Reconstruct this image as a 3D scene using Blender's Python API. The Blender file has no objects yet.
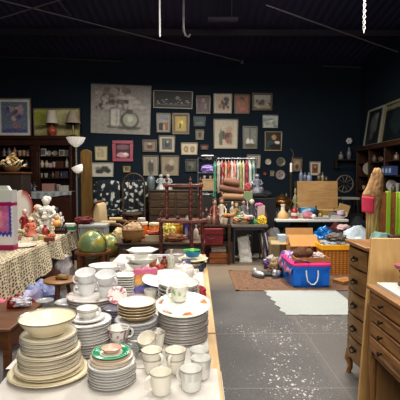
import bpy, bmesh, math, random
from mathutils import Vector, Matrix, noise
random.seed(7)
S = bpy.context.scene
COL = S.collection
pi = math.pi
# ------------------------------------------------------------------ camera geometry
EYE = Vector((0, 0, 1.6)); PITCH = math.radians(3.15); YAW = math.radians(.573)
_f = Vector((math.sin(YAW)*math.cos(PITCH), math.cos(YAW)*math.cos(PITCH), -math.sin(PITCH)))
_r = Vector((math.cos(YAW), -math.sin(YAW), 0)); _u = _r.cross(_f)
def ray(px, py): return _f + _r*((px-200)/400) + _u*((200-py)/400)
def oz(px, py, z):                      # point of a horizontal surface
    d = ray(px, py); t = (z-EYE.z)/d.z; return EYE + d*t
def oy(px, py, Y):                      # point of a plane at depth Y
    d = ray(px, py); t = Y/d.y; return EYE + d*t
WY, WS = 11.5, .05
def ow(px, py, off=0):                  # point of the back wall
    d = ray(px, py); t = (WY-off)/(d.y-WS*d.x); return EYE + d*t
WROT = math.atan(WS)
cam = bpy.data.cameras.new('camera'); cam.lens = 36; cam.sensor_width = 36; cam.clip_end = 100
co = bpy.data.objects.new('camera', cam); COL.objects.link(co); co.location = EYE
co.rotation_euler = (pi/2-PITCH, 0, -YAW); S.camera = co
# ------------------------------------------------------------------ colours and materials
def lin(c): return tuple((x/255/12.92 if x/255 <= .04045 else ((x/255+.055)/1.055)**2.4) for x in c)
_mats = {}
def new_mat(name):
    m = bpy.data.materials.new(name); m.use_nodes = True
    nt = m.node_tree; b = nt.nodes['Principled BSDF']; return m, nt, b
def L(nt, a, b): nt.links.new(a, b)
def mix(nt, fac, a, b):
    n = nt.nodes.new('ShaderNodeMix'); n.data_type = 'RGBA'
    for k, v in ((0, fac), (6, a), (7, b)):
        if hasattr(v, 'links'): L(nt, v, n.inputs[k])
        elif k == 0: n.inputs[k].default_value = v
        else: n.inputs[k].default_value = (*v, 1)
    return n.outputs[2]
def coords(nt, scale=(1, 1, 1), kind='Object', rot=(0, 0, 0)):
    t = nt.nodes.new('ShaderNodeTexCoord'); mp = nt.nodes.new('ShaderNodeMapping')
    mp.inputs['Scale'].default_value = scale; mp.inputs['Rotation'].default_value = rot
    L(nt, t.outputs[kind], mp.inputs[0]); return mp.outputs[0]
def ntex(nt, vec, scale, detail=3, rough=.5):
    n = nt.nodes.new('ShaderNodeTexNoise'); n.inputs['Scale'].default_value = scale
    n.inputs['Detail'].default_value = detail; n.inputs['Roughness'].default_value = rough
    L(nt, vec, n.inputs['Vector']); return n
def ramp(nt, inp, stops):
    r = nt.nodes.new('ShaderNodeValToRGB'); e = r.color_ramp.elements
    while len(e) < len(stops): e.new(.5)
    for q, (p, c) in zip(e, stops):
        q.position = p; q.color = (*c, 1) if len(c) == 3 else c
    L(nt, inp, r.inputs[0]); return r.outputs[0]
def bump(nt, b, h, strength=.3, dist=.01):
    n = nt.nodes.new('ShaderNodeBump'); n.inputs['Strength'].default_value = strength
    n.inputs['Distance'].default_value = dist; L(nt, h, n.inputs['Height']); L(nt, n.outputs[0], b.inputs['Normal'])
def pm(c, rough=.5, metal=0, var=.18, sc=9, trans=0, emit=0, bumpy=0):    # plain material with a little noise
    key = ('p', tuple(c), rough, metal, var, sc, trans, emit, bumpy)
    if key in _mats: return _mats[key]
    m, nt, b = new_mat('surface'); a = lin(c)
    v = coords(nt); n = ntex(nt, v, sc, 4)
    L(nt, mix(nt, n.outputs[0], tuple(x*(1-var) for x in a), tuple(min(1, x*(1+var)) for x in a)), b.inputs['Base Color'])
    b.inputs['Roughness'].default_value = rough; b.inputs['Metallic'].default_value = metal
    b.inputs['Transmission Weight'].default_value = trans
    if emit: b.inputs['Emission Color'].default_value = (*a, 1); b.inputs['Emission Strength'].default_value = emit
    if bumpy: bump(nt, b, ntex(nt, v, sc*4, 4).outputs[0], bumpy, .02)
    _mats[key] = m; return m
def wood(c1, c2, axis='z', rough=.45, sc=6, st=9):
    key = ('w', tuple(c1), tuple(c2), axis, rough, sc, st)
    if key in _mats: return _mats[key]
    m, nt, b = new_mat('wood'); s = {'x': (1, st, st), 'y': (st, 1, st), 'z': (st, st, 1)}[axis]
    v = coords(nt, s); n = ntex(nt, v, sc*.5, 5, .6)
    big = ntex(nt, coords(nt), 2.2, 2)
    c = ramp(nt, n.outputs[0], [(.28, lin(c1)), (.72, lin(c2))])
    c = mix(nt, ramp(nt, big.outputs[0], [(.35, (0, 0, 0)), (.7, (.45, .45, .45))]), c, tuple(x*.6 for x in lin(c1)))
    L(nt, c, b.inputs['Base Color']); b.inputs['Roughness'].default_value = rough
    bump(nt, b, n.outputs[0], .12, .004); _mats[key] = m; return m
def vc(rough=.4, metal=0, trans=0):                                     # painted surface: reads the painted colours
    key = ('v', rough, metal, trans)
    if key in _mats: return _mats[key]
    m, nt, b = new_mat('painted'); a = nt.nodes.new('ShaderNodeVertexColor'); a.layer_name = 'Col'
    L(nt, a.outputs[0], b.inputs['Base Color']); b.inputs['Roughness'].default_value = rough; b.inputs['Metallic'].default_value = metal
    b.inputs['Transmission Weight'].default_value = trans
    _mats[key] = m; return m
def glass(c=(235, 240, 240)):
    return pm(c, .05, 0, .02, 3, .85)
CH = lambda c=(226, 222, 214): pm(c, .22, 0, .03)                        # china
# ------------------------------------------------------------------ mesh builder
class MB:
    def __init__(s): s.v = []; s.f = []; s.c = []; s.m = []
    def add(s, vs, fs, col=None, m=0):
        o = len(s.v); s.v += [tuple(p) for p in vs]
        s.c += (col if isinstance(col, list) else [col or (1, 1, 1)]*len(vs))
        s.f += [tuple(i+o for i in f) for f in fs]; s.m += [m]*len(fs); return s
    def box(s, x0, x1, y0, y1, z0, z1, m=0, M=None, col=None):
        vs = [Vector((x, y, z)) for z in (z0, z1) for y in (y0, y1) for x in (x0, x1)]
        if M is not None: vs = [M @ p for p in vs]
        return s.add(vs, [(0, 2, 3, 1), (4, 5, 7, 6), (0, 1, 5, 4), (2, 6, 7, 3), (0, 4, 6, 2), (1, 3, 7, 5)], col, m)
    def lathe(s, prof, c=(0, 0, 0), seg=28, sx=1, sy=1, colfn=None, M=None, m=0, n=2):
        vs = []; cs = []; fs = []
        for i, (r, z) in enumerate(prof):
            for k in range(seg):
                a = 2*pi*k/seg
                ca, sa = math.cos(a), math.sin(a)
                if n != 2:
                    q = (abs(ca)**n+abs(sa)**n)**(-1/n); ca *= q; sa *= q
                p = Vector((r*sx*ca, r*sy*sa, z))
                if M is not None: p = M @ p
                vs.append(p+Vector(c)); cs.append(colfn(i, r, a, z) if colfn else (1, 1, 1))
        for i in range(len(prof)-1):
            for k in range(seg):
                k2 = (k+1) % seg
                fs.append((i*seg+k, i*seg+k2, (i+1)*seg+k2, (i+1)*seg+k))
        if prof[0][0] > 1e-6: fs.append(tuple(reversed(range(seg))))
        if prof[-1][0] > 1e-6: fs.append(tuple((len(prof)-1)*seg+k for k in range(seg)))
        return s.add(vs, fs, cs, m)
    def tube(s, pts, r, seg=8, closed=False, m=0, col=None):
        pts = [Vector(p) for p in pts]; n = len(pts); rs = r if isinstance(r, (list, tuple)) else [r]*n
        vs = []; fs = []; prev = None
        for i, p in enumerate(pts):
            t = (pts[(i+1) % n]-pts[i-1]) if closed else (pts[min(i+1, n-1)]-pts[max(i-1, 0)])
            t.normalize()
            if prev is None: a = t.orthogonal().normalized()
            else: a = (prev-t*prev.dot(t)).normalized()
            prev = a; b = t.cross(a)
            vs += [p+(a*math.cos(2*pi*k/seg)+b*math.sin(2*pi*k/seg))*rs[i] for k in range(seg)]
        for i in range(n if closed else n-1):
            j = (i+1) % n
            for k in range(seg): fs.append((i*seg+k, i*seg+(k+1) % seg, j*seg+(k+1) % seg, j*seg+k))
        if not closed:
            fs.append(tuple(reversed(range(seg)))); fs.append(tuple((n-1)*seg+k for k in range(seg)))
        return s.add(vs, fs, col, m)
    def ball(s, c, r, seg=14, rings=9, m=0, colfn=None, amp=0, fr=3, seed=0, flat=None):
        if not isinstance(r, (tuple, list)): r = (r, r, r)
        c = Vector(c); vs = []; cs = []; fs = []
        for i in range(rings+1):
            th = pi*i/rings
            for k in range(seg):
                a = 2*pi*k/seg; d = Vector((math.sin(th)*math.cos(a), math.sin(th)*math.sin(a), math.cos(th)))
                q = 1+(amp*noise.noise(d*fr+Vector((seed*7.3, seed*3.1, seed))) if amp else 0)
                p = Vector((d.x*r[0]*q, d.y*r[1]*q, d.z*r[2]*q))
                if flat is not None: p.z = max(p.z, flat)
                vs.append(c+p); cs.append(colfn(d) if colfn else (1, 1, 1))
        for i in range(rings):
            for k in range(seg):
                k2 = (k+1) % seg; fs.append((i*seg+k, (i+1)*seg+k, (i+1)*seg+k2, i*seg+k2))
        return s.add(vs, fs, cs, m)
    def prism(s, poly, a0, a1, plane='xz', m=0, M=None):       # poly in plane, extruded along the third axis
        n = len(poly); vs = []
        for a in (a0, a1):
            for (p, q) in poly:
                v = Vector({'xz': (p, a, q), 'xy': (p, q, a), 'yz': (a, p, q)}[plane])
                vs.append(M @ v if M is not None else v)
        fs = [tuple(range(n)), tuple(reversed(range(n, 2*n)))]+[(i, n+i, n+(i+1) % n, (i+1) % n) for i in range(n)]
        return s.add(vs, fs, None, m)
    def grid(s, fn, nu, nv, colfn=None, m=0):
        vs = []; cs = []; fs = []
        for j in range(nv+1):
            for i in range(nu+1):
                vs.append(Vector(fn(i/nu, j/nv))); cs.append(colfn(i/nu, j/nv) if colfn else (1, 1, 1))
        for j in range(nv):
            for i in range(nu): a = j*(nu+1)+i; fs.append((a, a+1, a+nu+2, a+nu+1))
        return s.add(vs, fs, cs, m)
    def build(s, name, mat, parent=None, loc=None, rotz=0, bevel=0, solid=0, sharp=38, label=None):
        me = bpy.data.meshes.new(name)
        me.from_pydata(s.v, [], s.f); me.update()
        for mm in (mat if isinstance(mat, (list, tuple)) else [mat]): me.materials.append(mm)
        if isinstance(mat, (list, tuple)) and len(me.polygons) == len(s.m):
            for p, k in zip(me.polygons, s.m): p.material_index = k
        bm = bmesh.new(); bm.from_mesh(me)
        bmesh.ops.remove_doubles(bm, verts=[v for v in bm.verts if len(v.link_faces)], dist=1e-6) if not any(c != (1, 1, 1) for c in s.c) else None
        bmesh.ops.dissolve_degenerate(bm, dist=1e-7, edges=bm.edges) if not any(c != (1, 1, 1) for c in s.c) else None
        bmesh.ops.recalc_face_normals(bm, faces=bm.faces)
        lim = math.radians(sharp)
        for e in bm.edges:
            e.smooth = not (len(e.link_faces) == 2 and e.calc_face_angle(0) > lim)
        for f in bm.faces: f.smooth = True
        bm.to_mesh(me); bm.free()
        if any(c != (1, 1, 1) for c in s.c):
            at = me.color_attributes.new('Col', 'FLOAT_COLOR', 'POINT')
            for i, c in enumerate(s.c): at.data[i].color = (*lin(c), 1)
        o = bpy.data.objects.new(name, me); COL.objects.link(o)
        if parent is not None: o.parent = parent
        if loc is not None: o.location = loc
        o.rotation_euler.z = rotz
        if label: o['label'] = label
        if solid:
            q = o.modifiers.new('solid', 'SOLIDIFY'); q.thickness = solid; q.offset = 0
        if bevel:
            q = o.modifiers.new('bevel', 'BEVEL'); q.width = bevel; q.segments = 2; q.limit_method = 'ANGLE'; q.angle_limit = math.radians(40)
        return o
def tag(o, label, cat, group=None):
    o['label'] = label; o['category'] = cat
    if group: o['group'] = group
    return o
def T(name, label, cat, loc, rotz=0, group=None):
    o = bpy.data.objects.new(name, None); o.empty_display_size = .05; COL.objects.link(o)
    o.location = loc; o.rotation_euler.z = rotz; return tag(o, label, cat, group)
def struct(o): o['kind'] = 'structure'; return o
def dup(root, loc, rotz=None, label=None, group=None, scale=None):
    def cp(o, par):
        c = o.copy(); COL.objects.link(c)
        if par: c.parent = par
        for ch in [x for x in o.children]: cp(ch, c)
        return c
    r = cp(root, None); r.location = loc
    if rotz is not None: r.rotation_euler.z = rotz
    if scale: r.scale = (scale,)*3
    if label: r['label'] = label
    if group: r['group'] = group
    return r
ORD = ['top', 'second', 'third', 'fourth', 'fifth', 'sixth', 'seventh', 'eighth', 'ninth', 'tenth', 'eleventh', 'twelfth', 'thirteenth', 'fourteenth', 'fifteenth', 'sixteenth']
def ordinal(k, n):
    return 'topmost' if k == 0 else ('bottom' if k == n-1 else ORD[k]+' from top')
def rx(a): return Matrix.Rotation(a, 4, 'X')
def ry(a): return Matrix.Rotation(a, 4, 'Y')
def rz(a): return Matrix.Rotation(a, 4, 'Z')
def tr(x, y, z): return Matrix.Translation((x, y, z))
# ------------------------------------------------------------------ painting with soft blobs
def mixc(a, b, t): return tuple(a[i]*(1-t)+b[i]*t for i in range(3))
def paint(bg, blobs=(), nz=14, seed=0, bg2=None, fr=6, warp=.22):
    def fn(u, v):
        c = mixc(bg, bg2, v) if bg2 else bg
        for b in blobs:
            bu, bv, ru, rv, cc = b[:5]; soft = b[5] if len(b) > 5 else .35
            w = noise.noise(Vector((u*9+seed, v*9, seed*1.7)))*warp
            e = b[6] if len(b) > 6 else 2
            d = (abs((u-bu)/ru)**e+abs((v-bv)/rv)**e)**(1/e)+w
            t = max(0, min(1, (1-d)/soft+.5)) if d < 1.5 else 0
            c = mixc(c, cc, t)
        q = noise.noise(Vector((u*fr*3, v*fr*3, seed*5.1)))*nz*1.6
        return tuple(max(1, min(254, x+q)) for x in c)
    return fn
def scatter(n, u0, u1, v0, v1, r0, r1, cols, seed=1, soft=.4):
    R = random.Random(seed)
    return [(R.uniform(u0, u1), R.uniform(v0, v1), R.uniform(r0, r1), R.uniform(r0, r1), R.choice(cols), soft) for _ in range(n)]
# ================================================================== THE SETTING
def concrete():
    m, nt, b = new_mat('concrete'); v = coords(nt); n1 = ntex(nt, v, 1.1, 5, .6); n2 = ntex(nt, v, 45, 4, .7)
    base = ramp(nt, n1.outputs[0], [(.3, lin((66, 65, 66))), (.72, lin((96, 94, 93)))])
    base = mix(nt, .28, base, ramp(nt, n2.outputs[0], [(.3, lin((56, 54, 53))), (.7, lin((135, 131, 128)))]))
    sep = nt.nodes.new('ShaderNodeSeparateXYZ'); L(nt, v, sep.inputs[0])
    def math_(op, a, b_=None):
        q = nt.nodes.new('ShaderNodeMath'); q.operation = op; q.use_clamp = False
        for i, x in enumerate((a, b_)):
            if x is None: continue
            if hasattr(x, 'links'): L(nt, x, q.inputs[i])
            else: q.inputs[i].default_value = x
        return q.outputs[0]
    # browner, worn floor under the stalls at the back
    far = nt.nodes.new('ShaderNodeMapRange'); L(nt, math_('ADD', sep.outputs[1], math_('MULTIPLY', n1.outputs[0], 1.6)), far.inputs[0])
    far.inputs[1].default_value = 6.3; far.inputs[2].default_value = 7.2
    base = mix(nt, far.outputs[0], base, mix(nt, n2.outputs[0], lin((96, 84, 70)), lin((138, 124, 106))))
    # smoother lighter slab to the right
    right = nt.nodes.new('ShaderNodeMapRange'); L(nt, math_('ADD', sep.outputs[0], math_('MULTIPLY', n1.outputs[0], .1)), right.inputs[0])
    right.inputs[1].default_value = 1.1; right.inputs[2].default_value = 1.14
    base = mix(nt, math_('MULTIPLY', right.outputs[0], .35), base, lin((112, 106, 100)))
    # white paint spatter
    vo = nt.nodes.new('ShaderNodeTexVoronoi'); vo.inputs['Scale'].default_value = 34; vo.inputs['Randomness'].default_value = 1
    dist = nt.nodes.new('ShaderNodeMix'); dist.data_type = 'VECTOR'; dist.inputs[0].default_value = .06
    L(nt, v, dist.inputs[4]); L(nt, ntex(nt, v, 14, 3).outputs['Color'], dist.inputs[5]); L(nt, dist.outputs[1], vo.inputs['Vector'])
    vcol = nt.nodes.new('ShaderNodeSeparateColor'); L(nt, vo.outputs['Color'], vcol.inputs[0])
    area = ntex(nt, coords(nt, (1, .55, 1)), 1.9, 3)
    lim = math_('MULTIPLY', math_('MULTIPLY', math_('MAXIMUM', math_('SUBTRACT', area.outputs[0], .36), 0), 1.0), vcol.outputs[0])
    near = nt.nodes.new('ShaderNodeMapRange'); L(nt, sep.outputs[1], near.inputs[0]); near.inputs[1].default_value = 4.9; near.inputs[2].default_value = 4.1
    spl = math_('LESS_THAN', vo.outputs['Distance'], math_('MULTIPLY', lim, math_('MULTIPLY', near.outputs[0], 1.6)))
    base = mix(nt, math_('MULTIPLY', spl, .75), base, lin((205, 202, 196)))
    # fine speckle
    v2 = nt.nodes.new('ShaderNodeTexVoronoi'); v2.inputs['Scale'].default_value = 55; L(nt, v, v2.inputs['Vector'])
    vs2 = nt.nodes.new('ShaderNodeSeparateColor'); L(nt, v2.outputs['Color'], vs2.inputs[0])
    sp2 = math_('LESS_THAN', v2.outputs['Distance'], math_('MULTIPLY', math_('MULTIPLY', lim, 2.2), vs2.outputs[1]))
    base = mix(nt, math_('MULTIPLY', math_('MULTIPLY', sp2, near.outputs[0]), .55), base, lin((190, 187, 182)))
    # slab joints
    def joint(src, at, w, col, f):
        nonlocal base
        d = math_('ABSOLUTE', math_('SUBTRACT', math_('ADD', src, math_('MULTIPLY', n2.outputs[0], .012)), at+.006))
        base = mix(nt, math_('MULTIPLY', math_('LESS_THAN', d, w), f), base, lin(col))
    joint(sep.outputs[1], 4.03, .007, (140, 136, 130), .5); joint(sep.outputs[1], 2.96, .006, (140, 136, 130), .45)
    joint(sep.outputs[0], .18, .008, (150, 146, 140), .5); joint(sep.outputs[0], 1.13, .006, (130, 126, 120), .4)
    L(nt, base, b.inputs['Base Color']); b.inputs['Roughness'].default_value = .62
    bump(nt, b, n2.outputs[0], .12, .004); return m
F = MB(); F.box(-6.4, 4.9, -3.2, 12, -.1, 0); struct(F.build('floor', concrete()))
def wallmat():
    m, nt, b = new_mat('wall_paint'); v = coords(nt); n = ntex(nt, v, 1.3, 5, .6)
    L(nt, mix(nt, n.outputs[0], lin((8, 24, 36)), lin((16, 40, 55))), b.inputs['Base Color']); b.inputs['Roughness'].default_value = .85
    bump(nt, b, ntex(nt, v, 30, 3).outputs[0], .1, .01); return m
WM = wallmat()
w = MB(); w.prism([(-6.4, WY-.32), (4.9, WY+.245), (4.9, WY+.6), (-6.4, WY+.6)], 0, 5.02, 'xy'); struct(w.build('wall_back', WM))
w = MB(); w.prism([(-3.2, 0), (12, 0), (12, 5), (-3.2, 6.9)], 4.8, 4.95, 'yz'); struct(w.build('wall_right', WM))
w = MB(); w.prism([(-3.2, 0), (12, 0), (12, 5), (-3.2, 6.9)], -6.45, -6.3, 'yz'); struct(w.build('wall_left', WM))
w = MB(); w.box(-6.4, 4.9, -3.3, -3.15, 0, 7); struct(w.build('wall_front', WM))
def roofmat():
    m, nt, b = new_mat('roof_sheet'); v = coords(nt); n = ntex(nt, v, .9, 4)
    L(nt, mix(nt, n.outputs[0], lin((46, 45, 70)), lin((66, 64, 94))), b.inputs['Base Color']); b.inputs['Roughness'].default_value = .7; return m
def roofz(Y): return 4.9+(11.5-Y)*.125
c_ = MB()
n_ = 120
c_.grid(lambda u, v: (-6.4+11.3*u, -3.2+15.3*v, roofz(-3.2+15.3*v)+.012*math.sin(u*2*pi*60)), 480, 6)
struct(c_.build('ceiling', roofmat(), sharp=80))
beam = pm((52, 48, 58), .6)
k_ = 1
for Y in (9.6, 7.2, 4.8):                                              # purlins under the roof
    q = MB(); q.box(-6.3, 4.8, Y-.04, Y+.04, roofz(Y)-.2, roofz(Y)-.06); struct(q.build('trim_%d' % k_, beam)); k_ += 1
# roof bracing rods and conduit
def rod(a, b, r, c, label):
    q = MB(); q.tube([a, b], r, 8); o = q.build('brace_rod', pm(c, .5)); return tag(o, label, 'rod', 'roof bracing rods')
rod(oy(-4, -1, 7.6), oy(240, 61, 10.8), .014, (120, 116, 118), 'long thin steel brace rod falling rightward from upper left corner')
rod(oy(266, 5, 7.6), oy(398, 52, 9.2), .014, (120, 110, 116), 'thin steel brace rod falling toward the right wall')
rod(oy(-2, 19, 7.6), oy(66, -2, 7.6), .012, (96, 92, 96), 'short thin brace rod rising at the upper left corner')
rod(oy(56, -2, 7.6), oy(71, 16, 8.0), .012, (80, 76, 82), 'short dark brace rod crossing the long rod at upper left')
q = MB(); q.tube([ow(-2, 57, .05), ow(60, 58.5, .05), ow(121, 61.5, .05)], .02, 8); tag(q.build('conduit', pm((74, 66, 62), .5)), 'thin grey pipe running along top of back wall, left', 'pipe', 'wall pipes')
q = MB(); q.tube([ow(323, 66, .05), ow(395, 68.6, .05)], .02, 8); tag(q.build('conduit', pm((96, 84, 80), .5)), 'thin grey pipe running along top of back wall, right', 'pipe', 'wall pipes')
# hanging things under the roof
p = oy(160, 37, 6.2); q = MB(); q.tube([p, p+Vector((0, 0, .02)), (p.x, p.y, roofz(p.y)-.02)], [.006, .013, .013], 8)
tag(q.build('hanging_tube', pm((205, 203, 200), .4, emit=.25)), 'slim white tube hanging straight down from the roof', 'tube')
p = oy(185, 37, 6.2); q = MB(); q.tube([(p.x-.02, p.y, roofz(p.y)-.02), (p.x-.02, p.y, p.z+.1), (p.x+.01, p.y, p.z+.02), (p.x+.05, p.y, p.z), (p.x+.08, p.y, p.z+.04)], .016, 8)
tag(q.build('hanging_hook', pm((92, 88, 92), .5)), 'dim grey rod with curled hook end hanging from roof', 'hook')
p = oy(364, 33, 5.2); q = MB(); H = roofz(p.y)-p.z
for ph in (0, pi):
    q.tube([(p.x+.014*math.cos(ph+t*.9)*min(1, t/3), p.y+.014*math.sin(ph+t*.9)*min(1, t/3), p.z+t/110*H) for t in range(111)], .007, 6)
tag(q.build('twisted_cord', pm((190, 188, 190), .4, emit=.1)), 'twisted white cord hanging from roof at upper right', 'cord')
q = MB(); a = oy(208, 19.5, 8.5); b_ = oy(238, 21, 8.5); q.box(a.x, b_.x, a.y-.06, a.y+.06, a.z-.03, a.z+.03)
q.box((a.x+b_.x)/2+.17, (a.x+b_.x)/2+.19, a.y-.01, a.y+.01, a.z, roofz(a.y)); tag(q.build('ceiling_fixture', pm((84, 80, 90), .5)), 'unlit grey strip fixture hung below the roof', 'fixture')
p = ow(242, 62, .12); q = MB(); q.lathe([(.0, .12), (.03, .12), (.035, 0), (.06, -.06), (0, -.06)], tuple(p), 14); tag(q.build('wall_spotlight', pm((120, 116, 116), .5)), 'small pale spotlight head at top of back wall', 'spotlight')
# ------------------------------------------------------------------ lights
def area(loc, sx, sy, power, col=(1, .95, .87), rot=(0, 0, 0)):
    l = bpy.data.lights.new('tube_or_fill_light', 'AREA'); l.shape = 'RECTANGLE'; l.size = sx; l.size_y = sy; l.energy = power; l.color = col
    o = bpy.data.objects.new('tube_or_fill_light', l); COL.objects.link(o); o.location = loc; o.rotation_euler = rot; return o
area((-.4, 2.0, 4.6), 2.6, .5, 100)
area((-2.2, 5.6, 4.5), .5, 2.4, 160)
area((1.9, 5.0, 4.5), .5, 2.4, 200)
area((.2, 7.6, 4.3), 3.0, .4, 190)
area((.8, -.6, 4.4), 2.4, .5, 90)
area((.3, -2.4, 3.3), 3.0, 1.4, 150, (1, .96, .9), (math.radians(72), 0, 0))  # added fill from behind the camera to brighten fronts, not a tube
pl = bpy.data.lights.new('bulb', 'POINT'); pl.energy = 26; pl.shadow_soft_size = .08; pl.color = (.85, .82, 1)
po = bpy.data.objects.new('bulb', pl); COL.objects.link(po); g_ = oy(306, -9, 6.3); po.location = (g_.x, g_.y, min(g_.z, roofz(g_.y)-.25))
W = bpy.data.worlds.new('world'); S.world = W; W.use_nodes = True
W.node_tree.nodes['Background'].inputs[0].default_value = (.5, .52, .6, 1); W.node_tree.nodes['Background'].inputs[1].default_value = .05
S.view_settings.view_transform = 'Standard'; S.view_settings.look = 'Medium High Contrast'; S.view_settings.exposure = -.15
# ================================================================== PICTURES
def picture(x0, y0, x1, y1, fc, fpx, matc, mpx, fn, label, place=None, tilt=0, group='framed pictures on the dark back wall', res=26, fr=.35, cat='picture'):
    """rect in photo pixels, read on the wall; frame bars, mat board and painted print are parts"""
    if place is None:
        a = ow(x0, y1, .03); b = ow(x1, y0, .03); c = (a+b)/2; w = math.hypot(b.x-a.x, b.y-a.y); h = b.z-a.z; rot = WROT
    else: c, w, h, rot = place
    up = lambda c: tuple(max(2, min(250, (x-100)*1.3+122)) for x in c)
    fn0 = fn; fn = lambda u, v: up(fn0(u, v)); matc = up(matc) if matc else None; fc = tuple(min(250, x*1.12) for x in fc)
    px = w/(x1-x0); f = fpx*px; mw = mpx*px
    t = T('framed_picture', label, cat, (c.x, c.y, c.z-h/2), rot, group); t.rotation_euler.y = tilt
    q = MB()
    for (xa, xb, za, zb) in ((-w/2, w/2, 0, f), (-w/2, w/2, h-f, h), (-w/2, -w/2+f, f, h-f), (w/2-f, w/2, f, h-f)):
        q.box(xa, xb, -.02, .025, za, zb)
    q.build('frame', pm(fc, fr, 0, .25, 30), t, bevel=min(.008, f*.3))
    if mw > 0:
        q = MB(); q.box(-w/2+f*.6, w/2-f*.6, .0, .02, f*.6, h-f*.6); q.build('mat_board', pm(matc, .8), t)
    iw, ih = w/2-f-mw, h-2*f-2*mw
    n1 = res; n2 = max(8, int(res*ih/(2*iw)))
    q = MB(); q.grid(lambda u, v: (-iw+2*iw*u, -.004, f+mw+ih*v), n1, n2, fn); q.build('print', vc(.45), t)
    return t
GREY = (120, 116, 110)
# 1 the large flower painting
bl = [(.5, .12, .6, .16, (128, 124, 116), .8)] + scatter(46, .1, .62, .52, .92, .03, .075, [(96, 88, 84), (70, 62, 60), (140, 132, 124), (110, 92, 88), (150, 140, 132)], 3) + \
     scatter(14, .12, .5, .48, .72, .02, .05, [(70, 64, 62), (150, 142, 134)], 5) + \
     [(.58, .74, .16, .04, (158, 152, 144)), (.66, .62, .035, .16, (160, 154, 146)), (.74, .66, .1, .05, (156, 150, 142)), (.8, .56, .14, .035, (150, 146, 138)), (.3, .55, .12, .04, (150, 144, 136)),
      (.36, .14, .1, .03, (72, 70, 68)), (.4, .33, .095, .2, (84, 82, 78), .2, 6), (.405, .335, .08, .185, (164, 160, 152), .25, 6), (.43, .33, .02, .16, (140, 136, 128), .6), (.4, .53, .085, .025, (112, 108, 102), .3), (.64, .12, .2, .04, (74, 72, 64)), (.65, .28, .155, .17, (50, 50, 42), .2), (.655, .29, .125, .14, (140, 138, 124), .25), (.65, .46, .06, .05, (70, 70, 60), .3), (.66, .31, .05, .06, (168, 166, 154), .6)]
picture(90.5, 85, 150, 134, (128, 124, 120), .7, None, 0, paint((142, 138, 132), bl, 9, 2, (122, 116, 112), warp=.05), 'largest picture, grey flower painting with two vases', tilt=math.radians(1.6), res=64)
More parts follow.
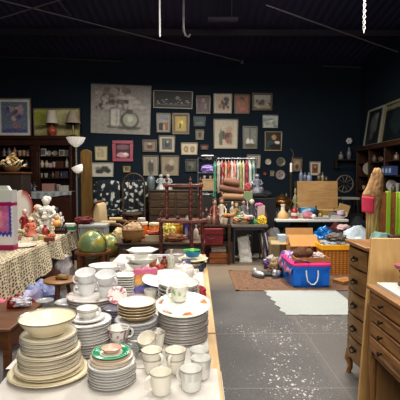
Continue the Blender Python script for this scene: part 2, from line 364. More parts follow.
# 2 panorama
bl = scatter(26, .08, .92, .2, .5, .015, .04, [(150, 146, 136), (120, 112, 104), (92, 84, 80)], 4)+[(.62, .62, .06, .12, (110, 106, 98)), (.5, .18, .5, .06, (70, 62, 56))]
picture(153, 91, 192.5, 108.5, (142, 136, 122), 1.1, None, 0, paint((14, 14, 18), bl, 5, 3), 'wide black panorama of pale figures in thin cream frame', tilt=math.radians(1.2), res=48)
people = [(66, 60, 58), (120, 92, 74), (44, 42, 46), (150, 132, 112)]
D = [
 (156.5, 113, 170.5, 132.5, (126, 116, 102), 1.2, (150, 144, 132), 1.0, paint((96, 104, 116), [(.3, .25, .35, .3, (40, 34, 34)), (.75, .35, .3, .35, (120, 82, 66)), (.5, .6, .6, .1, (142, 128, 110)), (.55, .2, .12, .25, (150, 140, 120))], 14, 5, (110, 120, 130)), 'upright street scene in cream frame left of yellow flower print'),
 (172, 113, 189.5, 134.5, (104, 92, 74), 2.2, (128, 112, 80), 1.2, paint((150, 134, 82), [(.5, .5, .3, .28, (182, 152, 66)), (.45, .35, .1, .2, (80, 92, 50)), (.6, .6, .12, .12, (206, 186, 96))], 10, 6), 'yellow flower print in wide brown-grey frame'),
 (196, 95.5, 210.5, 114, (92, 82, 66), 1.8, None, 0, paint((84, 72, 74), [(.5, .45, .25, .4, (104, 74, 88)), (.5, .8, .15, .14, (132, 108, 96)), (.7, .4, .1, .2, (112, 118, 76))], 14, 7), 'purple figure print in olive frame, left end of top row of four'),
 (193.5, 116, 205.5, 126.5, (34, 46, 52), .8, None, 0, paint((44, 62, 66), [(.5, .3, .4, .2, (70, 84, 74)), (.3, .6, .2, .2, (32, 48, 62))], 10, 8), 'small dark teal landscape right of yellow flower print'),
 (195.5, 129.5, 204, 140, (112, 104, 86), 1.1, (134, 126, 110), .8, paint((96, 84, 70), [(.5, .5, .25, .35, (54, 42, 40))], 12, 9), 'tiny upright picture in gilt frame below the teal landscape'),
 (213.5, 93.5, 232, 113.5, (136, 126, 106), .8, (166, 160, 146), 1.6, paint((150, 138, 120), scatter(16, .1, .9, .1, .8, .08, .16, people+[(96, 40, 40), (52, 76, 84)], 10), 14, 10), 'crowded figure print with broad white mat, second in top row of four'),
 (234, 94, 250, 114, (86, 70, 52), 1.3, None, 0, paint((122, 86, 68), scatter(14, .15, .85, .15, .85, .08, .2, [(146, 92, 84), (90, 60, 52), (160, 126, 104), (110, 100, 70)], 11), 12, 11), 'reddish brown figure print in narrow wood frame, third in top row of four'),
 (251.8, 93, 272.5, 110.5, (96, 86, 72), 2, None, 0, paint((130, 124, 110), scatter(14, .05, .95, .1, .6, .06, .14, [(76, 66, 60), (150, 140, 122), (98, 84, 72)], 12)+[(.5, .85, .6, .2, (142, 140, 132))], 10, 12), 'sideways townscape in brown frame, right end of top row of four'),
 (213.5, 119, 238, 149, (130, 118, 98), 1.0, (164, 158, 144), 3.0, paint((156, 146, 128), scatter(16, .2, .85, .15, .55, .07, .17, [(96, 74, 58), (64, 58, 56), (132, 80, 66), (104, 108, 84)], 13)+[(.2, .3, .1, .4, (84, 86, 66)), (.7, .7, .2, .15, (150, 122, 100))], 10, 13), 'large upright print of figures with broad white mat below top row'),
 (242.5, 126, 257.5, 149, (112, 108, 96), 1.4, None, 0, paint((112, 112, 104), [(.35, .3, .16, .16, (180, 178, 170)), (.65, .26, .15, .15, (176, 174, 166)), (.5, .7, .08, .3, (88, 88, 78)), (.5, .1, .5, .1, (84, 78, 66))], 10, 14), 'upright grey print with two white blooms'),
 (262.5, 115, 278, 128, (152, 150, 142), .8, None, 0, paint((148, 150, 146), scatter(9, .1, .9, .1, .7, .06, .2, [(96, 106, 102), (120, 124, 118), (172, 172, 166)], 15), 10, 15), 'pale grey-white unframed sketch at right of wall group'),
 (264.5, 131.5, 282, 151, (146, 132, 106), 1.1, None, 0, paint((52, 46, 40), [(.55, .72, .16, .16, (150, 120, 94)), (.75, .42, .18, .1, (184, 176, 166)), (.3, .3, .3, .25, (48, 66, 66)), (.6, .2, .35, .15, (34, 30, 30))], 10, 16), 'dark portrait of a reader in thin gold frame'),
 (142.5, 139.5, 157, 152, (94, 84, 74), 1.8, (130, 122, 110), 1.0, paint((122, 104, 92), [(.5, .4, .3, .3, (84, 60, 52)), (.5, .75, .2, .15, (160, 150, 138))], 10, 17), 'small sideways picture in grey-brown frame between pink frame and white mat print'),
 (159, 135.5, 175, 152.5, (122, 114, 98), 1.0, (162, 156, 142), 2.0, paint((84, 84, 82), [(.5, .5, .25, .3, (56, 54, 56)), (.55, .7, .12, .12, (150, 142, 130))], 14, 18), 'square grey print with white mat under the street scene'),
 (181, 142.5, 197.5, 155, (150, 140, 118), .9, None, 0, paint((172, 162, 138), [(.28, .45, .15, .27, (96, 80, 62)), (.28, .45, .11, .2, (156, 128, 102)), (.72, .45, .15, .27, (96, 82, 64)), (.72, .45, .11, .2, (150, 124, 96))], 8, 19), 'wide cream picture of two ovals'),
 (200.5, 144.5, 208.5, 150, (72, 50, 40), .8, None, 0, paint((92, 62, 50), [(.5, .5, .3, .3, (122, 86, 66))], 8, 20), 'tiny dark wooden plaque right of the two-oval picture'),
 (143, 155.5, 158.5, 176, (118, 110, 92), 1.0, (140, 132, 114), 1.3, paint((122, 116, 104), [(.5, .45, .25, .4, (72, 66, 58)), (.6, .8, .1, .1, (150, 146, 134))], 10, 21), 'upright faded print, left of the lowest pair above the settee'),
 (161, 155.5, 179, 176, (108, 98, 80), 1.2, (136, 126, 108), 1.3, paint((126, 116, 98), [(.45, .35, .35, .25, (84, 72, 60)), (.6, .7, .2, .2, (148, 138, 120))], 10, 22), 'wider faded print, right of the lowest pair above the settee'),
 (185, 159, 197.5, 172, (50, 48, 44), 1.6, None, 0, paint((66, 70, 62), [(.5, .5, .3, .3, (96, 92, 76)), (.3, .3, .2, .2, (44, 50, 50))], 10, 23), 'small dark square landscape in black frame beside the clothes rail'),
 (247, 154.5, 260.5, 168.5, (122, 120, 108), .9, (146, 142, 130), 1.4, paint((120, 110, 96), [(.5, .4, .3, .3, (84, 76, 66))], 10, 24), 'faded cream print behind right end of the clothes rail'),
 (291.5, 157.5, 302.5, 172, (88, 76, 62), 1.2, None, 0, paint((116, 102, 86), [(.5, .5, .3, .35, (140, 122, 102)), (.5, .35, .2, .2, (84, 66, 54))], 10, 25), 'brown portrait print between wall plates and white framed print'),
 (309.5, 161.5, 320.5, 175.5, (152, 146, 130), .8, (170, 164, 150), 1.6, paint((120, 92, 76), [(.5, .5, .3, .4, (96, 66, 54)), (.5, .7, .2, .15, (150, 122, 100))], 10, 26), 'small brown print in white frame above leaning tan board'),
 (112.5, 140.5, 133, 161.5, (158, 82, 96), 3.4, (40, 28, 34), .5, paint((70, 44, 52), [(.5, .2, .5, .2, (168, 130, 134)), (.7, .28, .2, .12, (196, 176, 172)), (.5, .8, .5, .2, (112, 82, 90))], 8, 27), 'picture in wide dusty pink frame'),
 (95, 146, 107.5, 160.5, (128, 122, 102), .7, None, 0, paint((164, 154, 128), scatter(8, .2, .8, .2, .85, .05, .2, [(146, 134, 110)], 28), 6, 28), 'plain pale document frame left of pink frame'),
 (92, 162.5, 113.5, 177, (150, 146, 136), .7, None, 0, paint((160, 156, 146), [(.35, .4, .2, .2, (56, 56, 54)), (.6, .55, .22, .22, (66, 66, 62)), (.75, .4, .15, .15, (58, 58, 56)), (.25, .6, .15, .1, (110, 108, 102))], 10, 29), 'white sheet with black brush drawing below pale document'),
 (123, 166, 130.5, 172.5, (140, 122, 84), 1.2, (160, 150, 130), .6, paint((70, 58, 50), [(.5, .5, .3, .3, (112, 92, 70))], 8, 30), 'tiny gilt picture below the pink frame'),
]
for d in D: picture(*d)
# wall plates and medallions
def wallplate(px, py, r, cols, label, sy=1):
    p = ow(px, py, .02); R = r/400*p.y
    t = T('wall_plate', label, 'plate', p, WROT, 'plates and medallions on the back wall')
    f = lambda i, rr, a, z: mixc(cols[0] if rr > R*.72 else cols[1], cols[2], .9 if rr < R*.5 and math.sin(a*3+rr*30) > -.2 else 0)
    q = MB(); q.lathe([(R*.6, .015), (R, -.012), (R*.97, -.018), (R*.72, -.004), (R*.45, -.002), (R*.2, -.002), (0, -.002)], (0, 0, 0), 24, colfn=f, M=rx(-pi/2) @ Matrix.Scale(-1, 4, (0, 0, 1)) if 0 else rx(pi/2) @ Matrix.Scale(-1, 4, (0, 0, 1)))
    o = q.build('plate', vc(.35), t); o.scale = (1, 1, sy); return t
wallplate(268, 161.8, 3.6, ((26, 24, 30), (172, 164, 150), (190, 182, 172)), 'small oval white medallion with black rim on back wall')
wallplate(280.8, 161.8, 4.6, ((138, 134, 116), (110, 108, 92), (84, 92, 76)), 'green-grey wall plate, upper of two beside the tall candlestick')
wallplate(280.3, 174.8, 4.9, ((150, 138, 132), (156, 150, 142), (146, 104, 104)), 'pinkish wall plate, lower of two beside the tall candlestick')
wallplate(264.5, 173.5, 2.0, ((110, 52, 46), (128, 62, 56), (150, 80, 72)), 'tiny red wall medallion')
picture(270.2, 170.8, 274, 176.2, (148, 140, 116), .7, None, 0, paint((84, 80, 70), [(.5, .5, .3, .3, (132, 122, 100))], 6, 31), 'tiny pale framed picture between red medallion and pinkish plate', res=10)
# ================================================================== CHINA TABLES
ZT = .756
TOPW = wood((176, 140, 92), (214, 184, 136), 'y', .5)
def trestle(name, x0, x1, y0, y1, z, label, topm, legm, cat='table', th=.03, group=None):
    cx, cy = (x0+x1)/2, (y0+y1)/2; t = T(name, label, cat, (cx, cy, 0), 0, group)
    q = MB(); q.box(x0-cx, x1-cx, y0-cy, y1-cy, z-th, z); q.build('tabletop', topm, t, bevel=.004)
    for sx in (x0-cx+.06, x1-cx-.06):
        for sy in (y0-cy+.08, y1-cy-.08):
            q = MB(); q.tube([(sx, sy, 0), (sx, sy, z-th)], .016, 10); q.build('leg', legm, t)
    q = MB(); q.box(x0-cx+.05, x1-cx-.05, y0-cy+.07, y0-cy+.09, z-th-.06, z-th); q.build('apron', legm, t); q = MB(); q.box(x0-cx+.05, x1-cx-.05, y1-cy-.09, y1-cy-.07, z-th-.06, z-th); q.build('apron', legm, t)
    return t
LEGM = pm((92, 92, 96), .4, .6)
trestle('trestle_table', -.80, .108, 1.05, 2.14, .75, 'front china table with bare tan edge along the aisle', TOPW, LEGM)
trestle('trestle_table', -.85, .108, 2.16, 4.42, .75, 'rear china table, running back toward the red-brown plant stand', TOPW, LEGM)
def cloth_top(name, x0, x1, y0, y1, z, dl, dr, df, label, m, seed=1, cut=None):
    q = MB()
    def fn(u, v):
        W_ = x1-x0; s = u*(W_+dl+dr)-dl
        y = y0+(y1-y0)*v; n = noise.noise(Vector((s*5, y*5, seed)))
        if s < 0: return (x0-.008-.02*abs(n), y, z+s)
        if s > W_: return (x1+.004, y, z-(s-W_))
        return (x0+s, y, z+.0015+max(0, n)*.0015)
    q.grid(fn, 40, 40); o = q.build(name, m); return tag(o, label, 'tablecloth')
CLOTH = pm((196, 191, 184), .85, 0, .05, 6, bumpy=.1)
cloth_top('tablecloth', -.80, .108, 1.05, 1.735, .7515, .35, .012, 0, 'white tablecloth under the mugs and the cream platter', CLOTH, 1)
cloth_top('tablecloth', -.85, .062, 1.74, 4.42, .7515, .3, 0, 0, 'long white tablecloth under the rear china stacks, leaving tan edge bare', CLOTH, 2)
# ---- ware builders (mesh kinds are shared, every piece is its own object)
def plate_mb(R, h=.02, th=.0062, base=(222, 218, 208), rim=None, deco=None, sy=1, n=2, seg=44, well=.62):
    rb = R*well*.9; h = min(h, .0155) if R < .15 else h*.8; th = max(th, .0085)
    prof = [(rb*.92, .0), (rb, .0), (rb*1.04, .003), (R*.86, h*.6), (R*.97, h-th*.8), (R, h-th*.3), (R*.992, h), (R*.965, h-.0005), (R*.93, h*.82+th*.4), (R*.87, h*.6+th), (R*.8, h*.48+th*1.05), (R*.7, h*.3+th*1.1), (R*max(well, .56)*1.02, th*1.3), (R*well*.9, th), (R*.3, th), (0, th)]
    def cf(i, r, a, z):
        c = base
        if rim and 6 <= i <= 7: c = mixc(base, rim, .5)
        elif 2 <= i <= 4: c = mixc(base, (150, 142, 134), .25)
        if deco and i >= 8:
            d = deco(r/R, a)
            if d: c = d
        return c
    q = MB(); q.lathe(prof, (0, 0, 0), seg, 1, sy, cf, n=n); return q
def bowl_mb(R, H, rb=.5, base=(222, 218, 208), rim=None, inner=None, sy=1, seg=44, pw=1.6, n=2):
    prof = [(R*rb*.9, 0), (R*rb, 0), (R*rb, H*.06)]
    for k in range(1, 8):
        t = k/7; prof.append((R*(rb+(1-rb)*t**(1/pw)), H*(.06+.94*t)))
    m = len(prof)
    prof += [(R*.985, H+.002), (R*.965, H)]
    for k in range(6, -1, -1):
        t = k/7; prof.append((R*(rb+(.96-rb)*t**(1/pw))-.002, H*(.10+.9*t)))
    prof.append((0, H*.1))
    cf = lambda i, r, a, z: (rim if rim and m-1 <= i <= m+1 else (inner if inner and i > m+1 else base))
    q = MB(); q.lathe(prof, (0, 0, 0), seg, 1, sy, cf, n=n); return q
def flowers(cols, f0, f1, k, seed=0, dens=.35):
    def d(f, a):
        if f0 < f < f1:
            s = noise.noise(Vector((math.cos(a)*k, math.sin(a)*k, seed+f*2)))
            if s > dens: return cols[int(abs(s*37)) % len(cols)]
        return None
    return d
VW = vc(.2)
def stack(cx, cy, z, spec, what, where, group, jit=.003):
    """spec: (count, mesh builder, step, kind, label noun), bottom to top; every piece a top-level object of its own"""
    pieces = []; total = sum(s[0] for s in spec)
    R = random.Random(int(cx*1000)+int(cy*777))
    idx = 0
    for (n, mb, step, kind, noun) in spec:
        first = None
        for k in range(n):
            loc = (cx+R.uniform(-jit, jit), cy+R.uniform(-jit, jit), z)
            pos = total-1-idx
            lab = '%s, %s in %s' % (noun, ordinal(pos, total) if total > 1 else 'alone', where)
            if first is None:
                o = first = mb.build(kind, VW, None, loc, R.uniform(0, 6) if 'square' not in noun and 'oval' not in noun and 'platter' not in noun and 'hexagon' not in noun else 0); tag(o, lab, kind.split('_')[-1], group)
            else:
                o = first.copy(); COL.objects.link(o); o.location = loc; o['label'] = lab
                if 'square' not in noun and 'oval' not in noun and 'platter' not in noun and 'hexagon' not in noun: o.rotation_euler.z = R.uniform(0, 6)
            z += step; idx += 1
    return z
CREAM = (226, 214, 184)
LINE = (96, 88, 82)
# A: cream stack
A = oz(50, 374, ZT)
z = stack(A.x, A.y, ZT, [
 (1, plate_mb(.172, .026, .0068, CREAM, (150, 138, 118), sy=.86), .016, 'platter', 'large cream oval platter'),
 (1, plate_mb(.142, .024, .0068, CREAM, (160, 148, 126), sy=.9), .019, 'platter', 'smaller cream oval platter'),
 (1, plate_mb(.143, .022, .0068, CREAM, (128, 118, 106)), .015, 'plate', 'wide cream plate'),
 (4, plate_mb(.130, .021, .0066, (224, 214, 190), LINE), .0172, 'plate', 'cream dinner plate with thin dark rim'),
 (4, plate_mb(.117, .021, .0066, (226, 217, 194), (70, 72, 88)), .0158, 'plate', 'cream luncheon plate with thin blue-grey rim')],
 'cream', 'cream bowl stack', 'cream china stack')
b = bowl_mb(.122, .066, .58, CREAM, (112, 104, 96), sy=1, inner=(232, 222, 196), pw=1.25).build('serving_bowl', VW, None, (A.x-.004, A.y, z+.006))
tag(b, 'big cream serving bowl on top of the tall cream plate stack', 'bowl')
# B: saucer stack with green saucer
B = oz(112, 381, ZT)
z = stack(B.x, B.y, ZT, [
 (7, plate_mb(.099, .018, .0062, (210, 207, 202), (84, 80, 80)), .0118, 'saucer', 'white saucer with dark rim'),
 (2, plate_mb(.088, .020, .0062, (214, 204, 186), (150, 128, 110)), .011, 'saucer', 'cream saucer with tan rim'),
 (1, plate_mb(.080, .019, .0062, (216, 176, 160), (150, 120, 104)), .010, 'saucer', 'pinkish saucer'),
 (1, plate_mb(.078, .019, .0062, (30, 128, 88), (214, 206, 190), lambda f, a: (216, 208, 194) if f < .62 else (30, 130, 90)), .010, 'saucer', 'green-rimmed saucer')],
 'saucers', 'saucer stack', 'saucer stack')
b = bowl_mb(.044, .017, .6, (222, 196, 178), (190, 150, 130), inner=(226, 176, 158), sy=.85).build('dish', VW, None, (B.x, B.y, z+.001))
tag(b, 'small pink oval dish on the green-rimmed saucer', 'dish')
# cups
def cup(name, label, R, H, loc, ang, base=(224, 221, 216), rim=None, deco=None, rb=.6, group=None, pw=1.3, hs=1, cat='cup', tiltm=None, inner=None):
    t = T(name, label, cat, loc, ang, group)
    prof = [(R*rb*.85, 0), (R*rb, 0), (R*rb*1.02, H*.05)]
    for k in range(1, 10):
        u = k/9; prof.append((R*(rb+(1-rb)*u**(1/pw)), H*(.05+.95*u)))
    m = len(prof); prof += [(R*.975, H+.001), (R*.945, H-.001)]
    for k in range(7, -1, -1):
        u = k/8; prof.append((max(.005, R*(rb+(.945-rb)*u**(1/pw))-.001), H*(.09+.91*u)))
    prof.append((0, H*.085))
    cf = lambda i, r, a, z: (rim if rim and m-1 <= i <= m else ((inner or base) if i > m else ((deco and deco(z/H, a)) or base)))
    q = MB(); q.lathe(prof, (0, 0, 0), 36, colfn=cf); q.build('cup_body', VW, t)
    pts = []
    for k in range(9):
        s = k/8; an = -1.25+2.5*s
        pts.append((R*.93+H*.33*math.cos(an)*hs-.004-.1*R*(1-s), 0, H*.5+H*.34*math.sin(an)))
    pts[0] = (R*(rb+(1-rb)*.16**(1/pw))-.002, 0, H*.18); pts[-1] = (R*.985-.003, 0, H*.86)
    q = MB(); q.tube(pts, .0064, 8); q.build('handle', pm(rim if rim and 0 else base, .22, 0, .02), t)
    if tiltm is not None: t.rotation_euler = tiltm if isinstance(tiltm, tuple) else (Matrix.Rotation(tiltm, 3, 'X') @ Matrix.Rotation(ang, 3, 'Z')).to_euler()
    return t
GM = 'mugs at the front of the china table'
MW = (226, 221, 208); MR = (150, 142, 128)
def mug(px, py, R, H, ang, label, z=ZT, base=MW, rim=MR, rb=.78, deco=None):
    p = oz(px, py, z+H); return cup('mug', label, R, H, (p.x, p.y, z), math.radians(ang), base, rim, deco, rb, GM, 1.1, cat='mug')
streak = lambda z, a: (200, 200, 197) if (z > .55 and noise.noise(Vector((math.cos(a)*9, math.sin(a)*9, 2))) > .1) else None
mug(161, 371.5, .0455, .082, 200, 'cream mug with thin rim, lowest and nearest in the mug group')
mug(191, 368, .0465, .083, 150, 'white mug with grey streaks, front right of the mug group', deco=streak, base=(222, 221, 216))
mug(201, 357.5, .0445, .082, 60, 'white mug just behind the grey-streaked mug', base=(220, 219, 214), rim=(176, 172, 164), deco=streak)
p = oz(152, 349.5, ZT+.098); p2 = oz(175.5, 349.5, ZT+.098)
for (q_, w_, an) in ((p, 'left', -35), (p2, 'right', -115)):
    cup('mug', 'cream cup carrying another cup, lower one of the %s nested pair' % w_, .0425, .062, (q_.x, q_.y, ZT), math.radians(100), MW, MR, None, .7, GM, 1.1, cat='mug')
    cup('mug', 'cream cup with thin grey rim, upper one of the %s nested pair' % w_, .0475, .062, (q_.x, q_.y, ZT+.036), math.radians(an), MW, (128, 120, 110), None, .72, GM, 1.2, cat='mug')
mug(199.5, 349, .0435, .085, 120, 'white cup farthest right in back row of mugs', base=(218, 217, 212), rim=(190, 186, 178))
p = oz(157, 329, ZT+.085); cup('mug', 'cream cup under the tilted cup, behind the nested pairs', .045, .075, (p.x, p.y, ZT), 2.6, MW, MR, None, .7, GM, 1.2, cat='mug')
p = oz(150, 341, ZT+.07); cup('mug', 'tilted cream cup leaning behind the left nested pair', .046, .062, (p.x-.004, p.y+.02, ZT+.036), 0, MW, MR, None, .66, GM, 1.3, cat='mug', tiltm=(math.radians(14), math.radians(-24), .6))
# C: white plates with teacup
C_ = oz(84, 350, ZT)
z = stack(C_.x+.02, C_.y, ZT, [
 (4, plate_mb(.112, .02, .0062, (206, 203, 200), (58, 56, 62)), .0147, 'plate', 'white plate with dark rim'),
 (1, plate_mb(.120, .02, .0062, (214, 211, 204), (150, 144, 138)), .011, 'plate', 'wider white plate'),
 (6, plate_mb(.114, .02, .0062, (218, 216, 211), (112, 106, 104)), .014, 'plate', 'white plate with grey rim'),
 (1, plate_mb(.082, .017, .0062, (222, 219, 214), (140, 134, 128)), .008, 'saucer', 'white saucer')],
 'white', 'teacup-topped stack', 'white plate stack')
cup('teacup', 'white grey-banded teacup on saucer atop the white plate stack', .053, .05, (C_.x+.02, C_.y, z), math.radians(20), (224, 222, 218), (132, 122, 116), lambda z, a: (150, 138, 134) if .74 < z < .84 else None, .5, 'teacups', 1.7)
# D: rose cups
rose = lambda s: (lambda z, a: ((146, 66, 84) if noise.noise(Vector((math.cos(a)*4.2, math.sin(a)*4.2, z*2.2+s))) > .22 else ((110, 130, 104) if noise.noise(Vector((math.cos(a)*5+9, math.sin(a)*5, z*3+s))) > .38 else None)) if .2 < z < .9 else None)
D_ = oz(119, 352, ZT)
cup('teacup', 'rose-patterned teacup, lower of the two stacked behind the saucer stack', .05, .056, (D_.x+.004, D_.y, ZT), math.radians(-20), (222, 218, 214), (150, 90, 96), rose(1), .62, 'teacups', 1.4)
cup('teacup', 'rose-patterned teacup, upper of the two stacked behind the saucer stack', .057, .064, (D_.x, D_.y, ZT+.058), math.radians(15), (224, 221, 216), (120, 84, 84), rose(4), .58, 'teacups', 1.6)
p = oz(131, 359, ZT); t = bowl_mb(.038, .05, .6, (206, 208, 206), (176, 178, 178)).build('glass_bowl', pm((214, 218, 216), .06, 0, .02, 4, .7), None, (p.x, p.y+.02, ZT)); tag(t, 'small clear glass bowl right of saucer stack', 'bowl')
# E: gold rimmed bowls on dark plates
E_ = oz(137, 340, ZT)
z = stack(E_.x, E_.y, ZT, [
 (8, plate_mb(.113, .02, .0062, (204, 202, 202), (48, 50, 62)), .0145, 'plate', 'white plate with dark blue-grey rim'),
 (5, bowl_mb(.098, .033, .55, (178, 150, 108), (206, 190, 160), (228, 222, 218)), .0138, 'bowl', 'shallow white bowl with gold-brown outside')],
 'gold', 'gold-bowl stack', 'gold-rimmed bowl stack')
# F: floral plate pile
Fp = oz(183, 337, ZT)
fdeco = lambda f, a: ((196, 104, 44) if any(abs(((a-t+pi) % (2*pi))-pi) < .17 and .66 < f < .92 for t in (.5, 2.2, 5.3)) else ((158, 60, 74) if any(abs(((a-t+pi) % (2*pi))-pi) < .12 and .7 < f < .9 for t in (3.3, 4.3)) else ((96, 138, 92) if any(abs(((a-t+pi) % (2*pi))-pi) < .26 and .7 < f < .9 for t in (.5, 2.2, 3.3, 4.3, 5.3)) else None)))
z = stack(Fp.x, Fp.y, ZT, [
 (9, plate_mb(.134, .021, .0064, (200, 194, 188), (84, 78, 78)), .015, 'plate', 'white plate with grey rim'),
 ], 'x', 'fruit-plate pile', 'right plate pile')
o = plate_mb(.146, .022, .0066, (224, 226, 212), (160, 186, 166), fdeco, well=.5, seg=72).build('plate', VW, None, (Fp.x, Fp.y+.01, z+.028), -.3)
o.rotation_euler = (Matrix.Rotation(.17, 3, 'X') @ Matrix.Rotation(-.3, 3, 'Z')).to_euler()
tag(o, 'fruit-and-flower painted plate with green rim, topping the right-hand pile', 'plate')
cup('egg_cup', 'white footed cup with green sprig on the fruit-painted plate', .052, .082, (Fp.x-.022, Fp.y+.06, z+.046), math.radians(170), (228, 226, 218), None, lambda z, a: (150, 176, 92) if noise.noise(Vector((math.cos(a)*3, math.sin(a)*3, z*3+5))) > .33 and .35 < z < .8 else None, .72, None, 1.0)
# G: big tureens behind
G_ = oz(178, 301, ZT)
z = stack(G_.x+.004, G_.y, ZT, [
 (3, bowl_mb(.142, .055, .5, (170, 164, 158), (200, 196, 190), (206, 202, 196)), .025, 'bowl', 'deep white serving bowl'),
 (1, bowl_mb(.158, .06, .5, (216, 214, 208), (186, 182, 174), (224, 221, 215), sy=.86), .03, 'bowl', 'largest white serving bowl')],
 'bowls', 'bowl stack behind fruit-painted plate', 'white serving bowls')
p = oz(172, 270, ZT)
o = plate_mb(.17, .03, .006, (220, 218, 212), (196, 192, 186), sy=.75, seg=50).build('platter', VW, None, (p.x+.0, G_.y+.16, ZT+.10)); o.rotation_euler = (math.radians(15), 0, 0)
tag(o, 'white oval platter leaning up behind the largest serving bowl', 'platter')
# H: floral dinner plates with nested cups
H_ = oz(93.5, 311, ZT)
rdec = flowers([(170, 96, 112), (150, 74, 92), (120, 132, 110)], .66, .95, 4.2, 3, .12)
z = stack(H_.x, H_.y, ZT, [
 (5, plate_mb(.158, .022, .0066, (204, 198, 194), (112, 96, 96)), .0179, 'plate', 'white plate with dull rim'),
 (1, plate_mb(.166, .022, .0066, (222, 218, 212), (150, 100, 108), rdec, seg=72), .014, 'plate', 'rose-bordered dinner plate')],
 'x', 'rose-bordered stack', 'rose-bordered plate stack')
zt = z-.006
for (px, w_, dy, n_) in ((86.5, 'left', .03, 2), (106.5, 'right', -.02, 2)):
    pp = oy(px, 285, H_.y+dy)
    for k in range(n_):
        cup('teacup', 'white cup on rose-bordered plates, %s of %s pair' % (('lower', 'upper')[k], w_), .064-.004*(1-k), .08, (pp.x, pp.y, zt+.074*k), math.radians(200 if w_ == 'left' else -20), (226, 226, 226), (190, 186, 186), None, .62, 'white cups on the rose-bordered plates', 1.5, tiltm=(.0, .30)[k] or None)
for (px, dy, w_) in ((90, .17, 'left'), (108.5, .17, 'right')):
    pp = oy(px, 285, H_.y+dy)
    cup('teacup', 'white cup standing behind the %s pair of white cups' % w_, .058, .086, (pp.x, pp.y, ZT+.10), 1.5, (222, 222, 222), (190, 186, 186), None, .6, 'white cups on the rose-bordered plates', 1.5)
pp = oy(99, 285, H_.y+.26)
stack(pp.x, pp.y-.07, ZT, [(7, plate_mb(.105, .02, .0062, (196, 192, 188), (130, 120, 116), sy=1), .0152, 'plate', 'plain white plate')], 'x', 'low stack behind cups', 'low plate stack')
for (px, py, Yd, w_) in ((82, 268, .32, 'leftmost'), (99, 262, .40, 'rearmost'), (112, 264, .36, 'rightmost')):
    pp = oy(px, py, H_.y+Yd); cup('teacup', '%s of three white cups at the back of cup group' % w_, .06, .07, (pp.x, pp.y, ZT+.003), 2.2, (222, 222, 222), (190, 186, 186), None, .6, 'white cups on the rose-bordered plates', 1.5)
pp = oy(116.5, 300, H_.y-.02)
o = plate_mb(.06, .016, .004, (222, 214, 208), (170, 120, 126), flowers([(180, 100, 116)], .3, 1, 4, 8, .1)).build('saucer', VW, None, (pp.x+.02, pp.y-.08, zt+.03)); o.rotation_euler = (math.radians(50), 0, .2)
tag(o, 'rose saucer propped against the right pair of white cups', 'saucer')
# I: oval tureen stack
I_ = oz(107, 281, ZT)
z = stack(I_.x, I_.y, ZT, [
 (6, plate_mb(.12, .022, .0066, (200, 196, 190), (150, 142, 134), sy=.8), .014, 'dish', 'white oval dish'),
 (1, bowl_mb(.148, .05, .6, (218, 215, 208), (196, 190, 180), (224, 221, 214), sy=.75), .05, 'dish', 'big white oval serving dish')],
 'x', 'oval stack before globes', 'white oval dishes')
p = oy(121, 256, I_.y-.02); cup('creamer', 'small white creamer with grey flowers on the oval serving dish', .035, .05, (p.x, p.y, z-.04), -.2, (206, 202, 206), (150, 146, 156), flowers and (lambda z, a: (120, 112, 136) if noise.noise(Vector((math.cos(a)*4, math.sin(a)*4, z*3))) > .25 else None), .7)
# J: square dishes
J_ = oz(124.5, 294, ZT)
stack(J_.x, J_.y+.03, ZT, [(8, plate_mb(.072, .02, .0066, (224, 221, 214), (196, 190, 182), n=7, well=.7), .0175, 'dish', 'white square dish')], 'x', 'square stack by gift bag', 'white square dishes')
# K: patterned gift bag
K_ = oz(145, 293, ZT)
t = T('gift_bag', 'pink, orange and blue patterned paper bag between plate stacks', 'bag', (K_.x, K_.y+.05, ZT), .1)
bg = paint((168, 110, 140), [(.5, .95, .9, .3, (188, 96, 128)), (.5, .56, .30, .24, (204, 140, 60)), (.3, .45, .2, .14, (214, 170, 110)), (.7, .2, .5, .2, (82, 96, 158)), (.2, .15, .3, .14, (112, 104, 164)), (.85, .5, .15, .2, (176, 156, 190))], 22, 41, warp=.08)
q = MB()
def bagp(u, v):
    a = u*2*pi; ca, sa = math.cos(a), math.sin(a); s = (abs(ca)**6+abs(sa)**6)**(-1/6); k = 1-.08*v+.03*noise.noise(Vector((ca*3, sa*3, v*4)))
    return (.095*ca*s*k, .055*sa*s*(k-.4*v*v), .17*v)
q.grid(bagp, 48, 16, lambda u, v: bg((u*2) % 1, v)); q.build('bag_body', vc(.5), t)
q = MB(); q.grid(lambda u, v: (.085*(2*u-1), .028*(2*v-1), .168+.012*math.sin(u*9)*math.sin(v*5)), 16, 8, lambda u, v: (196, 104, 134)); q.build('tissue', vc(.7), t)
# L: hexagonal dishes
for k, (px, py, r, w_) in enumerate(((138, 262.5, 11, 'lowest'), (142, 257, 16.5, 'middle'), (142.5, 250, 16.5, 'highest'))):
    Y = 3.55+.0*k; p = oy(px, py, Y); R = r/400*Y
    o = bowl_mb(R, .05 if k < 2 else .035, .55, (216, 216, 210), (196, 194, 188), (222, 220, 212), n=2, seg=6 if k == 2 else 44, pw=1.3).build('dish', VW, None, (p.x, p.y, p.z-.052 if k < 2 else p.z-.03), .2)
    tag(o, '%s of three white dishes stacked behind the gift bag' % w_, 'dish', 'white stacked dishes behind the gift bag')
pb = oy(139, 262, 3.55); zb = pb.z-.055
t = T('cake_stand', 'white pedestal holding the three stacked white dishes', 'stand', (pb.x, pb.y, ZT)); q = MB(); q.lathe([(.07, 0), (.07, .006), (.025, .02), (.02, max(.03, zb-ZT-.02)), (.06, zb-ZT-.004), (.06, zb-ZT)], (0, 0, 0), 24); q.build('pedestal', CH(), t)
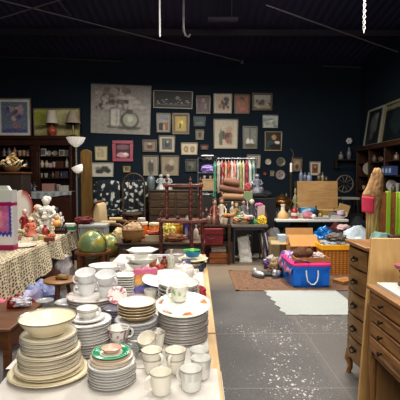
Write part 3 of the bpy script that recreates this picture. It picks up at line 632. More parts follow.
# M: candy jar and small glass things
def jar(px, py, R, H, label, c, lidc=None, Z=None, z=ZT, cat='jar', fill=None, base=None):
    p = base or oz(px, py, z); t = T('jar', label, cat, (p.x, p.y, p.z if base else z))
    q = MB(); q.lathe([(R*.85, 0), (R, H*.05), (R, H*.72), (R*.8, H*.86), (R*.8, H), (R*.74, H), (R*.74, H*.86), (R*.93, H*.7), (R*.93, H*.07), (0, H*.06)], (0, 0, 0), 22); q.build('jar_body', c, t)
    if fill: q = MB(); q.lathe([(R*.9, H*.08), (R*.91, H*.6), (0, H*.64)], (0, 0, 0), 18); q.build('contents', fill, t)
    if lidc: q = MB(); q.lathe([(R*.84, H*.9), (R*.88, H*.92), (R*.88, H*1.08), (R*.6, H*1.1), (0, H*1.1)], (0, 0, 0), 22); q.build('lid', lidc, t)
    return t
jar(156, 281, .055, .085, 'clear glass jar with red and grey contents left of the sugar bowl', glass(), None, fill=pm((150, 110, 100), .6, 0, .6, 60))
jar(168, 277, .05, .07, 'small glass jar of orange contents behind the serving bowls', glass(), None, fill=pm((168, 96, 66), .6, 0, .6, 60))
# N: sugar bowl
N_ = oz(184, 281, ZT); t = T('sugar_bowl', 'white sugar bowl with red-flowered lid behind the leaning oval platter', 'bowl', (N_.x, N_.y, ZT))
q = MB(); q.lathe([(.05, 0), (.055, .004), (.085, .05), (.088, .09), (.078, .115), (.07, .12), (.0, .12)], (0, 0, 0), 30); q.build('bowl_body', CH(), t)
q = MB(); q.lathe([(.076, .118), (.07, .13), (.035, .143), (.012, .147), (.014, .158), (.0, .164)], (0, 0, 0), 40, colfn=lambda i, r, a, z: (168, 74, 66) if i in (2, 3) and noise.noise(Vector((math.cos(a)*4, math.sin(a)*4, 0))) > -.1 else (224, 218, 212)); q.build('lid', VW, t)
for s in (-1, 1): q = MB(); q.tube([(s*.084, 0, .05), (s*.112, 0, .07), (s*.108, 0, .09), (s*.084, 0, .095)], .006, 8); q.build('handle', CH(), t)
# O: cream cake plate with green and blue bowls
O_ = oz(193, 266, ZT)
stack(O_.x, O_.y, ZT, [(2, bowl_mb(.12, .04, .5, (206, 196, 172), (214, 206, 184), None), .03, 'dish', 'cream bowl'), (1, plate_mb(.146, .016, .006, (222, 212, 184), (196, 184, 156), well=.75), .012, 'plate', 'cream cake plate')], 'x', 'cream pile under green dish', 'cream cake plates')
o = bowl_mb(.082, .055, .62, (38, 122, 166), (46, 140, 180), (60, 150, 110), sy=.75).build('bowl', VW, None, (O_.x-.003, O_.y, ZT+.088)); tag(o, 'blue plastic bowl on the cream cake plate', 'bowl')
o = bowl_mb(.084, .026, .7, (84, 168, 84), (104, 184, 92), (88, 172, 84), sy=.76).build('bowl', VW, None, (O_.x-.012, O_.y+.004, ZT+.13)); tag(o, 'green plastic dish nested in the blue bowl', 'bowl')
for k, (px, py) in enumerate(((203.5, 271), (206, 267))):
    p = oz(px, py, ZT); cup('cup', 'small navy cup at the aisle edge, %s of two' % ('nearer', 'farther')[k], .03, .04, (p.x-.02, p.y, ZT), 1+k, (40, 52, 76), (60, 70, 92), None, .7, 'navy cups')
# Q: red napkin bundle
q = MB(); q.ball((0, 0, .02), (.045, .06, .04), 16, 10, amp=.5, fr=2.2, seed=4); p = oz(199, 295, ZT)
tag(q.build('napkin', pm((140, 34, 44), .8, 0, .3, 12, bumpy=.4), None, (p.x+.01, p.y, ZT+.005)), 'crumpled red napkin at the aisle edge beside serving bowls', 'napkin')
# small bowls and odds at the back of the table
for k, (px, py, R, H, c, lab) in enumerate((
    (163, 263, .06, .07, (196, 196, 200), 'patterned grey bowl near the plant stand, left of blue-banded bowl'),
    (178, 262, .062, .08, (190, 192, 202), 'blue-banded white bowl left of the green dish'),
    (170, 269, .05, .05, (176, 120, 84), 'terracotta bowl before the plant stand'),
    (160, 271, .045, .05, (182, 84, 62), 'small red-orange bowl left of the terracotta bowl'))):
    p = oz(px, py, ZT); o = bowl_mb(R, H, .55, c, (150, 150, 170) if k < 2 else None, (212, 206, 200) if k < 2 else None).build('bowl', VW, None, (p.x, p.y, ZT)); tag(o, lab, 'bowl')

# grey plates at the left rim of the china table
p = oz(57, 318, ZT)
stack(p.x-.0+.03, p.y+.1, ZT, [(5, plate_mb(.075, .016, .006, (176, 176, 174), (90, 88, 90)), .014, 'saucer', 'grey-white saucer')], 'x', 'low stack at left table rim', 'grey saucers at the table rim')
p = oz(101, 330, ZT)
stack(p.x+.05, p.y+.13, ZT, [(6, plate_mb(.07, .016, .006, (120, 116, 128), (60, 58, 74)), .014, 'saucer', 'blue-grey saucer')], 'x', 'low stack between the plate towers', 'blue-grey saucers')
p = oz(131, 356, ZT)
stack(p.x+.012, p.y+.09, ZT, [(4, plate_mb(.05, .014, .006, (206, 204, 200), (120, 116, 116)), .013, 'saucer', 'small white saucer')], 'x', 'low stack by glass bowl', 'small white saucers')
for k, (px, py, R, c, lab) in enumerate(((127, 306, .05, (176, 160, 170), 'pinkish cup behind gold-bowl stack'), (150, 300, .05, (210, 206, 200), 'white cup right of gold-bowl stack, behind'), (112, 318, .045, (190, 140, 70), 'gold cup between rose-bordered and gold-bowl stacks'))):
    p = oz(px, py, ZT); cup('cup', lab, R, .06, (p.x, p.y+.05, ZT), 1.0+k, c, None, None, .65)
# ================================================================== LEFT SIDE AND MIDDLE
MAHOG = wood((38, 18, 12), (74, 38, 24), 'z', .4); MAHOGX = wood((38, 18, 12), (74, 38, 24), 'x', .4)
DARKW = wood((46, 28, 20), (84, 54, 36), 'x', .45)
REDW = wood((76, 38, 34), (120, 68, 60), 'z', .35); REDWX_LIT = wood((100, 58, 50), (150, 98, 86), 'x', .35)  # plant stand shelves paler than its posts: caught light put into the colour
OAK = wood((104, 70, 38), (150, 108, 62), 'z', .45); OAKX = wood((104, 70, 38), (150, 108, 62), 'x', .45)
BRN = wood((78, 46, 26), (120, 76, 44), 'x', .4)
def lump(mb, c, r, amp=.35, fr=2.2, seed=1, colfn=None, seg=22, rings=14, flat=None): return mb.ball(c, r, seg, rings, amp=amp, fr=fr, seed=seed, colfn=colfn, flat=flat)
# ---- bookcase against the back wall
BY = 10.75; ZB = 2.72
x0 = oy(-14, 180, BY).x; xa = oy(31, 180, BY).x; xb = oy(40, 180, BY).x; x1 = oy(72, 180, BY).x; cx = (x0+x1)/2
bt = T('bookcase', 'tall dark mahogany bookcase with two open bays against back wall', 'bookcase', (cx, BY, 0))
q = MB(); q.box(x0-cx-.05, x1-cx+.05, -.06, .34, ZB-.1, ZB); q.box(x0-cx-.02, x1-cx+.02, -.03, .34, ZB-.26, ZB-.1); q.build('cornice', MAHOGX, bt, bevel=.012)
for (a, b) in ((x0-.0, x0+.06), (xa, xb), (x1-.07, x1)):
    q = MB(); q.box(a-cx, b-cx, 0, .33, 0, ZB-.26)
    if b-a > .1: q.box(a-cx+.05, b-cx-.05, -.02, 0, 1.3, ZB-.36); q.box(a-cx-.01, b-cx+.01, -.03, .0, ZB-.4, ZB-.26)
    q.build('upright', MAHOG, bt, bevel=.006)
q = MB(); q.box(x0-cx, x1-cx, .3, .33, 0, ZB-.2); q.build('back_panel', pm((40, 22, 16), .6), bt)
SH = [2.19, 1.885, 1.61, 1.25]
for (a, b) in ((x0+.06, xa), (xb, x1-.07)):
    for zz in SH:
        q = MB(); q.box(a-cx, b-cx, .01, .3, zz-.03, zz); q.build('shelf', MAHOGX, bt)
q = MB(); q.box(x0-cx, x1-cx, 0, .3, .0, 1.2); q.build('lower_cupboard', MAHOGX, bt)
CHN = CH((176, 168, 158))
def small(kind, px, z, Y, H, R, c, label, cat=None, group=None, rough=.3, Mx=None, dz=0):
    """small ornaments, each a thing of one mesh: vase, jug, bottle, box, figurine, cup, plate"""
    p = oy(px, 180, Y); q = MB()
    if kind == 'vase': q.lathe([(R*.55, 0), (R*.6, H*.03), (R, H*.4), (R*.8, H*.65), (R*.4, H*.82), (R*.5, H), (R*.42, H), (R*.3, H*.8), (0, H*.7)], (0, 0, 0), 18)
    elif kind == 'bottle': q.lathe([(R*.9, 0), (R, H*.04), (R, H*.55), (R*.8, H*.66), (R*.32, H*.76), (R*.3, H*.93), (R*.38, H*.94), (R*.38, H), (0, H)], (0, 0, 0), 16)
    elif kind == 'cup': q.lathe([(R*.6, 0), (R*.7, H*.1), (R, H*.9), (R, H), (R*.9, H), (R*.6, H*.2), (0, H*.15)], (0, 0, 0), 18)
    elif kind == 'plate': q.lathe([(R*.5, .015), (R, 0), (R*.97, -.008), (R*.6, .004), (0, .004)], (0, 0, R), 24, M=rx(pi/2-.15) @ Matrix.Scale(-1, 4, (0, 0, 1)))
    elif kind == 'box': q.box(-R, R, -R*.6, R*.6, 0, H)
    elif kind == 'frame':
        M = rx(-.15); q.box(-R, R, -.01, .01, 0, H, M=M); q.box(-R*.7, R*.7, -.014, -.009, H*.15, H*.85, m=1, M=M)
    elif kind == 'figurine':
        q.lathe([(R, 0), (R*1.02, H*.04), (R*.75, H*.2), (R*.5, H*.42), (R*.62, H*.6), (R*.55, H*.7), (R*.25, H*.76), (R*.2, H*.78)], (0, 0, 0), 16)
        q.ball((0, 0, H*.87), (R*.42, R*.42, H*.13), 12, 8)
        for s in (-1, 1): q.tube([(s*R*.55, 0, H*.68), (s*R*.85, -R*.2, H*.5), (s*R*.4, -R*.6, H*.42)], R*.16, 6)
    elif kind == 'books':
        x = -R; k = 0; RR = random.Random(int(px*7))
    o = q.build({'vase': 'vase', 'bottle': 'bottle', 'cup': 'cup', 'plate': 'plate', 'box': 'box', 'frame': 'photo_frame', 'figurine': 'figurine'}[kind],
                [pm(c, rough), pm((86, 82, 80), .5)] if kind == 'frame' else pm(c, rough, bumpy=.2 if kind == 'figurine' else 0), None, (p.x, p.y, z+dz), 0, bevel=.003 if kind == 'box' else 0)
    return tag(o, label, cat or {'photo_frame': 'picture frame'}.get(o.name.split('.')[0], o.name.split('.')[0].replace('_', ' ')), group)
yb = BY+.12; g = 'ornaments on the bookcase shelves'; R2 = 'right bay of the mahogany bookcase'
for a in [
 ('frame', 43.5, 2.19, .21, .085, (168, 164, 156), 'white framed photo at left end of top shelf, right bay'),
 ('plate', 49.5, 2.19, .15, .075, (140, 134, 124), 'first pale plate after white framed photo on top shelf'),
 ('plate', 55.5, 2.19, .15, .075, (128, 114, 98), 'second, browner plate on top shelf of right bay'),
 ('frame', 62, 2.19, .17, .07, (150, 146, 138), 'small light frame right of middle on top shelf'),
 ('frame', 66.7, 2.19, .16, .055, (132, 126, 116), 'narrow light frame at right end of top shelf'),
 ('vase', 42.5, 1.885, .19, .06, (172, 162, 142), 'cream vase at left end of second shelf'),
 ('vase', 47, 1.885, .18, .065, (164, 150, 132), 'cream vase second on second shelf'),
 ('box', 51, 1.885, .12, .05, (176, 150, 150), 'pinkish box on second shelf'),
 ('cup', 54.5, 1.885, .15, .05, (176, 160, 162), 'pink-white jug beside pinkish box on second shelf'),
 ('box', 60.5, 1.885, .17, .10, (78, 52, 34), 'brown wooden box on second shelf'),
 ('bottle', 67.3, 1.885, .26, .045, (166, 160, 150), 'tall white bottle at right end of second shelf'),
 ('cup', 38.8+2.5, 1.61, .12, .05, (134, 138, 124), 'first greenish cup on third shelf'),
 ('cup', 46, 1.61, .12, .06, (146, 144, 128), 'second greenish cup on third shelf'),
 ('vase', 53, 1.61, .16, .05, (92, 78, 74), 'dark vase on third shelf'),
 ('box', 57.5, 1.61, .17, .05, (88, 62, 54), 'dark box on third shelf'),
 ('bottle', 61.5, 1.61, .18, .04, (70, 76, 88), 'blue-black bottle on third shelf'),
 ('box', 66, 1.61, .17, .07, (60, 66, 78), 'slate box at right end of third shelf'),
 ('box', 49, 1.25, .2, .16, (164, 128, 118), 'wide pinkish box on bottom shelf'),
 ('cup', 58, 1.25, .18, .06, (150, 140, 130), 'pale jug on bottom shelf'),
 ('box', 64.5, 1.25, .15, .13, (174, 168, 160), 'white box at right end of bottom shelf'),
 ('figurine', 5, 2.19, .2, .055, (120, 112, 108), 'grey figurine far left on top shelf of left bay'),
 ('vase', 10, 2.19, .22, .06, (112, 104, 112), 'grey-purple vase on top shelf of left bay'),
 ('figurine', 15.5, 2.19, .24, .06, (154, 122, 96), 'tan figurine on top shelf of left bay'),
 ('cup', 20.5, 2.19, .15, .06, (164, 138, 112), 'first tan jug right of tan figurine'),
 ('cup', 24.5, 2.19, .15, .06, (158, 130, 106), 'second tan jug right of tan figurine'),
 ('figurine', 28.5, 2.19, .17, .05, (150, 130, 112), 'small tan figurine at right end of left bay'),
 ('bottle', 27, 1.885, .2, .045, (96, 86, 74), 'dark bottle on second shelf of left bay'),
]: small(a[0], a[1], a[2], yb, a[3], a[4], a[5], a[6], group=g)
# pictures and lamps on top of the bookcase
def onshelf(x0p, x1p, y0p, y1p, Y, z): a = oy(x0p, y1p, Y); b = oy(x1p, y0p, Y); return (Vector(((a.x+b.x)/2, Y, z+(b.z-a.z)/2)), b.x-a.x, b.z-a.z, 0)
fl = scatter(26, .25, .78, .42, .85, .05, .11, [(140, 116, 136), (112, 96, 128), (160, 138, 146), (82, 78, 110), (148, 130, 122), (96, 104, 92)], 51)+[(.55, .22, .16, .18, (128, 106, 112)), (.5, .05, .6, .08, (84, 84, 118))]
picture(-2, 98, 31, 136.5, (118, 106, 94), 1.2, (168, 166, 162), 2.6, paint((98, 108, 122), fl, 16, 50, warp=.4), 'purple flower still life in white frame standing on bookcase', place=onshelf(-2, 31, 98, 136.5, 11.0, ZB+.003), group='pictures standing on cabinets', res=36)
picture(34, 109.5, 80, 138, (120, 108, 82), 1.2, None, 0, paint((132, 126, 84), [(.2, .7, .25, .3, (128, 132, 66)), (.75, .75, .3, .25, (150, 146, 110)), (.5, .3, .6, .12, (92, 84, 60)), (.4, .15, .4, .12, (146, 136, 102))], 12, 52, (148, 146, 116)), 'green-yellow landscape standing behind two lamps on bookcase', place=onshelf(34, 80, 109.5, 138, 11.02, ZB+.003), group='pictures standing on cabinets', res=36)
def tablelamp(px, z, Y, shade, base, H, label):
    p = oy(px, 130, Y); t = T('table_lamp', label, 'lamp', (p.x, p.y, z))
    kind, r0, r1, zs0, zs1, sc = shade
    q = MB(); q.lathe([(r0, zs0), (r1, zs1), (r1-.006, zs1), (r0-.006, zs0)], (0, 0, 0), 32 if kind == 'round' else 48); q.build('lamp_shade', pm(sc, .8), t)
    if base == 'ball':
        q = MB(); q.lathe([(.07, 0), (.08, .015), (.06, .03), (.11, .08), (.13, .14), (.11, .20), (.05, .25), (.035, .27)], (0, 0, 0), 26); q.build('lamp_base', pm((158, 84, 68), .3), t)
    else:
        q = MB(); q.lathe([(.08, 0), (.085, .02), (.03, .04), (.022, .1), (.032, .2), (.02, .3), (.015, .36)], (0, 0, 0), 22); q.build('lamp_base', pm((122, 110, 84), .35, .5), t)
    q = MB(); q.tube([(0, 0, .25), (0, 0, zs1-.02)], .01, 8); q.tube([(0, 0, zs1-.03), (r1-.01, 0, zs1-.01)], .004, 6); q.build('stem', pm((130, 116, 80), .4, .6), t)
tablelamp(52, ZB, 10.82, ('round', .165, .115, .33, .66, (196, 188, 174)), 'ball', .6, 'lamp with white bell shade and terracotta ball base on bookcase')
tablelamp(73, ZB, 10.8, ('round', .21, .095, .33, .66, (164, 150, 132)), 'rod', .6, 'lamp with pleated tan shade and slim brass base on bookcase end')
# ---- sideboard with grey cloth
SY = 9.55; a = oy(24, 190, SY); b = oy(71, 190, SY)
t = T('sideboard', 'dark sideboard in front of the bookcase under a grey cloth', 'sideboard', ((a.x+b.x)/2, SY+.25, 0)); w_ = (b.x-a.x)/2
q = MB(); q.box(-w_, w_, -.25, .25, .1, 1.27); q.build('carcass', MAHOGX, t, bevel=.01)
for sx in (-w_+.05, w_-.05):
    for sy in (-.2, .2): q = MB(); q.tube([(sx, sy, 0), (sx, sy, .1)], .03, 8); q.build('foot', MAHOG, t)
for sx in (-w_/2, w_/2): q = MB(); q.box(sx-w_*.45, sx+w_*.45, -.262, -.25, .15, 1.0); q.build('door', MAHOG, t)
q = MB(); q.grid(lambda u, v: ((a.x+b.x)/2-w_-.02+(2*w_+.04)*u, SY+.45-.45*min(1, v*1.6) - (.03+.012*math.sin(u*40) if v > .625 else 0), 1.278-(max(0, v-.625)*(.34+.12*math.sin(u*5)))), 60, 16)
tag(q.build('cloth', pm((132, 136, 138), .9, bumpy=.2)), 'grey-white cloth draped over the dark sideboard', 'cloth')
small('figurine', 34, 1.285, 9.75, .22, .07, (52, 48, 54), 'dark figurine on the grey cloth, left end', group='ornaments on the sideboard')
small('vase', 29, 1.285, 9.7, .26, .08, (88, 96, 120), 'blue-grey vase on the grey cloth, left of dark figurine', group='ornaments on the sideboard')
# ---- brown cabinet, far left, with dried arrangement
KY = 7.3; a = oy(-10, 180, KY); b = oy(22, 180, KY); zc = oy(0, 172, KY).z
t = T('cabinet', 'plain brown cabinet at left edge behind the leopard table', 'cabinet', ((a.x+b.x)/2, KY+.2, 0)); w_ = (b.x-a.x)/2
q = MB(); q.box(-w_, w_, -.2, .2, .08, zc-.03); q.build('carcass', wood((36, 25, 20), (56, 40, 32), 'z', .6), t, bevel=.006)
q = MB(); q.box(-w_-.02, w_+.02, -.22, .22, zc-.03, zc); q.build('top_board', BRN, t, bevel=.006)
q = MB(); q.box(-w_+.02, w_-.02, -.19, .19, 0, .08); q.build('plinth', DARKW, t)
p = oy(12, 172, KY+.16); t = T('dried_arrangement', 'gold and cream dried flower arrangement on the brown cabinet', 'flowers', (p.x, p.y, zc))
q = MB(); q.lathe([(.07, 0), (.13, .04), (.16, .1), (.15, .1), (.1, .04), (0, .03)], (0, 0, 0), 20); q.build('basket', pm((120, 96, 62), .7, bumpy=.4), t)
R = random.Random(5)
for k in range(26):
    an = R.uniform(0, 2*pi); rr = R.uniform(.02, .24); hh = .32-rr*.75+R.uniform(-.03, .03); q = MB()
    q.tube([(0, 0, .05), (rr*.5*math.cos(an), rr*.35*math.sin(an), hh*.6), (rr*math.cos(an), rr*.6*math.sin(an), hh)], .004, 5)
    c = (rr*math.cos(an), rr*.6*math.sin(an), hh)
    for j in range(5):
        d = 2*pi*j/5+k; q.ball((c[0]+.02*math.cos(d), c[1]+.012*math.sin(d), c[2]+.016*math.sin(d*1.3)), (.02, .012, .016), 7, 5)
    q.build('dried_bloom', pm(R.choice([(186, 164, 122), (164, 136, 88), (196, 182, 152), (148, 120, 78)]), .7), t)
# ---- torchiere
LP_ = oy(77.5, 235, 6.6); px_ = LP_.x
t = T('floor_lamp', 'floor lamp with white upward bowl and smaller reading shade', 'lamp', (px_, 6.6, 0))
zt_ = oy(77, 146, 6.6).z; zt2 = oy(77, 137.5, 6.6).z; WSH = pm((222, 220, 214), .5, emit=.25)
q = MB(); q.lathe([(.14, 0), (.145, .02), (.04, .035), (.015, .06)], (0, 0, 0), 28); q.build('base', pm((110, 104, 96), .4, .6), t)
q = MB(); q.tube([(0, 0, .05), (0, 0, zt_)], .016, 12); q.build('pole', pm((124, 116, 104), .35, .6), t)
H = zt2-zt_
q = MB(); q.lathe([(.02, zt_-.02), (.06, zt_+.005), (.115, zt_+H*.4), (.155, zt_+H), (.148, zt_+H), (.1, zt_+H*.4), (.03, zt_+.02), (0, zt_+.02)], (0, 0, 0), 32); q.build('lamp_shade', WSH, t, label='large white bowl shade at the top')
p = oy(78, 169, 6.6); M = tr(p.x-px_, 0, p.z) @ ry(math.radians(-22))
q = MB(); q.lathe([(.02, -.07), (.055, -.055), (.085, 0), (.095, .05), (.088, .05), (.075, 0), (.04, -.045), (0, -.05)], (0, 0, 0), 26, M=M); q.build('reading_shade', WSH, t, label='small white shade halfway down the pole')
q = MB(); q.tube([(0, 0, p.z-.16), (.03, -.0, p.z-.13), (p.x-px_+.02, 0, p.z-.07)], .009, 8); q.build('arm', pm((124, 116, 104), .35, .6), t)
# ---- golden board behind the lamp
a = oy(81.5, 206, 7.4); b = oy(92.5, 206, 7.4); zz = oy(86, 149.5, 7.4).z; w_ = (b.x-a.x)/2
q = MB(); n = 14; q.prism([(-w_, 0), (w_, 0), (w_, zz-.06)]+[(w_*math.cos(k/n*pi)*1.0, zz-.06+.06*math.sin(k/n*pi)) for k in range(1, n)]+[(-w_, zz-.06)], -.02, .02)
tag(q.build('board', wood((78, 54, 16), (118, 88, 34), 'z', .5), None, ((a.x+b.x)/2, 7.4, 0), bevel=.004), 'tall golden-brown board with rounded top standing behind floor lamp', 'board')
# ---- floral settee
def floralmat():
    m, nt, b = new_mat('floral_fabric'); v = coords(nt); vo = nt.nodes.new('ShaderNodeTexVoronoi'); vo.feature = 'SMOOTH_F1'; vo.inputs['Scale'].default_value = 10
    d = nt.nodes.new('ShaderNodeMix'); d.data_type = 'VECTOR'; d.inputs[0].default_value = .12; L(nt, v, d.inputs[4]); L(nt, ntex(nt, v, 9, 3).outputs['Color'], d.inputs[5]); L(nt, d.outputs[1], vo.inputs['Vector'])
    big = ntex(nt, v, 2.6, 2)
    add = nt.nodes.new('ShaderNodeMath'); add.operation = 'ADD'; L(nt, vo.outputs['Distance'], add.inputs[0])
    mu = nt.nodes.new('ShaderNodeMath'); mu.operation = 'MULTIPLY'; mu.inputs[1].default_value = .35; L(nt, big.outputs[0], mu.inputs[0]); L(nt, mu.outputs[0], add.inputs[1])
    c = ramp(nt, add.outputs[0], [(.0, lin((172, 170, 164))), (.48, lin((170, 170, 164))), (.53, lin((66, 86, 88))), (.58, lin((22, 26, 32)))])
    L(nt, c, b.inputs['Base Color']); b.inputs['Roughness'].default_value = .9; return m
FLOR = floralmat()
SY = 9.3; a = oy(90, 200, SY); b = oy(147, 200, SY); cxs = (a.x+b.x)/2; w_ = (b.x-a.x)/2
t = T('settee', 'settee in black and white flower fabric below the pictures', 'sofa', (cxs, SY+.35, 0)); zs = oy(120, 180, SY).z
def pillowbox(x0, x1, y0, y1, z0, z1, puff=.04):
    q = MB(); n = 14
    for (fu) in range(1):
        q.lathe([(0, -1), (.7, -.98), (.93, -.85), (1, -.5), (1, .5), (.93, .85), (.7, .98), (0, 1)], (0, 0, 0), 40, n=7, M=Matrix.Identity(4))
    q.v = [((x0+x1)/2+p[0]*(x1-x0)/2, (y0+y1)/2+p[1]*(y1-y0)/2, (z0+z1)/2+p[2]*(z1-z0)/2) for p in q.v]; q.c = [(1, 1, 1)]*len(q.v); return q
for s in (-1, 1): pillowbox(s*w_*.5-w_*.48, s*w_*.5+w_*.48, -.12, .12, .72, zs).build('back_cushion', FLOR, t)
for s in (-1, 1): pillowbox(s*w_*.5-w_*.48, s*w_*.5+w_*.48, -.5, .1, .70, .86).build('seat_cushion', FLOR, t)
q = MB(); q.box(-w_, w_, -.52, .14, .6, .7); q.build('seat_frame', DARKW, t)
q = MB(); q.box(-w_, w_, .1, .16, .7, zs-.1); q.build('back_frame', DARKW, t)
for sx in (-w_+.05, w_-.05):
    for sy in (-.45, .1): q = MB(); q.tube([(sx, sy, 0), (sx, sy, .62)], [.02, .035], 10); q.build('leg', DARKW, t)
q = MB(); q.ball((0, 0, 0), (.13, .11, .06), 16, 9, amp=.4, fr=2.5, seed=3); p = oy(112, 179, SY)
# ---- wicker hoop-backed chair before the settee
CY_ = 8.75; p = oy(132, 178, CY_); t = T('wicker_chair', 'dark wicker chair with rounded hoop back before the flower settee', 'chair', (p.x, CY_, 0)); zt = oy(132, 173.5, CY_).z; Rw = 11/400*CY_
WK = wood((40, 29, 20), (76, 58, 40), 'z', .6)
arc = [(Rw*math.cos(k/16*pi), .22, zt-Rw+Rw*math.sin(k/16*pi)) for k in range(17)]
q = MB(); q.tube([(Rw, .22, .1)]+arc+[(-Rw, .22, .1)], .022, 8); q.build('hoop_back', WK, t)
q = MB()
for k in (-1, 0, 1): q.tube([(k*Rw/2.2, .22, .9), (k*Rw/2.0, .22, zt-Rw+math.sqrt(max(0, Rw*Rw-(k*Rw/2)**2)))], .007, 6)
q.build('back_spindles', WK, t)
q = MB(); q.lathe([(0, .78), (.2, .78), (.23, .8), (.23, .83), (.2, .85), (0, .85)], (0, 0, 0), 28); q.build('seat', pm((66, 50, 40), .7, bumpy=.4), t)
for k in range(4):
    an = pi/4+k*pi/2; q = MB(); q.tube([(.2*math.cos(an), .2*math.sin(an), .79), (.23*math.cos(an), .23*math.sin(an), 0)], .017, 8); q.build('leg', WK, t)
# ---- long brown chest behind plant stand
SY = 9.0; a = oy(149, 200, SY); b = oy(202, 200, SY); z1 = oy(170, 190, SY).z; t = T('chest', 'long low brown wooden chest behind the plant stand', 'chest', ((a.x+b.x)/2, SY+.22, 0)); w_ = (b.x-a.x)/2
q = MB(); q.box(-w_, w_, -.22, .22, .12, z1-.03); q.build('carcass', wood((44, 31, 20), (72, 53, 33), 'x', .45), t, bevel=.008)
q = MB(); q.box(-w_-.02, w_+.02, -.24, .24, z1-.03, z1); q.build('top_board', wood((54, 39, 25), (84, 62, 40), 'x', .4), t, bevel=.006)
for s in (-1, 1):
    for k in range(3):
        zz = z1-.07-.17*k; d = MB(); d.box(s*w_*.5-w_*.46, s*w_*.5+w_*.46, -.24, -.22, zz-.15, zz); d = d.build('drawer', wood((48, 34, 21), (80, 58, 36), 'x', .4), t, bevel=.006)
        q = MB(); q.lathe([(0, 0), (.014, 0), (.016, .01), (0, .016)], (s*w_*.5, -.255, zz-.075), 12, M=rx(pi/2)); q.build('knob', pm((120, 96, 56), .35, .7), d)
for sx in (-w_+.06, w_-.06):
    for sy in (-.16, .16): q = MB(); q.tube([(sx, sy, 0), (sx, sy, .12)], .03, 8); q.build('foot', DARKW, t)
small('bottle', 151, z1, SY+.2, .44, .1, (84, 92, 92), 'tall pale grey-green vase on the long brown chest', cat='vase')
small('figurine', 161, z1, SY+.15, .36, .12, (136, 138, 136), 'white sculpture at left on long brown chest behind plant stand top')
small('figurine', 168, z1, SY+.15, .36, .11, (146, 146, 144), 'white sculpture seen through the plant stand top')
# ---- tan armchair
CY_ = 6.55; p = oy(112, 230, CY_); t = T('armchair', 'small armchair with cream upholstered back and curved wooden arm', 'chair', (p.x, CY_, 0))
UPH = pm((166, 146, 112), .9, 0, .12, 20)
zt = oy(101, 202, CY_).z; xl = oy(97, 202, CY_).x-p.x
q = MB(); prof = [(xl, .48), (xl-.03, .8), (xl-.02, 1.05), (xl+.02, zt-.03), (xl+.06, zt), (xl+.10, zt-.05), (xl+.12, .95), (xl+.12, .7), (xl+.16, .48)]
q.prism(prof, -.24, .24); q.build('backrest', UPH, t, bevel=.03, sharp=60)
q = MB(); pr2 = [(xl-.03, .45), (xl-.055, .8), (xl-.045, 1.05), (xl+.01, zt+.0), (xl+.05, zt+.03), (xl+.06, zt+.0), (xl+.02, zt-.03), (xl-.02, 1.05), (xl-.03, .8), (xl, .45)]
q.prism(pr2, -.27, .27); q.build('back_frame', BRN, t, bevel=.01, sharp=60)
pillowbox(xl+.12, xl+.56, -.25, .25, .42, .56).build('seat', UPH, t)
for s in (-1, 1):
    q = MB(); q.tube([(xl+.08, s*.26, .86), (xl+.25, s*.28, .88), (xl+.42, s*.28, .86), (xl+.5, s*.27, .8), (xl+.48, s*.27, .7), (xl+.42, s*.26, .5)], [.02, .024, .026, .024, .02, .022], 10); q.build('armrest', BRN, t)
    q = MB(); q.tube([(xl+.14, s*.28, .9), (xl+.36, s*.28, .9)], .03, 10); q.build('arm_pad', UPH, t)
for (sx, sy) in ((xl+.03, -.22), (xl+.03, .22), (xl+.52, -.22), (xl+.52, .22)): q = MB(); q.tube([(sx, sy, .45), (sx, sy, .2), (sx, sy, 0)], [.026, .022, .015], 8); q.build('leg', BRN, t)
q = MB(); q.box(xl, xl+.56, -.25, .25, .34, .43); q.build('seat_rail', BRN, t, bevel=.008)
q = MB(); lump(q, (0, 0, .12), (.15, .14, .13), .3, 2.5, 8, flat=-.1); tag(q.build('cushion', pm((190, 172, 132), .9, bumpy=.3), None, (p.x+xl+.40, CY_-.04, .545)), 'cream cushion lying on the small armchair seat', 'cushion')
# ---- globes
def globe(px, py, Y, R, label, seed):
    p = oy(px, py, Y); t = T('globe', label, 'globe', (p.x, Y, 0))
    def cf(d):
        n = noise.noise(d*1.6+Vector((seed, 2, 5)))+.4*noise.noise(d*4+Vector((seed, 1, 1)))
        if n > .22: return (150, 140, 66)
        if n > .05: return (140, 142, 78)
        return mixc((96, 118, 90), (116, 130, 88), .5+.5*noise.noise(d*3))
    q = MB(); q.ball((0, 0, p.z), R, 48, 30, colfn=cf); q.build('globe_ball', vc(.28), t)
    q = MB(); q.tube([((R+.012)*math.cos(a_)*.94, (R+.012)*math.cos(a_)*-.34, p.z+(R+.012)*math.sin(a_)) for a_ in [(-90+180*k/20)*pi/180 for k in range(21)]], .007, 6); q.build('meridian', pm((112, 96, 52), .4, .6), t)
    q = MB(); zr = p.z-R*.42
    q.lathe([(R*1.0, zr-.03), (R*1.22, zr-.03), (R*1.25, zr-.015), (R*1.22, zr), (R*.98, zr), (R*.96, zr-.015)], (0, 0, 0), 40); q.build('horizon_ring', wood((84, 50, 26), (128, 82, 46), 'x', .35), t)
    for k in range(4):
        an = pi/4+k*pi/2+.1; q = MB(); c, s = math.cos(an)*R*1.12, math.sin(an)*R*1.12
        q.lathe([(.016, 0), (.022, .05), (.026, .2), (.02, .24), (.03, .27), (.02, .3), (.026, zr*.6), (.024, zr-.05), (.03, zr-.03)], (c, s, 0), 12); q.build('leg', BRN, t)
    q = MB(); q.box(-R*.8, R*.8, -.015, .015, .16, .19, M=rz(pi/4)); q.box(-R*.8, R*.8, -.015, .015, .16, .19, M=rz(-pi/4)); q.build('stretcher', BRN, t)
globe(93, 244.5, 4.8, .172, 'large green-yellow globe in wooden floor stand', 1.3)
globe(109, 245, 5.6, .155, 'smaller green globe half hidden behind the large globe', 4.1)
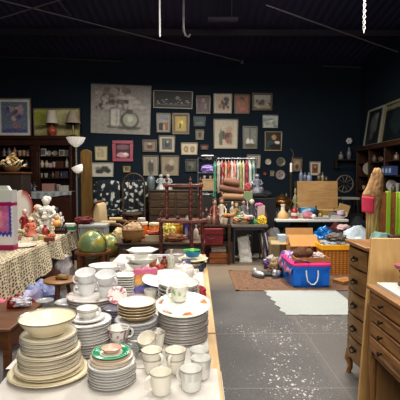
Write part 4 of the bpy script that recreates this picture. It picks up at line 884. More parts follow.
# round low table left of the globe
p = oz(61, 279, .55); t = T('round_table', 'small round wooden table between leopard cloth and large globe', 'table', (p.x, p.y, 0))
q = MB(); q.lathe([(0, .525), (.165, .525), (.175, .535), (.175, .545), (.165, .552), (0, .552)], (0, 0, 0), 34); q.build('tabletop', OAKX, t)
for k in range(3): an = k*2*pi/3+.4; q = MB(); q.tube([(.06*math.cos(an), .06*math.sin(an), .52), (.15*math.cos(an), .15*math.sin(an), 0)], [.022, .016], 8); q.build('leg', BRN, t)
q = MB(); lump(q, (0, 0, .02), (.07, .04, .03), .3, 2, 4); tag(q.build('carved_dish', pm((122, 90, 50), .6), None, (p.x+.02, p.y-.02, .555)), 'small carved wooden dish on the round table', 'dish')
# ---- plant stand (etagere)
EY = 4.95; e = lambda px: oy(px, 200, EY).x
t = T('plant_stand', 'red-brown three-tier plant stand with turned posts', 'shelf stand', (e(183), EY, 0)); X = lambda px: e(px)-e(183)
zA = oy(183, 184, EY).z; zM = oy(183, 219, EY).z; zL = .5; zF = .12
def tier(z, xl, xr, th=.038):
    q = MB(); w_ = xr-xl; n = 18
    poly = [(xl, .12), (xl, -.02)]+[(xl+w_*k/n, -.04-.11*math.sin(pi*k/n)**.8) for k in range(1, n)]+[(xr, -.02), (xr, .12)]
    q.prism(poly, z-th, z, 'xy'); return q
tier(zA, X(163.5), X(203.5)).build('shelf', REDWX_LIT, t, bevel=.006); tier(zM, X(157), X(207.5)).build('shelf', REDWX_LIT, t, bevel=.006); tier(zL, X(157), X(207.5)).build('shelf', REDWX_LIT, t, bevel=.006)
def post(x, y, z0, z1, r=.02, fin=0):
    H = z1-z0; q = MB(); pr = [(r*.7, z0)]
    for k in range(1, 30):
        u = k/30; pr.append((r*(.62+.38*abs(math.sin(u*pi*5.5))**.6), z0+H*u))
    pr.append((r*.7, z1))
    if fin: pr += [(r*1.1, z1+.006), (r*.5, z1+.02), (r*1.05, z1+.045), (r*.8, z1+.06), (r*.25, z1+.08), (0, z1+.09)]
    q.lathe(pr, (x, y, 0), 14); return q
for (px, y, pl) in ((167, -.02, 161), (190.5, -.10, 191.5), (200.5, -.0, 202.5)):
    post(X(px), y, zM, zA-.03, .026).build('post', REDW, t); q = post(X(px), y, zA, zA+.002, .02, 1); q.build('finial', REDW, t)
    post(X(pl), y, zL, zM-.03, .026).build('post', REDW, t); post(X(pl), y, 0, zL-.03, .026).build('post', REDW, t)
q = post(X(161), -.01, zM, zM+.002, .02, 1); q.build('finial', REDW, t)
small('figurine', 187, zM, EY-.02, .045, .02, (186, 178, 172), 'tiny white ornament on the middle tier of plant stand')
small('vase', 178, zM, EY+.0, .05, .03, (92, 68, 62), 'tiny dark pot on the middle tier of plant stand')
# ---- craft table behind the stand with baskets, jars
CTY0, CTY1 = 5.2, 5.95; a = oy(116, 245, 5.3).x; b = oy(205, 245, 5.3).x
trestle('work_table', a, b, CTY0, CTY1, .75, 'table of baskets and candle jars behind the plant stand', wood((60, 42, 30), (96, 70, 50), 'x', .6), LEGM)
Z3 = .753
def basket(px, py, rx_, ry_, H, label, c=(150, 112, 70), Y=5.4, handle=True):
    p = oy(px, py, Y); t = T('basket', label, 'basket', (p.x, Y, Z3))
    m = pm(c, .8, 0, .35, 40, bumpy=.6)
    q = MB(); q.lathe([(rx_*.7, 0), (rx_*.75, .005), (rx_*.98, H*.55), (rx_, H), (rx_*.94, H), (rx_*.9, H*.5), (rx_*.66, .02), (0, .02)], (0, 0, 0), 30, 1, ry_/rx_); q.build('basket_body', m, t)
    q = MB(); q.tube([(rx_*math.cos(k/24*2*pi), ry_*math.sin(k/24*2*pi), H) for k in range(24)], .009, 6, True); q.build('rim', m, t)
    if handle: q = MB(); q.tube([(rx_*.96*math.cos(k/14*pi), 0, H+.12*math.sin(k/14*pi)) for k in range(15)], .007, 6); q.build('handle', m, t)
    return t
basket(133, 246, .145, .12, .16, 'round tan wicker basket with hoop handle right of globes', Y=5.33)
q = MB(); lump(q, (0, 0, .07), (.12, .1, .09), .4, 3, 12); p = oy(133, 246, 5.33); tag(q.build('cloth_bundle', pm((178, 150, 120), .9, bumpy=.4), None, (p.x, p.y, Z3+.09)), 'tan cloth bundle filling the round wicker basket', 'bundle')
p = oy(130, 250, 5.0); o = bowl_mb(.15, .06, .6, (56, 34, 24), None, (70, 44, 30)).build('bowl', VW, None, (p.x-.08, 5.26-.0, Z3)); o.scale = (.5, .5, .6); tag(o, 'dark wooden bowl by the round wicker basket', 'bowl')
AMB = pm((176, 104, 38), .15, 0, .25, 6, .25)
for k, (px, R, H, c, lc, lab) in enumerate((
  (142, .1, .2, (196, 100, 44), (216, 204, 186), 'orange candle jar with white cap right of the wicker basket'),
  (154.5, .09, .19, (200, 112, 44), (206, 190, 160), 'orange candle jar left of the plant stand post'),
  (175.5, .085, .2, (214, 150, 56), (212, 180, 104), 'amber jar right of yellow pompom'),
  (182, .05, .2, (196, 150, 66), (150, 120, 60), 'tall amber jar beside navy box'))):
    p = oy(px, 240, 5.72); jar(0, 0, R, H, lab, pm(c, .2, 0, .2, 8, .15), pm(lc, .5), base=Vector((p.x, 5.72, Z3)))
p = oy(141.5, 222, 5.72); jar(0, 0, .06, .05, 'small white-lidded tub on top of the orange candle jar', pm((150, 140, 126), .4), pm((218, 212, 200), .4), base=Vector((p.x, 5.72, Z3+.222)))
p = oy(167.5, 234, 5.45); q = MB(); q.ball((0, 0, .14), (.1, .09, .13), 26, 18, amp=.5, fr=6, seed=5); tag(q.build('yellow_pompom', pm((232, 218, 124), .9, 0, .15, 30, bumpy=.6), None, (p.x, 5.45, Z3-.01)), 'pale yellow pompom flower behind plant stand post', 'pompom')
p = oy(188.5, 232, 5.6); q = MB(); f_ = paint((48, 40, 112), [(.3, .4, .15, .3, (170, 170, 186)), (.7, .3, .15, .3, (150, 140, 160)), (.5, .75, .4, .1, (88, 70, 140))], 12, 61)
q.grid(lambda u, v: (-.075+.15*u, -.04, .0+.24*v), 14, 20, f_); q.grid(lambda u, v: (-.075+.15*u, .04, .24*v), 2, 2, lambda u, v: (48, 40, 112)); q.grid(lambda u, v: (-.075+.15*u, -.04+.08*v, .24), 2, 2, lambda u, v: (58, 48, 122)); q.grid(lambda u, v: (.075, -.04+.08*u, .24*v), 2, 2, lambda u, v: (48, 40, 112)); q.grid(lambda u, v: (-.075, -.04+.08*u, .24*v), 2, 2, lambda u, v: (48, 40, 112))
tag(q.build('carton', vc(.5), None, (p.x, 5.6, Z3)), 'navy and white printed carton behind right plant stand post', 'box')
p = oy(155, 244, 5.33); q = MB(); q.box(-.13, .13, -.05, .05, 0, .085); o = q.build('tray_box', pm((170, 152, 126), .7), None, (p.x, 5.33, Z3), bevel=.004); tag(o, 'pale box holding red trinkets left of plant stand post', 'box')
q = MB(); lump(q, (0, 0, .03), (.11, .04, .035), .6, 5, 22); tag(q.build('trinkets', pm((164, 80, 50), .6, 0, .6, 50), None, (p.x, 5.33, Z3+.09)), 'heap of red-orange trinkets in the pale box', 'trinkets')
p = oy(176, 243, 5.3); q = MB(); lump(q, (0, 0, .05), (.14, .05, .05), .5, 4, 31); tag(q.build('bread_board', pm((138, 88, 54), .7, 0, .4, 30), None, (p.x, 5.3, Z3)), 'brown wooden carved piece right of yellow pompom', 'ornament')
p = oy(196, 238, 5.55); small('bottle', 196, Z3, 5.5, .2, .035, (196, 190, 178), 'white bottle between navy carton and plant stand right post')
# ---- grey crate behind the globe
p = oy(93, 228, 6.0); t = T('crate', 'grey plastic crate behind the large globe', 'crate', (p.x, 6.1, .44)); q = MB(); q.box(-.19, .19, -.15, .15, 0, .44); q.build('crate_body', pm((128, 132, 130), .6), t, bevel=.01)
q = MB(); q.box(-.2, .2, -.16, .16, .42, .46)
for k in range(7): q.box(-.17+.05*k, -.14+.05*k, -.165, -.16, .43, .45)
q.build('rim', pm((150, 152, 150), .5), t, bevel=.004)
q = MB(); q.box(p.x-.19, p.x+.19, 5.95, 6.25, 0, .44); tag(q.build('stool_box', pm((66, 52, 42), .7)), 'dark box under the grey crate', 'box')
q = MB(); lump(q, (0, 0, .05), (.15, .1, .055), .5, 4, 41); p = oy(86, 222, 6.1); tag(q.build('red_cloth', pm((96, 40, 38), .9, 0, .4, 14, bumpy=.4), None, (p.x-.03, 6.1, .905)), 'dark red cloth heaped on the grey crate', 'cloth')
# ================================================================== LEOPARD TABLE
def leopard():
    m, nt, b = new_mat('spotted_fabric'); v = coords(nt); vo = nt.nodes.new('ShaderNodeTexVoronoi'); vo.voronoi_dimensions = '2D'; vo.inputs['Scale'].default_value = 27; vo.inputs['Randomness'].default_value = .45; sp = nt.nodes.new('ShaderNodeSeparateXYZ'); L(nt, v, sp.inputs[0]); su = nt.nodes.new('ShaderNodeMath'); su.operation = 'SUBTRACT'; L(nt, sp.outputs[0], su.inputs[0]); L(nt, sp.outputs[2], su.inputs[1]); cb = nt.nodes.new('ShaderNodeCombineXYZ'); L(nt, su.outputs[0], cb.inputs[0]); L(nt, sp.outputs[1], cb.inputs[1]); L(nt, cb.outputs[0], vo.inputs['Vector'])
    n = ntex(nt, v, 30, 2); a = nt.nodes.new('ShaderNodeMath'); a.operation = 'MULTIPLY_ADD'; L(nt, n.outputs[0], a.inputs[0]); a.inputs[1].default_value = .12; L(nt, vo.outputs['Distance'], a.inputs[2])
    c = ramp(nt, a.outputs[0], [(.30, lin((50, 40, 32))), (.37, lin((172, 158, 130))), (.7, lin((198, 186, 162)))])
    L(nt, c, b.inputs['Base Color']); b.inputs['Roughness'].default_value = .9; return m
LX0, LX1, LY0, LY1 = -3.1, -2.0, 3.55, 6.75
trestle('trestle_table', LX0, LX1, LY0, LY1, .745, 'long table of ornaments hidden under the spotted cloth', OAK, LEGM)
q = MB()
def lfn(u, v):
    W_ = LX1-LX0; y = LY0+(LY1-LY0)*v; s = u*(W_+.62)
    drop = (.50 if y < 4.5 else (.50-.24*(y-4.5) if y < 5.4 else .285+.03*(y-5.4)))+.03*math.sin(v*19)+.02*math.sin(v*41)
    if s <= W_: return (LX0+s, y, .752)
    k = (s-W_)/.62; f = .05*k*(math.sin(y*16+2*math.sin(y*3))+.6)
    return (LX1+.012+.02*k+f, y, .752-drop*k)
q.grid(lfn, 60, 190); tag(q.build('tablecloth', leopard(), sharp=80), 'cream cloth with dark leopard spots over the left table', 'tablecloth')
ZL_ = .756
def on_l(px, py): p = oz(px, py, ZL_); return p
# boxed doll
p = on_l(3, 250); t = T('doll_box', 'tall white and magenta doll box at left edge on spotted cloth', 'box', (p.x-.02, p.y+.06, ZL_)); sc_ = 1/400*p.y
fr_ = paint((176, 96, 140), [(.45, .5, .2, .35, (206, 130, 150)), (.5, .7, .12, .1, (214, 160, 150)), (.3, .4, .14, .2, (150, 84, 150)), (.7, .6, .16, .2, (200, 110, 160)), (.75, .3, .15, .2, (170, 110, 150))], 22, 71)
HB = (250-190)*sc_; WB = 25*sc_
def dollf(u, v):
    if v < .08 or .735 < v < .80: return (150, 32, 86)
    if v < .2: return (214, 206, 206)
    if v > .8: return (196, 198, 190)
    e = .012*math.sin(v*95); e2 = .02*math.sin(u*40)
    if u > .93+e or v < .24+e2: return (206, 204, 210)
    if u > .84+e or v < .30+e2: return (58, 64, 150)
    return fr_(u, (v-.3)/.43)
q = MB(); q.grid(lambda u, v: (-WB/2+WB*u, -.06, HB*v), 40, 90, dollf)
q.grid(lambda u, v: (WB/2, -.06+.12*u, HB*v), 6, 90, lambda u, v: (150, 32, 86) if (.735 < v < .8 or v < .08) else (176, 172, 172)); q.grid(lambda u, v: (-WB/2, -.06+.12*u, HB*v), 2, 2, lambda u, v: (176, 172, 172)); q.grid(lambda u, v: (-WB/2+WB*u, .06, HB*v), 2, 2, lambda u, v: (176, 172, 172))
q.grid(lambda u, v: (-WB/2+WB*u, -.06+.12*v, HB), 2, 2, lambda u, v: (196, 196, 192)); q.build('box_body', vc(.35), t)
q = MB(); q.prism([(-WB*.3, 0), (WB*.35, 0), (WB*.25, .05), (-WB*.2, .05)], -.03, .03, 'xz', M=tr(0, 0, HB)); q.build('carry_handle', pm((190, 196, 186), .5), t)
# plate with red rim flat, propped santa plate
p = on_l(20, 246); o = plate_mb(.17, .02, .006, (206, 196, 186), (168, 70, 62)).build('plate', VW, None, (p.x+.03, p.y, ZL_)); tag(o, 'flat white plate with red rim at front of spotted cloth', 'plate')
p = on_l(19, 230.5); q = MB(); R_ = 20.5*p.y/400; q.lathe([(.0, .02), (.55, .02), (1, 0), (.98, -.03), (.6, -.0), (0, 0)], (0, 0, 0), 36, colfn=lambda i, r, a, z: (150, 44, 48) if r > .7 and math.cos(a) > .1 and i > 1 else (206, 200, 190), M=rx(pi/2-.2) @ Matrix.Scale(-1, 4, (0, 0, 1)))
q.v = [(x*R_*.62, y*R_*.6, z*R_) for (x, y, z) in q.v]; o = q.build('plate', VW, None, (p.x-.01, p.y+.1, ZL_+R_*.98)); tag(o, 'upright oval white plate with red edge behind the doll box', 'plate')
def cluster(px, py, H, R, cols, label, kind, seed, n=22, cat=None, bigfirst=None):
    """figurine built of a draped body, head, arms and ruffles"""
    p = on_l(px, py); t = T(kind, label, cat or kind.replace('_', ' '), (p.x, p.y, ZL_)); RR = random.Random(seed)
    q = MB(); q.lathe([(R, 0), (R*1.05, .01), (R*.8, H*.2), (R*.55, H*.45), (R*.62, H*.6), (R*.5, H*.7), (R*.22, H*.76)], (0, 0, 0), 24); q.build('robe', pm(cols[0], .6, 0, .3, 25, bumpy=.5), t)
    q = MB(); q.ball((0, -.01, H*.86), (R*.36, R*.36, H*.12), 16, 12); q.build('head', pm(cols[1], .5), t)
    q = MB(); q.ball((0, R*.08, H*.9), (R*.44, R*.42, H*.1), 16, 10, amp=.4, fr=4, seed=seed); q.build('hair', pm(cols[2], .8, bumpy=.5), t)
    for s in (-1, 1): q = MB(); q.tube([(s*R*.5, 0, H*.66), (s*R*.95, -R*.3, H*.5), (s*R*.5, -R*.7, H*.42)], [R*.2, R*.17, R*.13], 8); q.build('arm', pm(cols[0], .6, 0, .2, 25), t)
    n = n//2
    for k in range(n):
        a = RR.uniform(0, 2*pi); h = RR.uniform(.02, .7); rr = R*(1.02-.6*h)
        q = MB()
        q.ball((rr*math.cos(a), rr*math.sin(a), H*h), R*RR.uniform(.16, .3), 8, 6, amp=.4, fr=3, seed=k)
        q.build('ruffle', pm(RR.choice(cols), .8, bumpy=.4), t)
    return t
cluster(47, 232, .56, .15, [(196, 194, 186), (206, 200, 190), (210, 208, 200)], 'tallest white lace figurine at back of spotted table', 'figurine', 81, 70)
cluster(38, 232, .43, .13, [(190, 168, 140), (206, 150, 110), (206, 200, 186)], 'cream and peach figurine left of tallest white lace figurine', 'figurine', 82, 50)
cluster(31, 236, .27, .085, [(196, 110, 90), (214, 170, 140), (200, 196, 186)], 'small peach figurine in front of cream and peach figurine', 'figurine', 83)
cluster(25, 232, .36, .075, [(146, 44, 50), (200, 150, 130), (206, 200, 190)], 'small red-robed figurine near the upright oval plate', 'figurine', 84)
cluster(57, 231, .38, .06, [(196, 192, 184), (60, 62, 72), (52, 54, 62)], 'white and navy figurine right of tallest white figurine', 'figurine', 85, 16)
p = on_l(58, 233); t = T('wooden_stand', 'dark carved wooden base carrying an orange gourd', 'base', (p.x, p.y, ZL_)); q = MB(); q.box(-.13, .13, -.08, .08, 0, .025); q.box(-.12, .12, -.07, .07, .025, .08)
for k in range(9): q.ball((-.12+.03*k, -.075, .05), .018, 8, 6)
q.build('plinth', pm((60, 32, 28), .5, bumpy=.4), t, bevel=.005)
q = MB(); q.ball((0, 0, .065), (.075, .075, .065), 24, 14); q.ball((0, 0, .15), (.035, .035, .04), 14, 9); q.tube([(0, 0, .17), (.01, 0, .21)], .006, 6); tag(q.build('gourd', pm((196, 142, 84), .5), None, (p.x-.02, p.y, ZL_+.08)), 'orange pear-shaped gourd on dark carved base', 'gourd')
p = on_l(67.5, 231); q = MB(); q.box(-.12, .12, -.07, .07, 0, .12); q.box(-.122, .122, -.072, .072, .02, .08, m=1); tag(q.build('carton', [pm((196, 192, 184), .6), pm((46, 110, 78), .6)], None, (p.x, p.y, ZL_), bevel=.002), 'flat green and white carton at far end of spotted table', 'box')
def rosebunch(px, py, R, c, label, seed, n=9):
    p = on_l(px, py); q = MB(); RR = random.Random(seed)
    for k in range(n):
        a = RR.uniform(0, 2*pi); r = R*math.sqrt(RR.random())*.8; z = R*.35+RR.uniform(0, R*.3)
        for j in range(3): q.ball((r*math.cos(a), r*math.sin(a)*.8, z+.006*j), (R*.36*(1-.25*j),)*2+(R*.26,), 10, 7, amp=.35, fr=4, seed=seed+k+j)
    tag(q.build('fabric_roses', pm(c, .8, 0, .2, 30, bumpy=.4), None, (p.x, p.y, ZL_)), label, 'flowers')
rosebunch(37, 232, .09, (206, 200, 190), 'white fabric roses in front of small peach figurine', 91)
rosebunch(30, 236, .075, (204, 200, 192), 'white fabric rosebuds before flat red-rimmed plate', 92)
rosebunch(22, 235, .1, (196, 186, 150), 'cream and yellow fabric roses beside the doll box', 93)
rosebunch(43, 230, .07, (168, 96, 104), 'pink fabric roses at foot of white lace figurine', 94)
p = on_l(22, 228); q = MB(); lump(q, (0, 0, .05), (.16, .08, .07), .35, 4, 95); tag(q.build('wreath', pm((74, 82, 52), .8, 0, .4, 30, bumpy=.6), None, (p.x, p.y+.05, ZL_)), 'olive green leafy bundle behind cream roses', 'foliage')
p = on_l(47, 231); q = MB(); q.lathe([(.05, 0), (.06, .01), (.075, .06), (.07, .06), (.05, .015), (0, .012)], (0, 0, 0), 20); tag(q.build('bowl', pm((98, 60, 50), .4), None, (p.x+.02, p.y+.02, ZL_)), 'small dark brown bowl in front of white lace figurine', 'bowl')
# dark clutter behind spotted table
def heap(name, label, cat, loc, r, c, seed, amp=.4, fr=2.4, rough=.85, bumpy=.4, var=.4, flat=None):
    q = MB(); lump(q, (0, 0, r[2]*.7), r, amp, fr, seed, seg=30, rings=18, flat=-r[2]*.7); return tag(q.build(name, pm(c, rough, 0, var, 10, bumpy=bumpy), None, loc), label, cat)
# floor bags beneath
for a in [
 ('plastic_bag', 'blue plastic bag under the spotted cloth', 'bag', oz(38, 291, 0.25), (.26, .2, .22), (104, 112, 150), 3),
 ('plastic_bag', 'pale lavender plastic bag beside the blue bag', 'bag', oz(27, 300, 0.25), (.2, .18, .2), (140, 136, 166), 5),
 ('cloth_heap', 'crimson cloth heaped below the spotted cloth', 'cloth', oz(21, 300, .3), (.15, .12, .2), (128, 40, 52), 7),
 ('plastic_bag', 'clear white plastic bag near round low table', 'bag', oz(57, 264, .3), (.24, .2, .3), (176, 168, 170), 9),
 ('cloth_heap', 'pink cloth heap at left edge below spotted cloth', 'cloth', oz(3, 312, .3), (.2, .16, .25), (176, 96, 116), 11),
 ('cloth_heap', 'brown cloth heap behind the round low table', 'cloth', oz(43, 272, .25), (.2, .18, .25), (96, 62, 46), 13),
]: heap(a[0], a[1], a[2], (a[3].x, a[3].y, 0), a[4], a[5], a[6], rough=.4 if 'bag' in a[0] else .85)
p = oz(46, 305, .3); 
stack(oz(45, 308, .35).x, oz(45, 308, .35).y, .352, [(6, plate_mb(.085, .016, .006, (150, 150, 150), (90, 90, 96)), .012, 'plate', 'small grey plate')], 'x', 'low stack on stool under table', 'grey plates on the small stool')
p = oz(45, 308, .35); t = T('stool', 'small dark stool holding grey plates under the table gap', 'stool', (p.x, p.y, 0)); q = MB(); q.lathe([(0, .32), (.11, .32), (.12, .335), (.11, .35), (0, .35)], (0, 0, 0), 24); q.build('seat', DARKW, t)
for k in range(3): an = k*2*pi/3; q = MB(); q.tube([(.07*math.cos(an), .07*math.sin(an), .32), (.1*math.cos(an), .1*math.sin(an), 0)], .014, 8); q.build('leg', DARKW, t)
# brown side tables at far left, near
TBL = wood((80, 50, 30), (116, 76, 46), 'x', .4)
def sidetable(xa, xb, ya, yb, z, label, drawer=True):
    cx, cy = (xa+xb)/2, (ya+yb)/2; t = T('side_table', label, 'table', (cx, cy, 0)); w_, d_ = (xb-xa)/2, (yb-ya)/2
    q = MB(); q.box(-w_, w_, -d_, d_, z-.025, z); q.build('tabletop', TBL, t, bevel=.006)
    q = MB(); q.box(-w_+.02, w_-.02, -d_+.02, d_-.02, z-.14, z-.025); q.build('apron', TBL, t)
    for sx in (-w_+.035, w_-.035):
        for sy in (-d_+.035, d_-.035): q = MB(); q.box(sx-.022, sx+.022, sy-.022, sy+.022, 0, z-.02); q.build('leg', BRN, t, bevel=.004)
    return t
sidetable(-1.95, -1.21, 2.56, 3.12, .62, 'brown wooden table at left edge beyond the tall cream stack')
q = MB(); lump(q, (0, 0, .03), (.05, .05, .05), .3, 3, 6); p = oz(16, 306, .62); tag(q.build('red_pot', pm((120, 44, 34), .3), None, (p.x, p.y-.03, .62)), 'small dark red pot on brown wooden table', 'pot')
q = MB(); lump(q, (0, 0, .04), (.08, .05, .04), .5, 3, 16, flat=-.03); p = oz(24, 305, .62); tag(q.build('plastic_packet', pm((186, 182, 190), .25, 0, .2, 8), None, (p.x, p.y-.05, .62)), 'clear plastic packet lying on brown wooden table', 'packet')
# ================================================================== MIDDLE BACK
# ---- clothes rail
RY = 8.9; xl, xr = oy(198, 160, RY).x, oy(256, 160, RY).x; zt = oy(220, 158.5, RY).z; cx = (xl+xr)/2
t = T('clothes_rail', 'chrome clothes rail hung with bright garments', 'clothes rail', (cx, RY, 0)); ST = pm((136, 138, 142), .3, .8)
q = MB(); q.tube([(xl-cx, 0, zt), (xr-cx, 0, zt)], .015, 10); q.build('top_rail', ST, t)
for x in (xl, oy(216.5, 160, RY).x, xr): q = MB(); q.tube([(x-cx, 0, 0), (x-cx, 0, zt)], .015, 10); q.build('upright', ST, t); q = MB(); q.tube([(x-cx, -.25, .03), (x-cx, .25, .03)], .015, 10); q.build('foot', ST, t)
xs = oy(216.5, 160, RY).x
shz = [oy(208, 173, RY).z, oy(208, 190.5, RY).z]
for z in shz:
    q = MB()
    for k in range(6): q.tube([(xl-cx, -.22+.088*k, z), (xs-cx, -.22+.088*k, z)], .006, 6)
    for x in (xl+.01, xs-.01): q.tube([(x-cx, -.23, z), (x-cx, .23, z)], .008, 6)
    q.build('wire_shelf', ST, t)
def garment(px, w, c, label, L_=.85, c2=None, seed=0):
    p = oy(px, 165, RY); t = T('garment', label, 'clothing', (p.x, RY, 0), 0, 'garments on the clothes rail')
    q = MB(); W_ = w/400*RY
    def fn(u, v):
        a = u*2*pi; sh = min(1, .35+v*6); nn = 1+.25*math.sin(a*5+seed)*v
        return (W_/2*math.cos(a)*nn*sh*(1+.3*v*math.sin(seed*3+v*5)), .2*math.sin(a)*sh*(1-.1*v)*nn, zt-.06-L_*v-.015*math.sin(a*3+seed))
    f_ = lambda u, v: (c2 if c2 and noise.noise(Vector((math.cos(u*6.28)*2, v*7, seed*3.3))) > .12 else c)
    q.grid(fn, 32, 24, f_); q.build('cloth', vc(.85), t)
    q = MB(); q.tube([(0, -.18, zt-.09), (0, 0, zt-.045), (0, .18, zt-.09)], .006, 6); q.tube([(0, 0, zt-.045), (0, 0, zt+.01), (.012, 0, zt+.028), (.02, 0, zt+.015)], .003, 6); q.build('hanger', pm((170, 170, 172), .4), t)
gs = [(214.5, 4, (60, 118, 92), 'green garment at left end of the rail', 1.0, (96, 150, 120)), (218.5, 4, (186, 178, 168), 'white garment next to the green one', .7, None), (222, 4.5, (150, 52, 58), 'red and white garment, third from left on rail', .75, (196, 180, 168)),
 (225.5, 3.6, (196, 150, 118), 'peach garment right of red and white one', .8, (206, 190, 166)), (228.5, 3.6, (156, 66, 66), 'brick red garment in middle of rail', .8, (196, 130, 110)), (231.5, 3.6, (200, 192, 178), 'cream garment right of brick red one', .72, (170, 150, 130)),
 (234.3, 3.4, (186, 108, 96), 'salmon garment with pale pattern', .8, (206, 176, 156)), (237.2, 3.4, (196, 196, 190), 'white garment right of salmon one', .9, (140, 150, 170)), (240, 3.6, (176, 182, 118), 'yellow-green garment on the rail', .7, (206, 206, 176)),
 (243, 3.6, (204, 196, 178), 'cream garment right of yellow-green one', .9, (196, 160, 140)), (246, 3.6, (150, 48, 60), 'deep red garment near right end of rail', .6, (180, 100, 100)), (249.3, 4.2, (196, 198, 192), 'long white garment near right end of rail', 1.05, (150, 170, 160)), (253, 3.4, (96, 120, 112), 'grey-green garment at right end of the rail', 1.05, (130, 150, 140))]
for k, a in enumerate(gs): garment(a[0], a[1], a[2], a[3], a[4], a[5], k+1)
p = oy(208, 160, RY)
q = MB(); q.lathe([(.16, 0), (.17, .02), (.16, .1), (.0, .14)], (0, 0, 0), 24, sy=.6); q.v = [(x, y, z) for x, y, z in q.v]; zz = zt+.005
t = T('hatbox', 'black and white bag lying on top of rail shelf', 'bag', (p.x, RY, shz[0]+.24)); 
q = MB(); lump(q, (0, 0, .07), (.19, .14, .1), .3, 2.5, 6, flat=-.07); q.build('bag_body', pm((32, 30, 34), .5, 0, .3), t); q = MB(); q.box(-.15, .12, -.15, .1, .12, .15); q.build('white_flap', pm((206, 204, 198), .6), t, bevel=.01)
p = oy(209, 160, RY); heap('handbag', 'lilac ruffled bag on upper wire shelf of rail', 'bag', (p.x, RY, shz[0]+.005), (.18, .15, .11), (136, 116, 172), 8, .35, 3.5)
p = oy(209, 185, RY); t = T('storage_box', 'tan woven storage box on lower wire shelf of rail', 'box', (p.x, RY, shz[1]+.008)); q = MB(); q.box(-.155, .155, -.16, .16, 0, .22); q.build('box_body', pm((150, 124, 92), .8, 0, .2, 40, bumpy=.3), t, bevel=.008); q = MB(); q.box(-.16, .16, -.165, .165, .21, .25); q.build('lid', pm((164, 138, 104), .8), t, bevel=.006)
for k, x in enumerate((204.5, 210.5)): small('cup', x, shz[1]+.26, RY-.05, .07, .035, (166, 160, 160), '%s small pale cup on the tan storage box' % ('left', 'right')[k])
p = oy(206, 200, RY); heap('folded_linen', 'white folded linen low behind the dolls, under tan box', 'linen', (p.x, RY-.0, 1.2), (.17, .12, .05), (150, 156, 152), 10)
q = MB(); q.box(p.x-.17, p.x+.17, RY-.2, RY+.2, 0, 1.2); tag(q.build('dark_cabinet', pm((26, 24, 26), .6)), 'black cabinet below the white linen under the rail', 'cabinet')
# bolsters in front of the rail on an ottoman-topped dark chest
BYY = 8.3; a = oy(219, 190, BYY).x; b = oy(253, 190, BYY).x; zb = oy(235, 201, BYY).z
q = MB(); q.box(a, b, BYY-.14, BYY+.24, 0, zb); tag(q.build('cabinet', pm((44, 40, 34), .7), bevel=.01), 'dark low cabinet under the stacked bolsters', 'cabinet')
for k, (px0, px1, y0, y1, c, lab) in enumerate(((222, 247, 193.5, 201, (150, 118, 88), 'lowest tan bolster of three in front of clothes'), (219, 244, 188, 195, (112, 78, 62), 'middle brown bolster of three in front of clothes'), (223, 240, 181.5, 189, (124, 88, 70), 'topmost brown bolster of three in front of clothes'))):
    p0 = oy(px0, y1, BYY+.03); p1 = oy(px1, y0, BYY+.03); L_ = (p1.x-p0.x)/2; r = (p1.z-p0.z)/2; z = zb+.002+k*.15+.085
    t = T('bolster', lab, 'cushion', ((p0.x+p1.x)/2, BYY+.05, z), 0, 'bolsters in front of the clothes'); t.rotation_euler = (0, math.radians((2, 9, 12)[k]), 0)
    q = MB(); q.lathe([(0, -L_), (r*.7, -L_*.97), (r, -L_*.8), (r*1.06, 0), (r, L_*.8), (r*.7, L_*.97), (0, L_)], (0, 0, 0), 24, M=ry(pi/2)); q.build('cushion_body', pm(c, .8, 0, .15, 14, bumpy=.2), t)
p = oy(248, 186, BYY); heap('pouch', 'pinkish red pouch beside the bolsters', 'pouch', (p.x, BYY+.02, zb+.2), (.08, .06, .1), (150, 72, 74), 12)
q = MB(); q.box(p.x-.09, p.x+.09, BYY-.06, BYY+.1, zb, zb+.2); tag(q.build('box', pm((120, 132, 96), .7), bevel=.006), 'pale green box under the pinkish red pouch', 'box')
p = oy(257, 200, 8.2); cl = cluster
# white-grey sculpture & black cloth right
p = oy(258, 186, 8.6); t = T('side_cabinet', 'black draped cabinet right of the bolsters', 'cabinet', (p.x+.06, 8.65, 0)); q = MB(); q.box(-.26, .3, -.25, .25, 0, 1.18); q.build('carcass', pm((20, 20, 24), .8), t, bevel=.02)
q = MB(); lump(q, (0, 0, .04), (.28, .22, .1), .3, 2.2, 5, flat=-.03); q.build('drape', pm((18, 18, 22), .9, bumpy=.2), t).location = (0, 0, 1.19)
small('figurine', 257, 1.27, 8.6, .42, .13, (110, 112, 122), 'grey-white statuette on black draped cabinet')
small('bottle', 261.5, 1.26, 8.55, .2, .05, (88, 84, 94), 'small grey bottle beside grey-white statuette')
# ---- craft desk with dolls
DY = 7.3; xa, xb = oy(231.5, 226, DY).x, oy(268, 226, DY).x
trestle('desk', xa, xb, DY, DY+.62, .74, 'grey desk with metal legs under dolls and basket of felt flowers', pm((112, 106, 98), .5), pm((84, 86, 96), .4, .5), cat='desk', th=.045)
xa2, xb2 = oy(198, 226, DY).x, xa-.01
t = T('low_bench', 'dark wooden bench of dolls left of the grey desk', 'bench', ((xa2+xb2)/2, DY+.3, 0)); w_ = (xb2-xa2)/2
q = MB(); q.box(-w_, w_, -.3, .3, .70, .74); q.build('bench_top', DARKW, t, bevel=.004)
q = MB(); q.box(-w_+.02, w_-.02, -.28, .28, .34, .37); q.build('shelf', DARKW, t)
for sx in (-w_+.03, w_-.03):
    for sy in (-.27, .27): q = MB(); q.box(sx-.025, sx+.025, sy-.025, sy+.025, 0, .70); q.build('leg', DARKW, t)
p = oy(211, 235, DY); t = T('suitcase', 'dark red leather trunk on shelf of dark bench', 'trunk', (p.x, DY+.1, .372)); q = MB(); q.box(-.235, .225, -.16, .16, 0, .31); q.build('trunk_body', pm((104, 24, 28), .45, 0, .3, 7, bumpy=.2), t, bevel=.015)
